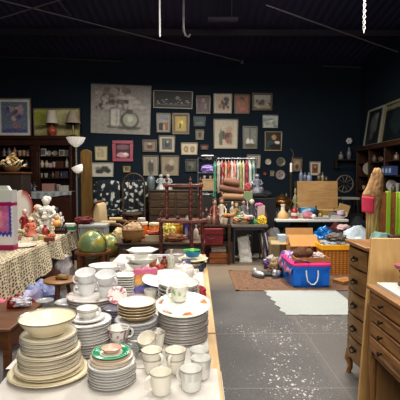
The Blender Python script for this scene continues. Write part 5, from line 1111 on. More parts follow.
q = MB(); q.box(-.24, .23, -.165, .165, .19, .205); q.build('lid_seam', pm((60, 16, 18), .5), t)
q = MB(); q.tube([(-.06, -.165, .15), (-.05, -.19, .12), (.04, -.19, .12), (.05, -.165, .15)], .008, 6); q.build('handle', pm((52, 26, 20), .5), t)
p = oz(220, 263, 0); t = T('crate', 'orange-brown wooden crate on the floor before dark bench', 'crate', (p.x, p.y+.05, 0)); q = MB()
for k in range(2): q.box(-.2, .2, -.16, -.145, .02+.1*k, .11+.1*k); q.box(-.2, .2, .145, .16, .02+.1*k, .11+.1*k)
q.box(-.2, -.185, -.15, .15, .02, .21); q.box(.185, .2, -.15, .15, .02, .21); q.box(-.19, .19, -.15, .15, 0, .02); q.build('slat_body', wood((120, 68, 34), (168, 104, 56), 'x', .5), t)
R = random.Random(3)
for k in range(5):
    h = .022; z = .212+.024*k; q = MB(); q.box(-.14, .14, -.1, .1, 0, .003); q.box(-.14, .14, -.1, .1, h-.003, h); q.box(-.14, -.136, -.1, .1, 0, h); q.box(-.136, .137, -.097, .097, .003, h-.003, m=1)
    c = [(150, 60, 74), (188, 182, 174), (176, 110, 124), (60, 52, 56), (168, 84, 98)][k]
    o = q.build('book', [pm(c, .5), pm((206, 198, 182), .8)], None, (p.x-.02+R.uniform(-.02, .02), p.y+.05, z), R.uniform(-.15, .15)); tag(o, '%s book, %s in the pile on wooden crate' % (['dark pink', 'off-white', 'light pink', 'black', 'rose'][k], ordinal(4-k, 5)), 'book', 'books on the wooden crate')
# white bag leaning under desk
p = oz(246, 262, 0); t = T('shopping_bag', 'white paper sack standing under the grey desk', 'bag', (p.x, p.y+.06, 0)); q = MB()
q.grid(lambda u, v: ((.13-.02*v)*math.cos(u*2*pi)*(abs(math.cos(u*2*pi))**4+abs(math.sin(u*2*pi))**4)**-.25-.05*v+.015*noise.noise(Vector((math.cos(u*6.28)*3, v*6, 1))), .08*math.sin(u*2*pi)*(1-.6*v)*(abs(math.cos(u*2*pi))**4+abs(math.sin(u*2*pi))**4)**-.25+.02*noise.noise(Vector((math.sin(u*6.28)*4, v*7, 3))), .47*v+.02*math.sin(u*9)*v), 48, 24)
q.build('sack', pm((200, 198, 194), .7, 0, .05, 8, bumpy=.4), t); q = MB(); q.tube([(-.02, -.02, .46), (.03, -.03, .52), (.1, -.03, .5)], .008, 6); q.build('handle', pm((196, 194, 190), .7), t)
# things on the desk and bench
DZ = .742
p = oy(241, 224, DY+.2); t = T('felt_flower_basket', 'shallow basket of green and coral felt flowers on grey desk', 'basket', (p.x, DY+.14, DZ)); q = MB(); q.lathe([(.15, 0), (.18, .05), (.17, .05), (.14, .01), (0, .01)], (0, 0, 0), 26, sy=.7); q.build('tray', pm((150, 130, 100), .8, bumpy=.4), t)
R = random.Random(11)
for k in range(24):
    a = R.uniform(0, 2*pi); r = .16*math.sqrt(R.random()); top = r < .1; c = (112, 168, 140) if math.sin(a) > .2 or top and R.random() < .55 else (206, 122, 96); z = .06+.1*(1-(r/.16)**2)
    q = MB()
    for j in range(6): b_ = j*pi/3+k; q.ball((r*math.cos(a)+.022*math.cos(b_), r*.65*math.sin(a)+.022*math.sin(b_), z), (.018, .018, .012), 7, 5)
    q.ball((r*math.cos(a), r*.65*math.sin(a), z+.008), .014, 7, 5); q.build('felt_flower', pm(c, .9, 0, .2, 30), t)
def doll(px, Y, z, H, dress, hair, label, skin=(186, 150, 130), dress2=None, seed=1):
    p = oy(px, 200, Y); t = T('doll', label, 'doll', (p.x, Y, z)); s = H
    q = MB(); q.lathe([(.2*s, 0), (.21*s, .02*s), (.15*s, .25*s), (.085*s, .48*s), (.1*s, .62*s), (.09*s, .70*s), (.03*s, .74*s)], (0, 0, 0), 24, colfn=lambda i, r, a, zz: (dress2 if dress2 and math.sin(a*4+seed) > .2 else dress), sy=.75); q.build('dress', vc(.85), t)
    q = MB(); q.ball((0, 0, .85*s), (.085*s, .09*s, .115*s), 18, 12); q.tube([(0, 0, .7*s), (0, 0, .78*s)], .03*s, 8); q.ball((0, -.09*s, .84*s), (.012*s, .018*s, .018*s), 6, 5); q.build('head', pm(skin, .5), t)
    q = MB(); q.ball((0, .02*s, .88*s), (.105*s, .1*s, .12*s), 16, 10, amp=.2, fr=4, seed=seed); q.build('hair', pm(hair, .8, bumpy=.5), t)
    for sd in (-1, 1): q = MB(); q.tube([(sd*.09*s, 0, .66*s), (sd*.17*s, -.03*s, .5*s), (sd*.15*s, -.1*s, .38*s)], [.035*s, .03*s, .022*s], 8); q.build('arm', pm(dress, .8), t); q = MB(); q.ball((sd*.15*s, -.11*s, .36*s), .024*s, 8, 6); q.build('hand', pm(skin, .5), t)
    return t
doll(214.5, DY+.2, DZ, .48, (128, 58, 56), (64, 42, 34), 'doll in red and cream dress on the dark bench', dress2=(176, 150, 130), seed=2)
doll(221.5, DY+.25, DZ, .50, (200, 188, 166), (104, 68, 44), 'doll in cream dress with reddish hair beside red-dressed doll', seed=4)
doll(206.5, DY+.3, DZ, .3, (52, 46, 50), (40, 34, 34), 'small dark-dressed doll at left end of bench', seed=5)
doll(243.5, DY+.46, DZ, .46, (120, 110, 112), (30, 26, 28), 'black-haired doll behind basket of felt flowers', seed=6)
doll(252, DY+.42, DZ, .45, (70, 70, 78), (176, 172, 170), 'white-haired doll in dark dress near right end of desk', seed=7)
doll(236.5, DY+.42, DZ, .38, (166, 150, 120), (150, 110, 60), 'tan-haired doll in pale dress behind felt flowers', seed=8)
doll(218, DY+.05, DZ, .24, (84, 44, 44), (40, 30, 30), 'little maroon doll at front of the bench', seed=9)
def animal(px, Y, z, Lb, c, label, c2=None, kind='toy_horse', face=1):
    """small standing quadruped: trunk, neck, head, legs and tail in one skin"""
    p = oy(px, 200, Y); t = T(kind, label, 'toy animal', (p.x, Y, z)); s = Lb; q = MB()
    q.tube([(-.45*s*face, 0, .62*s), (-.25*s*face, 0, .64*s), (0, 0, .60*s), (.25*s*face, 0, .64*s), (.4*s*face, 0, .72*s), (.52*s*face, 0, .95*s), (.56*s*face, 0, 1.04*s)], [.1*s, .16*s, .155*s, .17*s, .14*s, .09*s, .08*s], 14)
    q.tube([(.5*s*face, 0, 1.06*s), (.66*s*face, 0, .98*s), (.78*s*face, 0, .88*s)], [.085*s, .075*s, .045*s], 12)
    for sx, sy, h in ((.3, -.09, 0), (.3, .09, 0), (-.33, -.09, 1), (-.33, .09, 1)):
        kx = (.05 if not h else -.05)*s*face
        q.tube([(sx*s*face, sy*s, .6*s), (sx*s*face+(kx if h else 0), sy*s, .32*s), (sx*s*face, sy*s, .08*s), (sx*s*face+.02*s*face, sy*s, 0)], [.08*s, .045*s, .032*s, .045*s], 9)
    q.build('body', pm(c, .7, 0, .25, 20, bumpy=.2), t)
    q = MB(); q.tube([(-.46*s*face, 0, .66*s), (-.58*s*face, 0, .55*s), (-.6*s*face, 0, .3*s)], [.03*s, .05*s, .02*s], 8); q.build('tail', pm(c2 or c, .8), t)
    for sd in (-1, 1): q = MB(); q.lathe([(.03*s, 0), (.02*s, .06*s), (0, .1*s)], (.5*s*face, sd*.05*s, 1.1*s), 8); q.build('ear', pm(c, .7), t)
animal(229.5, DY+.2, DZ, .25, (158, 110, 62), 'tan toy horse left of the felt flowers on bench', (90, 60, 40), face=1)
animal(248.5, DY+.28, DZ+.0, .2, (176, 170, 164), 'grey-white toy animal right of felt flowers', face=-1)
p = oy(261.8, 224, DY+.1); heap('yellow_flowers', 'bright yellow flower bunch at right end of grey desk', 'flowers', (p.x, DY+.12, DZ), (.085, .07, .09), (206, 176, 62), 21, .5, 5)
q = MB(); q.box(-.07, .07, -.04, .04, 0, .33); p = oy(261, 220, DY+.35); tag(q.build('carton', pm((186, 166, 160), .6), None, (p.x, DY+.36, DZ), bevel=.005), 'tall pale carton with pink top behind yellow flowers', 'box')
p = oy(258, 206, DY+.35); heap('pink_bow', 'magenta bow on the pale carton', 'bow', (p.x+.02, DY+.36, DZ+.33), (.075, .05, .03), (176, 90, 140), 22)
p = oy(255, 220, DY+.1); heap('green_leaves', 'small green leaf bunch between felt flowers and yellow flowers', 'foliage', (p.x, DY+.14, DZ), (.05, .05, .05), (90, 150, 84), 24, .5, 4)
# striped deck chair folded, leaning on desk end
p = oz(266, 262, 0); t = T('folded_deckchair', 'folded striped purple and white deckchair leaning by grey desk', 'deckchair', (p.x+.1, p.y+.15, 0)); M = rz(.5) @ rx(-.35)
q = MB()
for k in range(6): q.box(-.1+.034*k, -.07+.034*k, -.012, .012, .05, .55, m=k % 3, M=M)
q.build('canvas', [pm((186, 180, 180), .8), pm((92, 66, 110), .8), pm((40, 36, 44), .8)], t)
for s in (-.125, .125): q = MB(); q.tube([M @ Vector((s, .02, -.0)), M @ Vector((s, 0, .6))], .014, 8); q.build('frame_rail', OAK, t)
# ================================================================== RIGHT SIDE
# ---- white folding table
FT0 = oy(277, 220, 8.2); FT1 = oy(349, 220, 8.2); FY0, FY1 = 8.2, 9.5; zt = oy(300, 219.5, 8.2).z
x0, x1 = FT0.x-.02, FT1.x; cx, cy = (x0+x1)/2, (FY0+FY1)/2
t = T('folding_table', 'white plastic folding table crowded with bric-a-brac', 'table', (cx, cy, 0))
q = MB(); q.prism([(x0-cx, FY0-cy), (x1-cx, FY0-cy), (x1-cx, FY1-cy), (x0-cx+.02, FY1-cy)], zt-.06, zt, 'xy'); q.build('tabletop', pm((196, 194, 188), .45, 0, .04), t, bevel=.015)
for sx in (x0-cx+.2, x1-cx-.2):
    q = MB(); q.tube([(sx, FY0-cy+.15, 0), (sx, FY0-cy+.15, zt-.06)], .016, 8); q.build('leg', LEGM, t)
    q = MB(); q.tube([(sx, FY1-cy-.15, 0), (sx, FY1-cy-.15, zt-.06)], .016, 8); q.build('leg', LEGM, t)
q = MB(); q.box(x0-cx+.1, x1-cx-.1, -.02, .02, .12, .16); q.build('brace', LEGM, t)
TZ = zt+.002
def onf(px, Y): return oy(px, 215, Y)
# tan board leaning
YB = 9.25; a = oy(297.5, 200, YB).x; b = oy(338, 200, YB).x; z1 = oy(310, 181, YB).z; M = rx(-.08)
q = MB(); w_ = (b-a)/2; q.box(-w_, w_, -.018, .018, 0, z1-TZ, M=M); tag(q.build('tan_board', wood((150, 116, 74), (182, 146, 98), 'x', .5), None, ((a+b)/2, YB, TZ), bevel=.004), 'large tan wooden board standing upright at back of folding table', 'board')
small('box', 300, TZ, YB+.19, z1-TZ-.02, .16, (50, 42, 36), 'dark box hidden behind the tan board, left', 'box'); q = MB(); q.box(-.38, .3, -.1, .1, 0, z1-TZ-.02); tag(q.build('box', pm((54, 44, 38), .6), None, (oy(323, 200, YB+.2).x, YB+.19, TZ)), 'dark wide box hidden behind the tan board', 'box')
zb = z1-.02
for a_ in [('bottle', 301, .3, .05, (104, 112, 128), 'blue-grey bottle above left end of tan board'), ('vase', 305, .22, .06, (92, 90, 92), 'grey vase right of blue-grey bottle above tan board'), ('bottle', 309, .22, .07, (116, 132, 158), 'pale blue bottle above tan board'),
           ('bottle', 319, .2, .05, (86, 70, 54), 'brown bottle above tan board, left of white-topped one'), ('bottle', 322.5, .22, .045, (120, 110, 92), 'white-topped bottle above tan board'), ('vase', 326.5, .14, .05, (70, 60, 50), 'small dark vase above right end of tan board')]:
    small(a_[0], a_[1], zb, YB+.2, a_[2], a_[3], a_[4], a_[5], group='bottles above the tan board')
# brass urn
p = onf(282, 9.0); t = T('brass_urn', 'wide brass bowl urn with dark foot at back of folding table', 'urn', (p.x, 9.0, TZ)); q = MB()
q.lathe([(.09, 0), (.1, .03), (.04, .08), (.05, .12), (.15, .17), (.21, .26), (.22, .32), (.2, .36), (.16, .38), (.14, .38), (.18, .32), (0, .2)], (0, 0, 0), 34); q.build('urn_body', pm((110, 74, 32), .3, .7, .3, 5), t); q = MB(); q.lathe([(.16, .385), (.12, .43), (.05, .47), (.02, .5), (.03, .53), (0, .55)], (0, 0, 0), 24); q.build('lid', pm((66, 48, 28), .4, .5), t)
small('bottle', 272, TZ, 9.3, .22, .07, (110, 68, 34), 'amber brown bottle left of the brass urn'); small('vase', 268, TZ, 9.2, .26, .08, (84, 60, 36), 'dark bronze vase left of amber bottle')
# tall candlestick
p = onf(290.5, 9.35); t = T('candlestick', 'tall slim candlestick with white candle and thin wire finial', 'candlestick', (p.x, 9.35, TZ)); H = oy(290, 172, 9.35).z-TZ; q = MB()
q.lathe([(.07, 0), (.075, .02), (.02, .05), (.025, H*.3), (.016, H*.5), (.03, H*.55), (.018, H*.9), (.035, H*.97), (.03, H)], (0, 0, 0), 18); q.build('stem', pm((74, 62, 46), .4, .4), t)
q = MB(); q.lathe([(.028, H), (.03, H+.02), (.03, H+.2), (.0, H+.22)], (0, 0, 0), 14); q.build('candle', pm((214, 210, 200), .5), t); q = MB(); q.tube([(0, 0, H+.2), (.03, 0, H+.3), (.05, 0, H+.42), (.02, 0, H+.5), (-.02, 0, H+.54)], .006, 6); q.build('wire_finial', pm((96, 92, 88), .4, .5), t)
for k, (px, Y, H_, R_, c, kd, lab) in enumerate((
 (295.5, 9.3, .62, .07, (128, 126, 96), 'figurine', 'pale olive statuette between candlestick and tan board'), (286.5, 9.3, .5, .06, (96, 92, 78), 'figurine', 'grey statuette left of candlestick'),
 (276, 8.75, .17, .045, (88, 96, 112), 'bottle', 'grey-blue bottle on folding table left of tan candle'), (271, 8.95, .12, .06, (196, 192, 184), 'cup', 'white cup on left corner of folding table'),
 (267.5, 9.1, .13, .05, (176, 170, 160), 'cup', 'pale cup behind white cup at table corner'))):
    small(kd, px, TZ, Y, H_, R_, c, lab)
p = onf(282.5, 8.45); t = T('candle_ornament', 'tan bell-shaped ornament with white neck at front of folding table', 'ornament', (p.x, 8.42, TZ)); q = MB(); q.lathe([(.11, 0), (.115, .02), (.11, .09), (.06, .15), (.045, .17)], (0, 0, 0), 24); q.build('bell_body', pm((196, 160, 110), .6, 0, .2, 25), t); q = MB(); q.lathe([(.045, .17), (.04, .26), (.05, .27), (.05, .3), (0, .3)], (0, 0, 0), 18); q.build('neck', pm((208, 202, 192), .5), t)
p = onf(294, 8.45); t = T('lantern', 'small red lantern on front of folding table', 'lantern', (p.x, 8.42, TZ)); q = MB(); q.lathe([(.07, 0), (.07, .02), (.06, .03), (.065, .15), (.05, .19), (.02, .22), (0, .23)], (0, 0, 0), 20); q.build('lantern_body', pm((146, 44, 40), .4), t); q = MB(); q.tube([(.055*math.cos(k/12*pi), 0, .19+.08*math.sin(k/12*pi)) for k in range(13)], .006, 6); q.build('handle', pm((70, 60, 56), .4), t); q = MB(); q.lathe([(.062, .05), (.072, .06), (.072, .11), (.066, .12)], (0, 0, 0), 20); q.build('band', pm((190, 180, 168), .5), t)
p = onf(301, 8.5); small('vase', 298.5, TZ, 8.5, .14, .045, (186, 172, 150), 'small cream vase right of red lantern')
p = onf(308, 8.42); heap('yarn_ball', 'pink, white and black bundle at front of folding table', 'bundle', (p.x, 8.4, TZ), (.12, .09, .08), (176, 110, 122), 31, .3, 4)
q = MB(); q.ball((0, 0, .05), (.05, .04, .05), 12, 8, amp=.3); tag(q.build('white_bow', pm((206, 200, 200), .8), None, (p.x+.09, 8.31, TZ)), 'white bow beside the pink bundle', 'bow')
p = onf(307, 8.95); t = T('blue_box', 'blue and white printed box before the tan board', 'box', (p.x, 8.95, TZ)); q = MB(); f_ = paint((64, 130, 176), [(.25, .5, .15, .3, (180, 196, 206)), (.7, .4, .2, .2, (40, 84, 130)), (.5, .8, .2, .15, (170, 190, 206))], 20, 77)
q.grid(lambda u, v: (-.17+.34*u, -.1, .19*v), 18, 10, f_); q.grid(lambda u, v: (-.17+.34*u, -.1+.2*v, .19), 18, 10, f_); q.grid(lambda u, v: (.17, -.1+.2*u, .19*v), 2, 2, lambda u, v: (50, 100, 140)); q.grid(lambda u, v: (-.17, -.1+.2*u, .19*v), 2, 2, lambda u, v: (50, 100, 140)); q.grid(lambda u, v: (-.17+.34*u, .1, .19*v), 2, 2, lambda u, v: (50, 100, 140)); q.build('box_body', vc(.5), t)
p = onf(330, 8.95); t = T('fluted_tray', 'long pale ribbed tray below the tan board', 'tray', (p.x-.05, 8.95, TZ)); q = MB(); q.box(-.3, .3, -.09, .09, 0, .11)
for k in range(9): q.box(-.29+.07*k, -.25+.07*k, -.1, .1, .11, .15)
q.build('tray_body', pm((166, 150, 120), .6), t, bevel=.01)
p = onf(327, 8.6); t = T('gilt_basket', 'golden oval basket with white lining on folding table', 'basket', (p.x, 8.55, TZ)); q = MB(); q.lathe([(.12, .05), (.13, .06), (.17, .16), (.16, .16), (.1, .07), (0, .07)], (0, 0, 0), 30, sy=.6); q.build('basket_body', pm((166, 132, 66), .7, bumpy=.5), t); q = MB(); q.box(-.14, .14, -.08, .08, 0, .05); q.build('base', pm((196, 190, 178), .7), t, bevel=.008)
p = onf(343, 8.4); t = T('mug', 'white mug with red band at right end of folding table', 'mug', (p.x-.06, 8.36, TZ)); q = MB(); q.lathe([(.07, 0), (.075, .01), (.08, .17), (.074, .17), (.065, .02), (0, .015)], (0, 0, 0), 24, colfn=lambda i, r, a, z: (170, 96, 110) if 0 else (200, 196, 198)); q.build('mug_body', CH((196, 190, 196)), t); q = MB(); q.lathe([(.078, .06), (.081, .062), (.082, .09), (.079, .092)], (0, 0, 0), 24); q.build('band', pm((150, 70, 100), .4), t); q = MB(); q.tube([(.07, 0, .03), (.12, 0, .05), (.12, 0, .12), (.075, 0, .14)], .01, 6); q.build('handle', CH(), t)
q = MB(); q.box(-.17, .17, -.12, .12, 0, .03); p = onf(325, 8.33); tag(q.build('tray', pm((150, 150, 150), .5), None, (p.x-.1, 8.33, TZ), bevel=.006), 'flat grey tray at front edge of folding table', 'tray')
q = MB(); M = ry(.28); q.box(-.12, .12, -.02, .02, -.12, .12, M=M); p = onf(347, 8.9); tag(q.build('cardboard_sheet', pm((168, 138, 92), .8), None, (p.x-.1, 8.85, TZ+.152)), 'tilted tan cardboard panel right of ribbed tray', 'panel')
heap('black_cloth', 'black cloth bundle on the folding table, middle', 'cloth', (onf(318, 8.6).x, 8.62, TZ), (.1, .1, .09), (28, 26, 30), 33)
q = MB(); q.lathe([(.1, 0), (.13, .03), (.06, .1), (.05, .13), (0, .14)], (0, 0, 0), 20); p = onf(337, 8.75); tag(q.build('dark_pot', pm((40, 36, 36), .5), None, (p.x-.02, 8.72, TZ)), 'squat dark pot between gilt basket and mug', 'pot')
heap('red_cloth', 'dark red cloth hanging heap under folding table right', 'cloth', (onf(335, 8.05).x, 7.95, .0), (.28, .2, .4), (74, 24, 28), 35, .3, 3)
heap('pink_cloth', 'pale pink cloth on the dark red heap', 'cloth', (onf(343, 7.9).x, 7.85, .56), (.14, .1, .07), (190, 160, 160), 36)
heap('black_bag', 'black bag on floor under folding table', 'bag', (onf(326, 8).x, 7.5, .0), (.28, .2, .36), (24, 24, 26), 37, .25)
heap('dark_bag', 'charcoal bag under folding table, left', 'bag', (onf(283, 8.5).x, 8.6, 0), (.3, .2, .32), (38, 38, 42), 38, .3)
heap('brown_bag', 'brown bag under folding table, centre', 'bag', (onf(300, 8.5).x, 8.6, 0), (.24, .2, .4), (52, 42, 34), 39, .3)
# ---- wheel-backed chair on dark chest
WYc = 10.0; p = oy(347.5, 195, WYc); zs = oy(347, 197, WYc).z
q = MB(); q.box(p.x-.3, p.x+.3, WYc-.25, WYc+.25, 0, .72); tag(q.build('chest', pm((30, 28, 30), .7), bevel=.01), 'black chest under the wheel-backed chair', 'chest')
t = T('wheelback_chair', 'chair with dark spoked round back and pale seat on black chest', 'chair', (p.x, WYc, .722)); zz = .722
q = MB(); pillowbox(-.25, .25, -.24, .2, zs-.07-zz, zs-zz).build('seat', pm((150, 144, 132), .8), t)
zc = oy(347, 184, WYc).z-zz; Rr = 8.6/400*WYc; BK = pm((34, 26, 24), .4)
q = MB(); q.tube([(Rr*math.cos(k/28*2*pi), .2, zc+Rr*math.sin(k/28*2*pi)) for k in range(28)], .018, 8, True); q.build('wheel_back', pm((104, 88, 76), .4), t)
q = MB()
for k in range(10): a = k*pi/5; q.tube([(0, .2, zc), (Rr*math.cos(a), .2, zc+Rr*math.sin(a))], .01, 6)
q.build('spokes', pm((96, 82, 72), .4), t); q = MB(); q.lathe([(0, -.02), (.05, -.02), (.05, .02), (0, .02)], (0, .2, zc), 16, M=rx(pi/2)); q.build('hub', BK, t)
for sx in (-.2, .2): 
    for sy in (-.2, .18): q = MB(); q.tube([(sx, sy, 0), (sx*.9, sy*.9, zs-.07-zz)], .018, 8); q.build('leg', BK, t)
# ---- wall shelf
a = ow(334, 159.5, .0); b = ow(359, 168.5, .0); cxs = (a.x+b.x)/2; w_ = (b.x-a.x)/2; yb = (a.y+b.y)/2
t = T('wall_shelf', 'small dark shelf with rail fixed to back wall near corner', 'shelf', (cxs, yb, b.z), WROT); h = a.z-b.z
q = MB(); q.box(-w_, w_, -.2, 0, h-.035, h); q.build('shelf_board', wood((40, 30, 26), (70, 52, 42), 'x', .5), t)
for s in (-1, 1): q = MB(); q.box(s*w_-.02, s*w_+.02, -.18, 0, 0, h-.035); q.build('bracket', wood((40, 30, 26), (70, 52, 42), 'z', .5), t)
q = MB(); q.tube([(-w_, -.15, .03), (w_, -.15, .03)], .012, 8); q.build('rail', wood((40, 30, 26), (70, 52, 42), 'x', .5), t)
zsft = a.z+.002
small('bottle', 340.5, zsft, yb-.1, .22, .07, (130, 122, 118), 'white-labelled jar on left of the wall shelf', cat='jar'); small('vase', 348.5, zsft, yb-.1, .34, .07, (112, 116, 124), 'grey vase on wall shelf under the white flower')
p = oy(349, 141, yb-.1); t = T('artificial_flower', 'white flower rising from grey vase on the wall shelf', 'flower', (p.x, yb-.1, zsft+.34)); hh = p.z-zsft-.34; q = MB(); q.tube([(-.01, 0, -.06), (0, 0, hh)], .006, 6); q.build('stem', pm((60, 70, 56), .6), t)
q = MB()
for k in range(6): an = k*pi/3; q.ball((.05*math.cos(an), -.02, hh+.05*math.sin(an)), (.045, .02, .045), 10, 7)
q.build('petals', pm((190, 188, 190), .6), t)
# ---- hutch on right wall
HX, HY0, HY1 = 4.3, 8.3, 10.75; HZ = 2.42; cyh = (HY0+HY1)/2
t = T('hutch', 'long brown wooden hutch with open shelves along right wall', 'hutch', (4.55, cyh, 0)); HW = wood((42, 25, 18), (76, 47, 31), 'y', .45); HWz = wood((40, 24, 17), (72, 45, 30), 'z', .45)
q = MB(); q.box(-.28, .24, HY0-cyh-.03, HY1-cyh+.03, HZ-.12, HZ); q.build('cornice', HW, t, bevel=.015)
for y in (HY0, HY0+.82, HY0+1.64, HY1-.06): q = MB(); q.box(-.25, .24, y-cyh, y-cyh+.06, 0, HZ-.12); q.build('upright', HWz, t, bevel=.005)
q = MB(); q.box(.2, .24, HY0-cyh, HY1-cyh, 0, HZ-.1); q.build('back_panel', pm((40, 26, 20), .6), t)
HS = [.9, 1.3, 1.66, 2.0]
for z in HS: q = MB(); q.box(-.22, .2, HY0-cyh, HY1-cyh, z-.03, z); q.build('shelf', HW, t)
q = MB(); q.box(-.25, .2, HY0-cyh, HY1-cyh, 0, .87); q.build('cupboard', HW, t)
def onh(px, Xp=4.42):
    d = ray(px, 170); return Xp/d.x*d.y
def hs(kind, px, z, H, R, c, label, X_=4.42):
    Y = onh(px, X_); pp = Vector((X_, Y, z)); q = 0
    o = small(kind, px, z, Y, H, R, c, label, group='ornaments in the hutch'); return o
hs('plate', 369.2, 1.66, .3, .17, (150, 144, 130), 'round pale plate standing on third hutch shelf', 4.36)
hs('cup', 364, 1.3, .1, .05, (166, 150, 130), 'tan cup on second hutch shelf, far end'); hs('cup', 385, 1.3, .12, .06, (186, 182, 176), 'white cup on second hutch shelf')
for k, px in enumerate((386, 389.5, 393)):
    Y = onh(px, 4.3); q = MB(); q.box(-.07, .07, -.07, .07, 0, .2, m=0); q.box(-.073, .0, -.05, .05, .05, .15, m=1); tag(q.build('blue_box', [pm((60, 78, 120), .5), pm((150, 160, 178), .5)], None, (4.3, Y, 1.662)), 'blue and white box on third hutch shelf, %s' % ('farthest', 'middle one', 'nearest')[k], 'box', 'blue boxes in the hutch')
for k, px in enumerate((376, 380.5, 384.5, 389, 393.5, 398)): hs(('vase', 'bottle', 'cup')[k % 3], px, 1.3, .16+.03*(k % 2), .05, [(120, 116, 116), (96, 88, 84), (150, 146, 140)][k % 3], '%s ornament on second hutch shelf, number %s from far end' % (('grey', 'dark', 'pale')[k % 3], ('one', 'two', 'three', 'four', 'five', 'six')[k]))
for k, px in enumerate((374, 380, 396)): hs(('vase', 'plate', 'bottle')[k], px, 2.0, .17, .06, (100, 86, 74), '%s brown ornament on top hutch shelf' % ('far', 'middle', 'near')[k])
# frames leaning on wall on top of hutch
def leanframe(pxa, pxb, ytop, label, fc, fn, fpx):
    Ya = 4.62/ray(pxa, 147).x*ray(pxa, 147).y; Yb = 4.62/ray(pxb, 147).x*ray(pxb, 147).y; h = 1.02
    t = T('framed_picture', label, 'picture', (4.60, (Ya+Yb)/2, HZ+.004), -pi/2, 'pictures standing on cabinets'); w = Ya-Yb; M = rx(-.13)
    q = MB(); f = fpx
    for (xa, xb, za, zb) in ((-w/2, w/2, 0, f), (-w/2, w/2, h-f, h), (-w/2, -w/2+f, f, h-f), (w/2-f, w/2, f, h-f)): q.box(xa, xb, -.02, .02, za, zb, M=M)
    q.build('frame', pm(fc, .4), t); q = MB(); q.grid(lambda u, v: M @ Vector((-w/2+f+(w-2*f)*u, -.002, f+(h-2*f)*v)), 26, 30, fn); q.build('print', vc(.35), t)
leanframe(364, 379.5, 108, 'white-framed dark floral picture leaning on wall above hutch', (150, 146, 138), paint((38, 42, 44), [(.5, .6, .25, .3, (96, 102, 98)), (.4, .3, .15, .15, (84, 84, 80)), (.65, .8, .12, .12, (120, 120, 112))], 12, 81), .06)
leanframe(381, 404, 100, 'gilt-framed dark picture leaning on wall above hutch, nearer camera', (138, 130, 96), paint((30, 36, 40), [(.4, .92, .6, .06, (120, 122, 100)), (.6, .5, .3, .3, (44, 54, 56))], 8, 82), .06)
# ---- carved tan totem with pink sheet
TY = 5.2; p = oy(371, 240, TY); t = T('driftwood_carving', 'tall tan carved trunk with hooded flaring top, behind the narrow chest', 'carving', (p.x, TY, 0)); q = MB()
K = TY/400; cxp = 371
rows = [(290, 366, 376.5), (240, 366, 376.5), (222, 365.5, 377.5), (206, 365.5, 379.5), (200, 364, 380.5), (196, 361.2, 381), (193, 362, 381.4), (188, 365, 381.6), (182, 367.6, 381.7), (176, 369.5, 381.6), (171, 371, 380.6), (168.5, 373, 379), (167.6, 375, 377)]
prof = []
vs = []; fs = []; cs = []; seg = 26
for i, (py, xa, xb) in enumerate(rows):
    z = oy(371, py, TY).z if i else 0; c = ((xa+xb)/2-cxp)*K; r = (xb-xa)/2*K
    for k in range(seg):
        a = 2*pi*k/seg; n = 1+.05*noise.noise(Vector((math.cos(a)*3, math.sin(a)*3, z*7))); vs.append((c+r*n*math.cos(a), r*.8*n*math.sin(a), z))
        low = z < oy(371, 208, TY).z; g = noise.noise(Vector((math.cos(a)*2.5, math.sin(a)*2.5, z*6)))
        cs.append(((128, 84, 44) if g > .12 else ((196, 176, 120) if g > -.2 else (150, 128, 70))) if low else mixc((172, 138, 96), (124, 94, 62), min(1, max(0, .5+1.1*g+.5*noise.noise(Vector((math.cos(a)*9, math.sin(a)*9, z*25)))))))
for i in range(len(rows)-1):
    for k in range(seg): k2 = (k+1) % seg; fs.append((i*seg+k, i*seg+k2, (i+1)*seg+k2, (i+1)*seg+k))
fs.append(tuple((len(rows)-1)*seg+k for k in range(seg))); fs.append(tuple(reversed(range(seg)))); q.add(vs, fs, cs); o = q.build('trunk', vc(.85), t); dm = o.modifiers.new('sub', 'SUBSURF'); dm.levels = 2; dm.render_levels = 2; tx = bpy.data.textures.new('bark', 'CLOUDS'); tx.noise_scale = .035; dd = o.modifiers.new('bark', 'DISPLACE'); dd.texture = tx; dd.strength = .022; dd.texture_coords = 'LOCAL'
a = oy(361.5, 213.5, TY-.14); b = oy(374, 197.5, TY-.14); q = MB(); q.grid(lambda u, v: (a.x+(b.x-a.x)*u, TY-.14-.02*math.sin(u*3), a.z+(b.z-a.z)*v+.02*(1-u)), 8, 8); tag(q.build('pink_sheet', pm((206, 62, 92), .7, 0, .05), solid=.003), 'bright pink paper sheet pinned to the carved trunk', 'paper')
# ---- lime and rust screen
SYc = 5.6; t = T('folding_screen', 'folding screen of rust panels edged in lime green', 'screen', (oy(390, 210, SYc).x, SYc, 0)); cx = t.location.x; LIME = pm((140, 176, 48), .6, 0, .15, 6); RUST = pm((140, 86, 46), .8, 0, .5, 16, bumpy=.3)
for k, (pa, pb, dy) in enumerate(((377.5, 388, 0), (388, 399.5, .06), (399.5, 412, 0))):
    xa, xb = oy(pa, 210, SYc).x-cx, oy(pb, 210, SYc).x-cx; zt = oy(390, 191, SYc).z
    q = MB(); q.box(xa+.02, xb-.02, dy-.01, dy+.01, .1, zt-.02); f = q.build('panel', RUST, t)
    for (x, w_) in ((xa, .014), (xb, .03)): d = MB(); d.box(x-w_, x+w_, dy-.022, dy+.022, 0, zt-(.0 if k == 0 else .015)); d.build('edge_strip', LIME, t, bevel=.006)
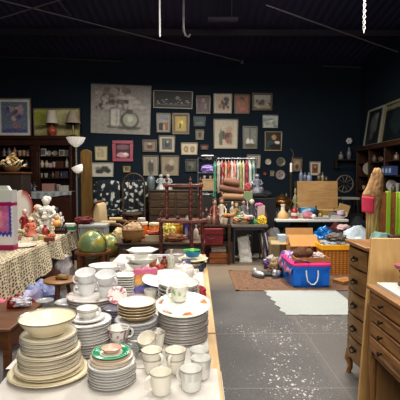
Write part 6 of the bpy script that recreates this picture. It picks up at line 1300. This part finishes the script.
# shiny clutter above the screen (candelabra on the hutch cupboard)
# ---- blue-white cloth, bags between hamper and totem
heap('white_cloth', 'pale blue-white cloth heap behind the wicker hamper', 'cloth', (oy(357, 232, 6.9).x, 6.9, .0), (.34, .24, .44), (176, 188, 196), 41, .25, 2.5)
heap('black_bag', 'black bin bag behind the pale cloth heap', 'bag', (oy(350, 222, 7.6).x, 7.5, 0), (.24, .26, .36), (26, 26, 32), 42, .25, 2.5, rough=.4)
heap('dark_coat', 'dark coat heap under the wheel-backed chair', 'coat', (oy(357, 210, 8.6).x+.15, 8.9, 0), (.22, .25, .42), (30, 30, 36), 43, .25)
heap('teal_cloth', 'grey-teal cloth behind the leaning plywood board', 'cloth', (oy(383, 236, 4.6).x, 4.6, .0), (.26, .2, .56), (104, 132, 126), 44, .2)
q = MB(); q.box(-.1, .1, -.06, .06, 0, .05); p = oy(398, 234, 4.5); tag(q.build('maroon_case', pm((60, 30, 30), .5), None, (p.x, 4.5, .9), bevel=.01), 'dark maroon case at right edge above plywood board', 'case')
q = MB(); q.box(-.14, .14, -.1, .1, 0, .9); tag(q.build('pedestal', pm((110, 84, 60), .7), None, (p.x, 4.52, 0)), 'brown pedestal under the dark maroon case', 'pedestal')
# ---- rugs
def rugmat():
    m, nt, b = new_mat('rug'); v = coords(nt); n = ntex(nt, v, 16, 4, .7); vo = nt.nodes.new('ShaderNodeTexVoronoi'); vo.inputs['Scale'].default_value = 17; L(nt, v, vo.inputs['Vector'])
    c = ramp(nt, vo.outputs['Distance'], [(.1, lin((58, 38, 36))), (.25, lin((116, 66, 54))), (.4, lin((136, 112, 90))), (.55, lin((84, 52, 46))), (.75, lin((120, 84, 64)))]); c = mix(nt, .35, c, ramp(nt, n.outputs[0], [(.3, lin((70, 50, 46))), (.7, lin((150, 124, 100)))]))
    L(nt, c, b.inputs['Base Color']); b.inputs['Roughness'].default_value = .95; bump(nt, b, n.outputs[0], .4, .01); return m
t = T('patterned_rug', 'worn reddish patterned rug under the blue tote', 'rug', (1.62, 6.2, 0)); RM = rugmat()
q = MB(); q.box(-1.06, 1.1, -.62, .62, 0, .008); q.build('pile', RM, t); q = MB()
for (xa, xb, ya, yb) in ((-1.06, 1.1, -.62, -.58), (-1.06, 1.1, .58, .62), (-1.06, -1.0, -.62, .62), (-.9, -.87, -.5, .5), (-.9, 1., -.5, -.47)): q.box(xa, xb, ya, yb, .008, .010)
q.build('border', pm((120, 92, 66), .95, 0, .3, 30), t)
q = MB()
def matf(u, v): return (1.04+.95*u+.02*math.sin(v*30)*(u < .02)+.012*noise.noise(Vector((v*9, u*9, 1)))-.08*v*(1-u), 4.57+1.05*v+.015*noise.noise(Vector((u*20, v*3, 2))), .004+.004*abs(noise.noise(Vector((u*7, v*7, 4)))))
q.grid(matf, 60, 60); tag(q.build('floor_mat', pm((168, 172, 168), .95, 0, .1, 30, bumpy=.5), solid=.006), 'pale grey-green ragged mat on the floor before blue tote', 'mat')
# ---- blue tote
p0 = oz(293, 291, .01); x0 = oy(292, 280, 5.7).x; x1 = oy(331.5, 280, 5.7).x; Y0, Y1 = 5.70, 6.46; cx, cy = (x0+x1)/2, (Y0+Y1)/2; BLU = pm((14, 112, 214), .4, 0, .06)
t = T('storage_tote', 'blue plastic storage tote with pink lid and white rope handle', 'tote', (cx, cy, .011)); w_, d_ = (x1-x0)/2, (Y1-Y0)/2; HT = .31
q = MB(); q.lathe([(.0, 0), (.93, 0), (.95, .02), (1, HT-.04), (1.03, HT-.04), (1.03, HT), (.97, HT), (.9, .02), (0, .02)], (0, 0, 0), 64, n=12); q.v = [(x*w_, y*d_, z) for x, y, z in q.v]
for sx in (-.72, .72): q.box(sx*w_-.05, sx*w_+.05, -d_*.985, -d_*.9, .03, HT-.04)
q.build('tub', BLU, t, sharp=30, bevel=0)
q = MB(); q.lathe([(1.04, HT), (1.06, HT+.01), (1.05, HT+.035), (.9, HT+.05), (0, HT+.05)], (0, 0, 0), 64, n=10); q.v = [(x*w_, y*d_, z) for x, y, z in q.v]; q.build('lid', pm((196, 52, 116), .45), t)
q = MB(); q.tube([(-.085, -d_-.012, HT-.05), (-.085, -d_-.03, HT-.12), (-.07, -d_-.035, HT-.2), (-.02, -d_-.035, HT-.25), (.03, -d_-.035, HT-.25), (.07, -d_-.035, HT-.2), (.085, -d_-.03, HT-.12), (.085, -d_-.012, HT-.05)], .011, 10); q.build('rope_handle', pm((206, 214, 220), .8), t)
LZ = .011+HT+.052
q = MB(); q.grid(lambda u, v: (cx-w_*1.12+.30*u+.02*math.sin(v*11), Y0+.02+.8*v, (LZ+.03+.02*math.sin(v*14+u*4)) - (max(0, .3-u)*.7)), 14, 30, lambda u, v: [(176, 70, 110), (86, 84, 150), (196, 150, 170), (120, 60, 90)][int((noise.noise(Vector((u*5, v*9, 3)))+1)*2) % 4]); tag(q.build('floral_cloth', vc(.9), solid=.006), 'pink and blue patterned cloth spilling over left of blue tote', 'cloth')
# wooden tray with plush on the lid
t = T('wooden_tray', 'shallow wooden tray on the lid of blue tote', 'tray', (cx+.02, Y0+.2, LZ)); q = MB(); OW = wood((150, 104, 62), (198, 148, 96), 'x', .5)
for (xa, xb, ya, yb) in ((-.25, .25, -.15, -.135), (-.25, .25, .135, .15), (-.25, -.235, -.14, .14), (.235, .25, -.14, .14)): q.box(xa, xb, ya, yb, 0, .065)
q.box(-.24, .24, -.14, .14, 0, .012); q.build('tray_body', OW, t)
t = T('plush_animal', 'brown plush animal lying in the wooden tray', 'plush toy', (cx-.09, Y0+.22, LZ+.015)); q = MB(); q.ball((0, 0, .085), (.13, .1, .09), 24, 16, amp=.25, fr=4, seed=3); q.build('body', pm((104, 70, 50), .95, 0, .35, 40, bumpy=.8), t); q = MB(); q.ball((.09, -.05, .11), (.065, .06, .06), 18, 12, amp=.2, fr=5); q.build('head', pm((120, 82, 60), .95, 0, .35, 40, bumpy=.8), t)
for s in (-1, 1): q = MB(); q.ball((.1+.035*s, -.03, .17), (.02, .014, .022), 10, 7); q.build('ear', pm((90, 60, 46), .95), t)
heap('white_shoe', 'white and pink baby shoe bundle at right of the tray', 'bundle', (cx+.14, Y0+.2, LZ+.015), (.09, .07, .06), (206, 190, 192), 52, .5, 4)
# ---- cardboard boxes behind
CB = pm((176, 130, 78), .85, 0, .1, 6)
def openbox(x, y, z, w, d, h, label, c, flap=.12, rz_=0):
    t = T('cardboard_box', label, 'box', (x, y, z), rz_); q = MB()
    q.box(-w/2, w/2, -d/2, -d/2+.006, 0, h); q.box(-w/2, w/2, d/2-.006, d/2, 0, h); q.box(-w/2, -w/2+.006, -d/2, d/2, 0, h); q.box(w/2-.006, w/2, -d/2, d/2, 0, h); q.box(-w/2, w/2, -d/2, d/2, 0, .006); q.build('box_body', c, t)
    for (sy, an) in ((-1, 2.0), (1, 1.0)):
        q = MB(); q.box(-w/2, w/2, -.003, .003, 0, flap, M=tr(0, sy*d/2, h) @ rx(-.9 if sy < 0 else -.25)); q.build('flap', c, t)
    return t
p = oy(304, 240, 6.9); openbox(p.x, 7.0, 0, .50, .36, .42, 'open cardboard box behind the blue tote', CB, .28)
p = oy(279, 245, 7.2); openbox(p.x, 7.3, 0, .3, .3, .40, 'smaller pale carton left of the cardboard box', pm((166, 146, 112), .85), .1)
p = oy(283, 234, 7.5); q = MB(); q.box(-.14, .14, -.1, .1, 0, .13); tag(q.build('white_carton', pm((176, 188, 196), .7), None, (p.x, 7.3, .43), bevel=.004), 'pale blue-white carton sitting on smaller pale carton', 'box')
heap('khaki_cloth', 'khaki cloth heap left of blue tote', 'cloth', (oy(277, 255, 6.75).x, 6.75, .01), (.14, .14, .13), (132, 112, 82), 53)
heap('grey_bag', 'grey bag between desk and cartons', 'bag', (oy(270, 240, 7.9).x+.1, 8.0, 0), (.18, .18, .34), (92, 92, 90), 54, .3)
# ---- wicker hamper
HYc = 6.75; p = oy(339, 262, 6.5); x0 = oy(322, 260, 6.5).x; x1 = oy(357, 260, 6.5).x; w_ = (x1-x0)/2; t = T('wicker_hamper', 'orange-tan wicker hamper with yellow tray top', 'hamper', ((x0+x1)/2, 6.76, .0)); zt = oy(339, 249.5, 6.5).z
def wick():
    m, nt, b = new_mat('wicker'); v = coords(nt); wv = nt.nodes.new('ShaderNodeTexWave'); wv.bands_direction = 'Z'; wv.inputs['Scale'].default_value = 9; wv.inputs['Distortion'].default_value = 1.5; L(nt, v, wv.inputs['Vector'])
    w2 = nt.nodes.new('ShaderNodeTexWave'); w2.bands_direction = 'X'; w2.inputs['Scale'].default_value = 5; L(nt, v, w2.inputs['Vector']); mm = nt.nodes.new('ShaderNodeMath'); mm.operation = 'MULTIPLY'; L(nt, wv.outputs[1], mm.inputs[0]); L(nt, w2.outputs[1], mm.inputs[1])
    L(nt, ramp(nt, mm.outputs[0], [(.0, lin((150, 92, 34))), (.8, lin((206, 144, 66)))]), b.inputs['Base Color']); b.inputs['Roughness'].default_value = .7; bump(nt, b, mm.outputs[0], .5, .01); return m
q = MB(); q.box(-w_, w_, -.26, .26, 0, zt); q.build('hamper_body', wick(), t, bevel=.012)
q = MB(); q.box(-w_-.015, w_+.015, -.275, -.255, zt-.01, zt+.075); q.box(-w_-.015, w_+.015, .255, .275, zt-.01, zt+.075); q.box(-w_-.015, -w_+.01, -.26, .26, zt-.01, zt+.075); q.box(w_-.01, w_+.015, -.26, .26, zt-.01, zt+.075); q.box(-w_, w_, -.26, .26, zt, zt+.01); q.build('yellow_tray', pm((236, 172, 40), .5), t, bevel=.006)
hx = (x0+x1)/2
heap('grey_cloth', 'grey-blue folded cloth lying in yellow tray of hamper', 'cloth', (hx+.02, 6.78, zt+.012), (.24, .18, .06), (140, 150, 160), 61, .35, 4)
heap('silver_wrap', 'grey crumpled bundle on the grey-blue cloth', 'bundle', (hx+.03, 6.78, zt+.11), (.17, .12, .07), (112, 104, 98), 62, .5, 4)
heap('blue_foil', 'shiny bright blue foil bag left of the hamper top', 'bag', (oy(325, 240, 7.1).x, 7.2, .35), (.19, .14, .2), (18, 104, 170), 63, .45, 3, rough=.15)
q = MB(); q.box(-.2, .2, -.16, .16, 0, .34); tag(q.build('box', pm((60, 48, 40), .7), None, (oy(324, 240, 7.1).x, 7.22, 0)), 'dark box under the blue foil bag', 'box')
# orange-brown box right of hamper & planks on floor
q = MB(); q.box(-.14, .14, -.1, .1, 0, .05); p = oz(343, 283, 0); tag(q.build('wood_block', OW, None, (p.x+.02, p.y, .009), .5, bevel=.004), 'pale wooden board piece on floor right of blue tote', 'board')
# ---- silver shoes on rug
for k, px in enumerate((258, 277)):
    p = oz(px, 277, .01); t = T('shoe', '%s silver shoe on the patterned rug' % ('left', 'right')[k], 'shoe', (p.x, p.y, .011), (-.9, .9)[k], 'silver shoes on the rug'); q = MB()
    q.ball((0, 0, .055), (.13, .055, .05), 20, 12, flat=-.04); q.ball((-.07, 0, .08), (.05, .045, .055), 16, 10, flat=-.05); q.build('upper', pm((176, 178, 182), .3, .4), t); q = MB(); q.ball((0, 0, .015), (.135, .06, .015), 20, 8); q.build('sole', pm((70, 70, 74), .6), t)
p = oz(267, 276, .01); t = T('slatted_tray', 'small dark slatted tray between the silver shoes', 'tray', (p.x, p.y+.05, .011)); q = MB(); q.box(-.08, .08, -.1, .1, 0, .03); q.build('tray_base', pm((40, 42, 42), .5), t)
for k in range(5): q = MB(); q.box(-.075, .075, -.09+.042*k, -.07+.042*k, .03, .045); q.build('slat', pm((92, 96, 96), .4), t)
# ================================================================== NEAR RIGHT FURNITURE
WAL = wood((108, 78, 44), (162, 124, 78), 'y', .4, st=12); WALT = wood((128, 88, 48), (176, 128, 76), 'y', .4)
CXf = 1.24; Y0, Y1 = 2.84, 3.24; zt = 1.10; DX = .46
t = T('narrow_chest', 'tall narrow wooden chest of five drawers on curved legs', 'chest of drawers', (CXf+DX/2, (Y0+Y1)/2, 0)); d_ = (Y1-Y0)/2; w_ = DX/2
q = MB(); q.box(-w_+.012, w_, -d_+.012, d_-.012, .17, zt-.03); q.build('carcass', wood((84, 54, 30), (126, 86, 50), 'z', .45), t, bevel=.006)
q = MB(); q.box(-w_-.02, w_+.01, -d_-.012, d_+.012, zt-.03, zt); q.build('top_board', WALT, t, bevel=.008)
def bail(par, x, y, z, s=.045):
    q = MB(); q.box(x-.004, x, y-s*.95, y+s*.95, z-.012, z+.016); q.build('handle_plate', pm((52, 42, 26), .4, .7), par, bevel=.002)
    q = MB(); q.tube([(x-.006, y-s*.8, z+.004), (x-.02, y-s*.75, z-.014), (x-.024, y, z-.026), (x-.02, y+s*.75, z-.014), (x-.006, y+s*.8, z+.004)], .0045, 8); q.build('handle', pm((40, 32, 22), .35, .8), par)
edges = [zt-.04, .90, .71, .525, .345, .185]
for k in range(5):
    q = MB(); n = 14; ztp, zbt = edges[k]-.008, edges[k+1]+.008
    q.grid(lambda u, v: (-w_+.004-.014*math.sin(pi*u)**1.5, -d_+.03+(2*d_-.06)*u, zbt+(ztp-zbt)*v), n, 6)
    q.box(-w_+.004, -w_+.02, -d_+.03, d_-.03, zbt, ztp); dr = q.build('drawer', WAL, t, sharp=30)
    bail(dr, -w_-.012, 0, (ztp+zbt)/2, .045)
for sx in (-w_+.03, w_-.03):
    for sy in (-d_+.03, d_-.03): q = MB(); q.tube([(sx, sy, .2), (sx-.012*(1 if sx < 0 else -1), sy, .12), (sx+.004, sy, .05), (sx-.012*(1 if sx < 0 else -1), sy, 0)], [.03, .032, .02, .02], 10); q.build('leg', WALT, t)
q = MB(); q.prism([(-d_+.02, .2), (-d_+.02, .13), (-d_*.4, .165), (0, .15), (d_*.4, .165), (d_-.02, .13), (d_-.02, .2)], -w_+.0, -w_+.02, 'yz'); q.build('apron', WAL, t)
# plywood board
BYp = 2.74; a = oy(372, 238.5, BYp); b0 = oy(359, 400, BYp); sl = (a.x-b0.x)/(a.z-b0.z); zt = a.z
q = MB(); q.prism([(a.x-sl*zt, 0), (a.x, zt), (a.x+.62, zt-.004), (a.x+.62, 0)], BYp, BYp+.03); tag(q.build('plywood_board', wood((200, 158, 102), (230, 192, 136), 'z', .5, st=5), None, bevel=.003), 'pale plywood board standing between the narrow chest and near sideboard', 'board')
# near sideboard
NX = 1.13; Y0, Y1 = 1.50, 2.56; zt = .905; w_ = .25; cyn = (Y0+Y1)/2; d_ = (Y1-Y0)/2
t = T('sideboard', 'near wooden sideboard with four shallow drawers and open base', 'sideboard', (NX+w_, cyn, 0)); DW = wood((104, 68, 36), (186, 138, 84), 'y', .45, st=14); DWz = wood((110, 76, 42), (164, 120, 72), 'z', .45)
q = MB(); q.box(-w_-.015, w_, -d_-.015, d_+.015, zt-.028, zt); q.build('top_board', wood((140, 98, 56), (180, 134, 84), 'y', .45), t, bevel=.006)
q = MB(); q.box(-w_+.015, w_, -d_, d_, .45, zt-.028); q.build('carcass', DWz, t)
zr = [.875, .775, .68, .585, .48]
for k in range(4):
    q = MB(); q.box(-w_-.004, -w_+.016, -d_+.045, d_-.03, zr[k+1]+.006, zr[k]-.006); dr = q.build('drawer', DW, t, bevel=.006, label='slightly open drawer with dark shadow gap' if k == 0 else None)
    for y in (d_-.2, -d_+.25):
        q = MB(); q.lathe([(0, 0), (.006, 0), (.006, .012), (.014, .02), (.013, .028), (0, .03)], (-w_-.004, y, (zr[k]+zr[k+1])/2), 14, M=ry(-pi/2)); q.build('knob', pm((50, 38, 26), .4, .5), dr)
for sy in (-d_+.03, d_-.025):
    q = MB(); q.box(-w_, -w_+.045, sy-.022, sy+.022, .44, zt-.028); q.build('stile', DWz, t, bevel=.004)
    q = MB(); q.tube([(-w_+.03, sy, .46), (-w_+.022, sy, .36), (-w_+.03, sy, .2), (-w_+.018, sy, .06), (-w_+.01, sy, 0)], [.028, .024, .018, .018, .022], 12); q.build('leg', DWz, t)
    q = MB(); q.tube([(w_-.03, sy, .46), (w_-.03, sy, 0)], .02, 10); q.build('leg', DWz, t)
q = MB(); q.box(w_-.02, w_-.005, -d_+.03, d_-.03, .05, .46); q.build('back_panel', wood((150, 112, 70), (190, 150, 100), 'z', .5), t)
q = MB(); q.box(-w_+.02, w_-.02, d_-.02, d_-.005, .1, .45); q.build('end_panel', wood((160, 122, 76), (200, 160, 108), 'z', .5), t)
q = MB(); q.prism([(-w_+.03, -d_+.3), (w_-.04, -d_+.25), (w_-.05, d_-.02), (-w_+.04, d_-.012)], 0, .018, 'xy'); o = q.build('marble_slab', pm((206, 202, 194), .4, 0, .06, 8), None, (NX+w_, cyn, zt+.001)); tag(o, 'white slab lying on top of the near sideboard', 'slab')
p = oz(398, 284, zt+.02); t = T('carved_ornament', 'dark carved ornament with pink bowl at right edge of sideboard', 'ornament', (p.x+.02, p.y-.04, zt+.021)); q = MB(); q.lathe([(.035, 0), (.04, .01), (.018, .03), (.03, .05), (.02, .07), (.035, .09)], (0, 0, 0), 18); q.build('stand', pm((62, 40, 28), .5, bumpy=.3), t); q = MB(); q.lathe([(.02, .088), (.055, .11), (.06, .13), (.05, .13), (0, .1)], (0, 0, 0), 22); q.build('bowl', pm((166, 96, 104), .4), t)
# ================================================================== SMALL GOODS THAT FILL THE STALLS
# spotted table
for a in [
 ('cup', 34, 240, .07, .045, (190, 176, 160), 'cream cup near front edge of spotted table'),
 ('vase', 44, 236, .16, .05, (150, 60, 62), 'small red vase before the tallest lace figurine'),
 ('bottle', 29, 232, .26, .04, (120, 96, 70), 'brown bottle between red-robed and peach figurines'),
 ('figurine', 51, 236, .2, .05, (196, 180, 150), 'small cream figurine left of the orange gourd'),
 ('box', 48, 241, .05, .06, (120, 60, 50), 'small maroon box at front edge of spotted table'),
 ('vase', 63, 233, .16, .045, (60, 56, 58), 'dark vase right of the orange gourd'),
 ('box', 40, 239, .05, .06, (176, 160, 110), 'small straw-coloured box in front of peach figurine'),
 ('cup', 17, 240, .06, .05, (170, 130, 120), 'pinkish cup beside the doll box'),
]:
    p = on_l(a[1], a[2]); small(a[0], a[1], ZL_, p.y, a[3], a[4], a[5], a[6], group='small ornaments on the spotted table')
cluster(61, 230, .3, .06, [(176, 172, 166), (196, 180, 166), (70, 62, 58)], 'small white-robed figurine at far end of spotted table', 'figurine', 87, 24)
rosebunch(52, 238, .06, (178, 92, 70), 'rust fabric roses before the wooden gourd stand', 96)
rosebunch(33, 228, .08, (186, 150, 120), 'peach fabric roses behind small peach figurine', 97)
# bench and desk
for a in [
 ('bottle', 203, .30, .045, (60, 52, 50), DY+.12, 'dark bottle at left end of the dark bench'),
 ('vase', 209, .20, .06, (120, 96, 80), DY+.08, 'brown vase left of the red-dressed doll'),
 ('cup', 225.5, .11, .05, (190, 176, 160), DY+.06, 'cream cup in front of cream-dressed doll'),
 ('figurine', 226.5, .36, .06, (70, 60, 62), DY+.45, 'dark statuette behind the tan toy horse'),
 ('figurine', 232.5, .4, .06, (176, 168, 150), DY+.5, 'pale statuette behind left end of felt flowers'),
 ('vase', 239.8, .32, .05, (96, 120, 100), DY+.34, 'green vase between the two dolls behind felt flowers'),
 ('bottle', 247.6, .40, .04, (190, 186, 180), DY+.5, 'white bottle between black-haired and white-haired dolls'),
 ('figurine', 256, .36, .06, (150, 146, 160), DY+.5, 'lilac-grey statuette behind the pale carton'),
 ('cup', 251.8, .1, .045, (50, 60, 70), DY+.08, 'small dark cup right of the felt flower basket'),
 ('bottle', 266, .24, .04, (96, 60, 30), DY+.4, 'amber bottle at right end of grey desk'),
 ('vase', 264.5, .16, .04, (150, 140, 120), DY+.28, 'small tan vase behind yellow flowers'),
]: small(a[0], a[1], DZ, a[5], a[2], a[3], a[4], a[6], group='small goods on the bench and desk')
# things on the low dark cabinet and further behind the desk
for a in [
 ('box', 205, .45, .12, (70, 40, 36), 8.1, 0, 'dark red box standing on floor behind the bench'),
 ('box', 223, .5, .12, (26, 24, 26), 7.75, 0, 'black box standing on floor between bench and desk'),
 ('box', 229, .4, .1, (80, 70, 64), 7.5, 0, 'grey-brown box on floor beside the wooden crate'),
]: small(a[0], a[1], a[6], a[5], a[2], a[3], a[4], a[7])
# folding table
for a in [
 ('bottle', 279, .20, .035, (60, 80, 70), 8.8, 'green bottle behind the tan bell-shaped ornament'),
 ('cup', 287.5, .09, .05, (176, 150, 130), 8.45, 'tan cup between bell-shaped ornament and red lantern'),
 ('vase', 290, .18, .05, (120, 110, 104), 8.7, 'grey vase behind and left of the red lantern'),
 ('bottle', 298, .26, .035, (110, 70, 50), 8.75, 'brown bottle right of the red lantern'),
 ('box', 303, .09, .07, (190, 182, 170), 8.6, 'small white box left of the pink bundle'),
 ('cup', 314, .1, .05, (70, 60, 60), 8.45, 'dark cup right of the pink bundle'),
 ('bottle', 316.5, .24, .04, (30, 34, 40), 8.8, 'black bottle below middle of tan board'),
 ('vase', 321, .14, .05, (140, 120, 70), 8.4, 'gold vase left of the gilt basket'),
 ('box', 333, .12, .08, (120, 126, 130), 8.45, 'grey box right of the gilt basket'),
 ('bottle', 334.5, .22, .04, (150, 80, 70), 8.6, 'red-brown bottle near the white banded mug'),
 ('box', 336.5, .07, .09, (186, 180, 176), 8.3, 'flat white box at front right of folding table'),
 ('cup', 338, .12, .05, (90, 74, 60), 8.7, 'brown cup at far right end of folding table'),
]: small(a[0], a[1], TZ, a[5], a[2], a[3], a[4], a[6], group='small goods on the folding table')
# lower cupboard top of the hutch
for a in [
 ('box', 366, .2, .09, (150, 140, 126), 'pale box on lowest hutch shelf, far end'), ('vase', 371, .24, .07, (90, 84, 90), 'grey vase on lowest hutch shelf'),
 ('plate', 392, .2, .13, (176, 174, 170), 'white plate on second hutch shelf, near end'), ('bottle', 398, .26, .05, (70, 60, 54), 'dark bottle on lowest hutch shelf, near end'), ('cup', 379, .16, .07, (140, 120, 100), 'tan jar on lowest hutch shelf, middle'),
 ]: hs(a[0], a[1], 1.3 if 'second' in a[5] else .9, a[2], a[3], a[4], a[5], 4.40)
# floor goods by the tote and under the folding table
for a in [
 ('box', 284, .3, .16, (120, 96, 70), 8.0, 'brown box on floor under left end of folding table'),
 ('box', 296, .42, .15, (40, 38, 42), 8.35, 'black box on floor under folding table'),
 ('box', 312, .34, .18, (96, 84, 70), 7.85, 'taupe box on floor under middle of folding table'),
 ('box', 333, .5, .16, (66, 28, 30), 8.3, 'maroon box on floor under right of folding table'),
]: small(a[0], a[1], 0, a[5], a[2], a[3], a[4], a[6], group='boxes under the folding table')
for a in [
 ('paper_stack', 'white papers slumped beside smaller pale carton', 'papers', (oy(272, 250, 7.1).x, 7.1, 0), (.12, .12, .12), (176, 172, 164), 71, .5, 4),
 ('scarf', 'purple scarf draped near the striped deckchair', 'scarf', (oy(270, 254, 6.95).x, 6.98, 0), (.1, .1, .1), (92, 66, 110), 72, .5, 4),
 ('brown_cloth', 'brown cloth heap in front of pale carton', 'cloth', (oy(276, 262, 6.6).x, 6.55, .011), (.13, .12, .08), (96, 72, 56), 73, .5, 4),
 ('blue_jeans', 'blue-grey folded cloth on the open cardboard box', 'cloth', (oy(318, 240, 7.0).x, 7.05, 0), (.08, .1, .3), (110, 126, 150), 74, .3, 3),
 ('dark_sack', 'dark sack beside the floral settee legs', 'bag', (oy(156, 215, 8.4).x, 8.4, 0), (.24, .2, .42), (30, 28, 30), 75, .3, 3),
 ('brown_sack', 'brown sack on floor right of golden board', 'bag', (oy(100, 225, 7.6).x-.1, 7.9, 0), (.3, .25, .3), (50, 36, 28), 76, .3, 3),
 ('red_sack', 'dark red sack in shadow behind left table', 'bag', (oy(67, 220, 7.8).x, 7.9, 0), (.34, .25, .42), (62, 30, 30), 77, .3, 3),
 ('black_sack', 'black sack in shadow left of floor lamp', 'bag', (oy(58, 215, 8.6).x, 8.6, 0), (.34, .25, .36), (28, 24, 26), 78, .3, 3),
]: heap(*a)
# more ware near the plant stand end of the china table
for a in [
 ('cup', 150, 268, .08, .05, (200, 196, 190), 'plain white cup left of glass jar near gift bag'),
 ('vase', 164, 258, .11, .04, (112, 58, 50), 'small red vase behind patterned grey bowl'),
 ('bottle', 171, 260, .19, .035, (190, 186, 170), 'white bottle before plant stand posts'),
 ('cup', 186, 259, .09, .045, (96, 104, 140), 'blue-grey cup left of green dish'),
 ('cup', 152, 256, .1, .05, (176, 110, 70), 'terracotta cup left of plant stand left post'),
]:
    p = oz(a[1], a[2]+10, ZT); small(a[0], a[1], ZT, p.y, a[3], a[4], a[5], a[6], group='odd ware at far end of china table')
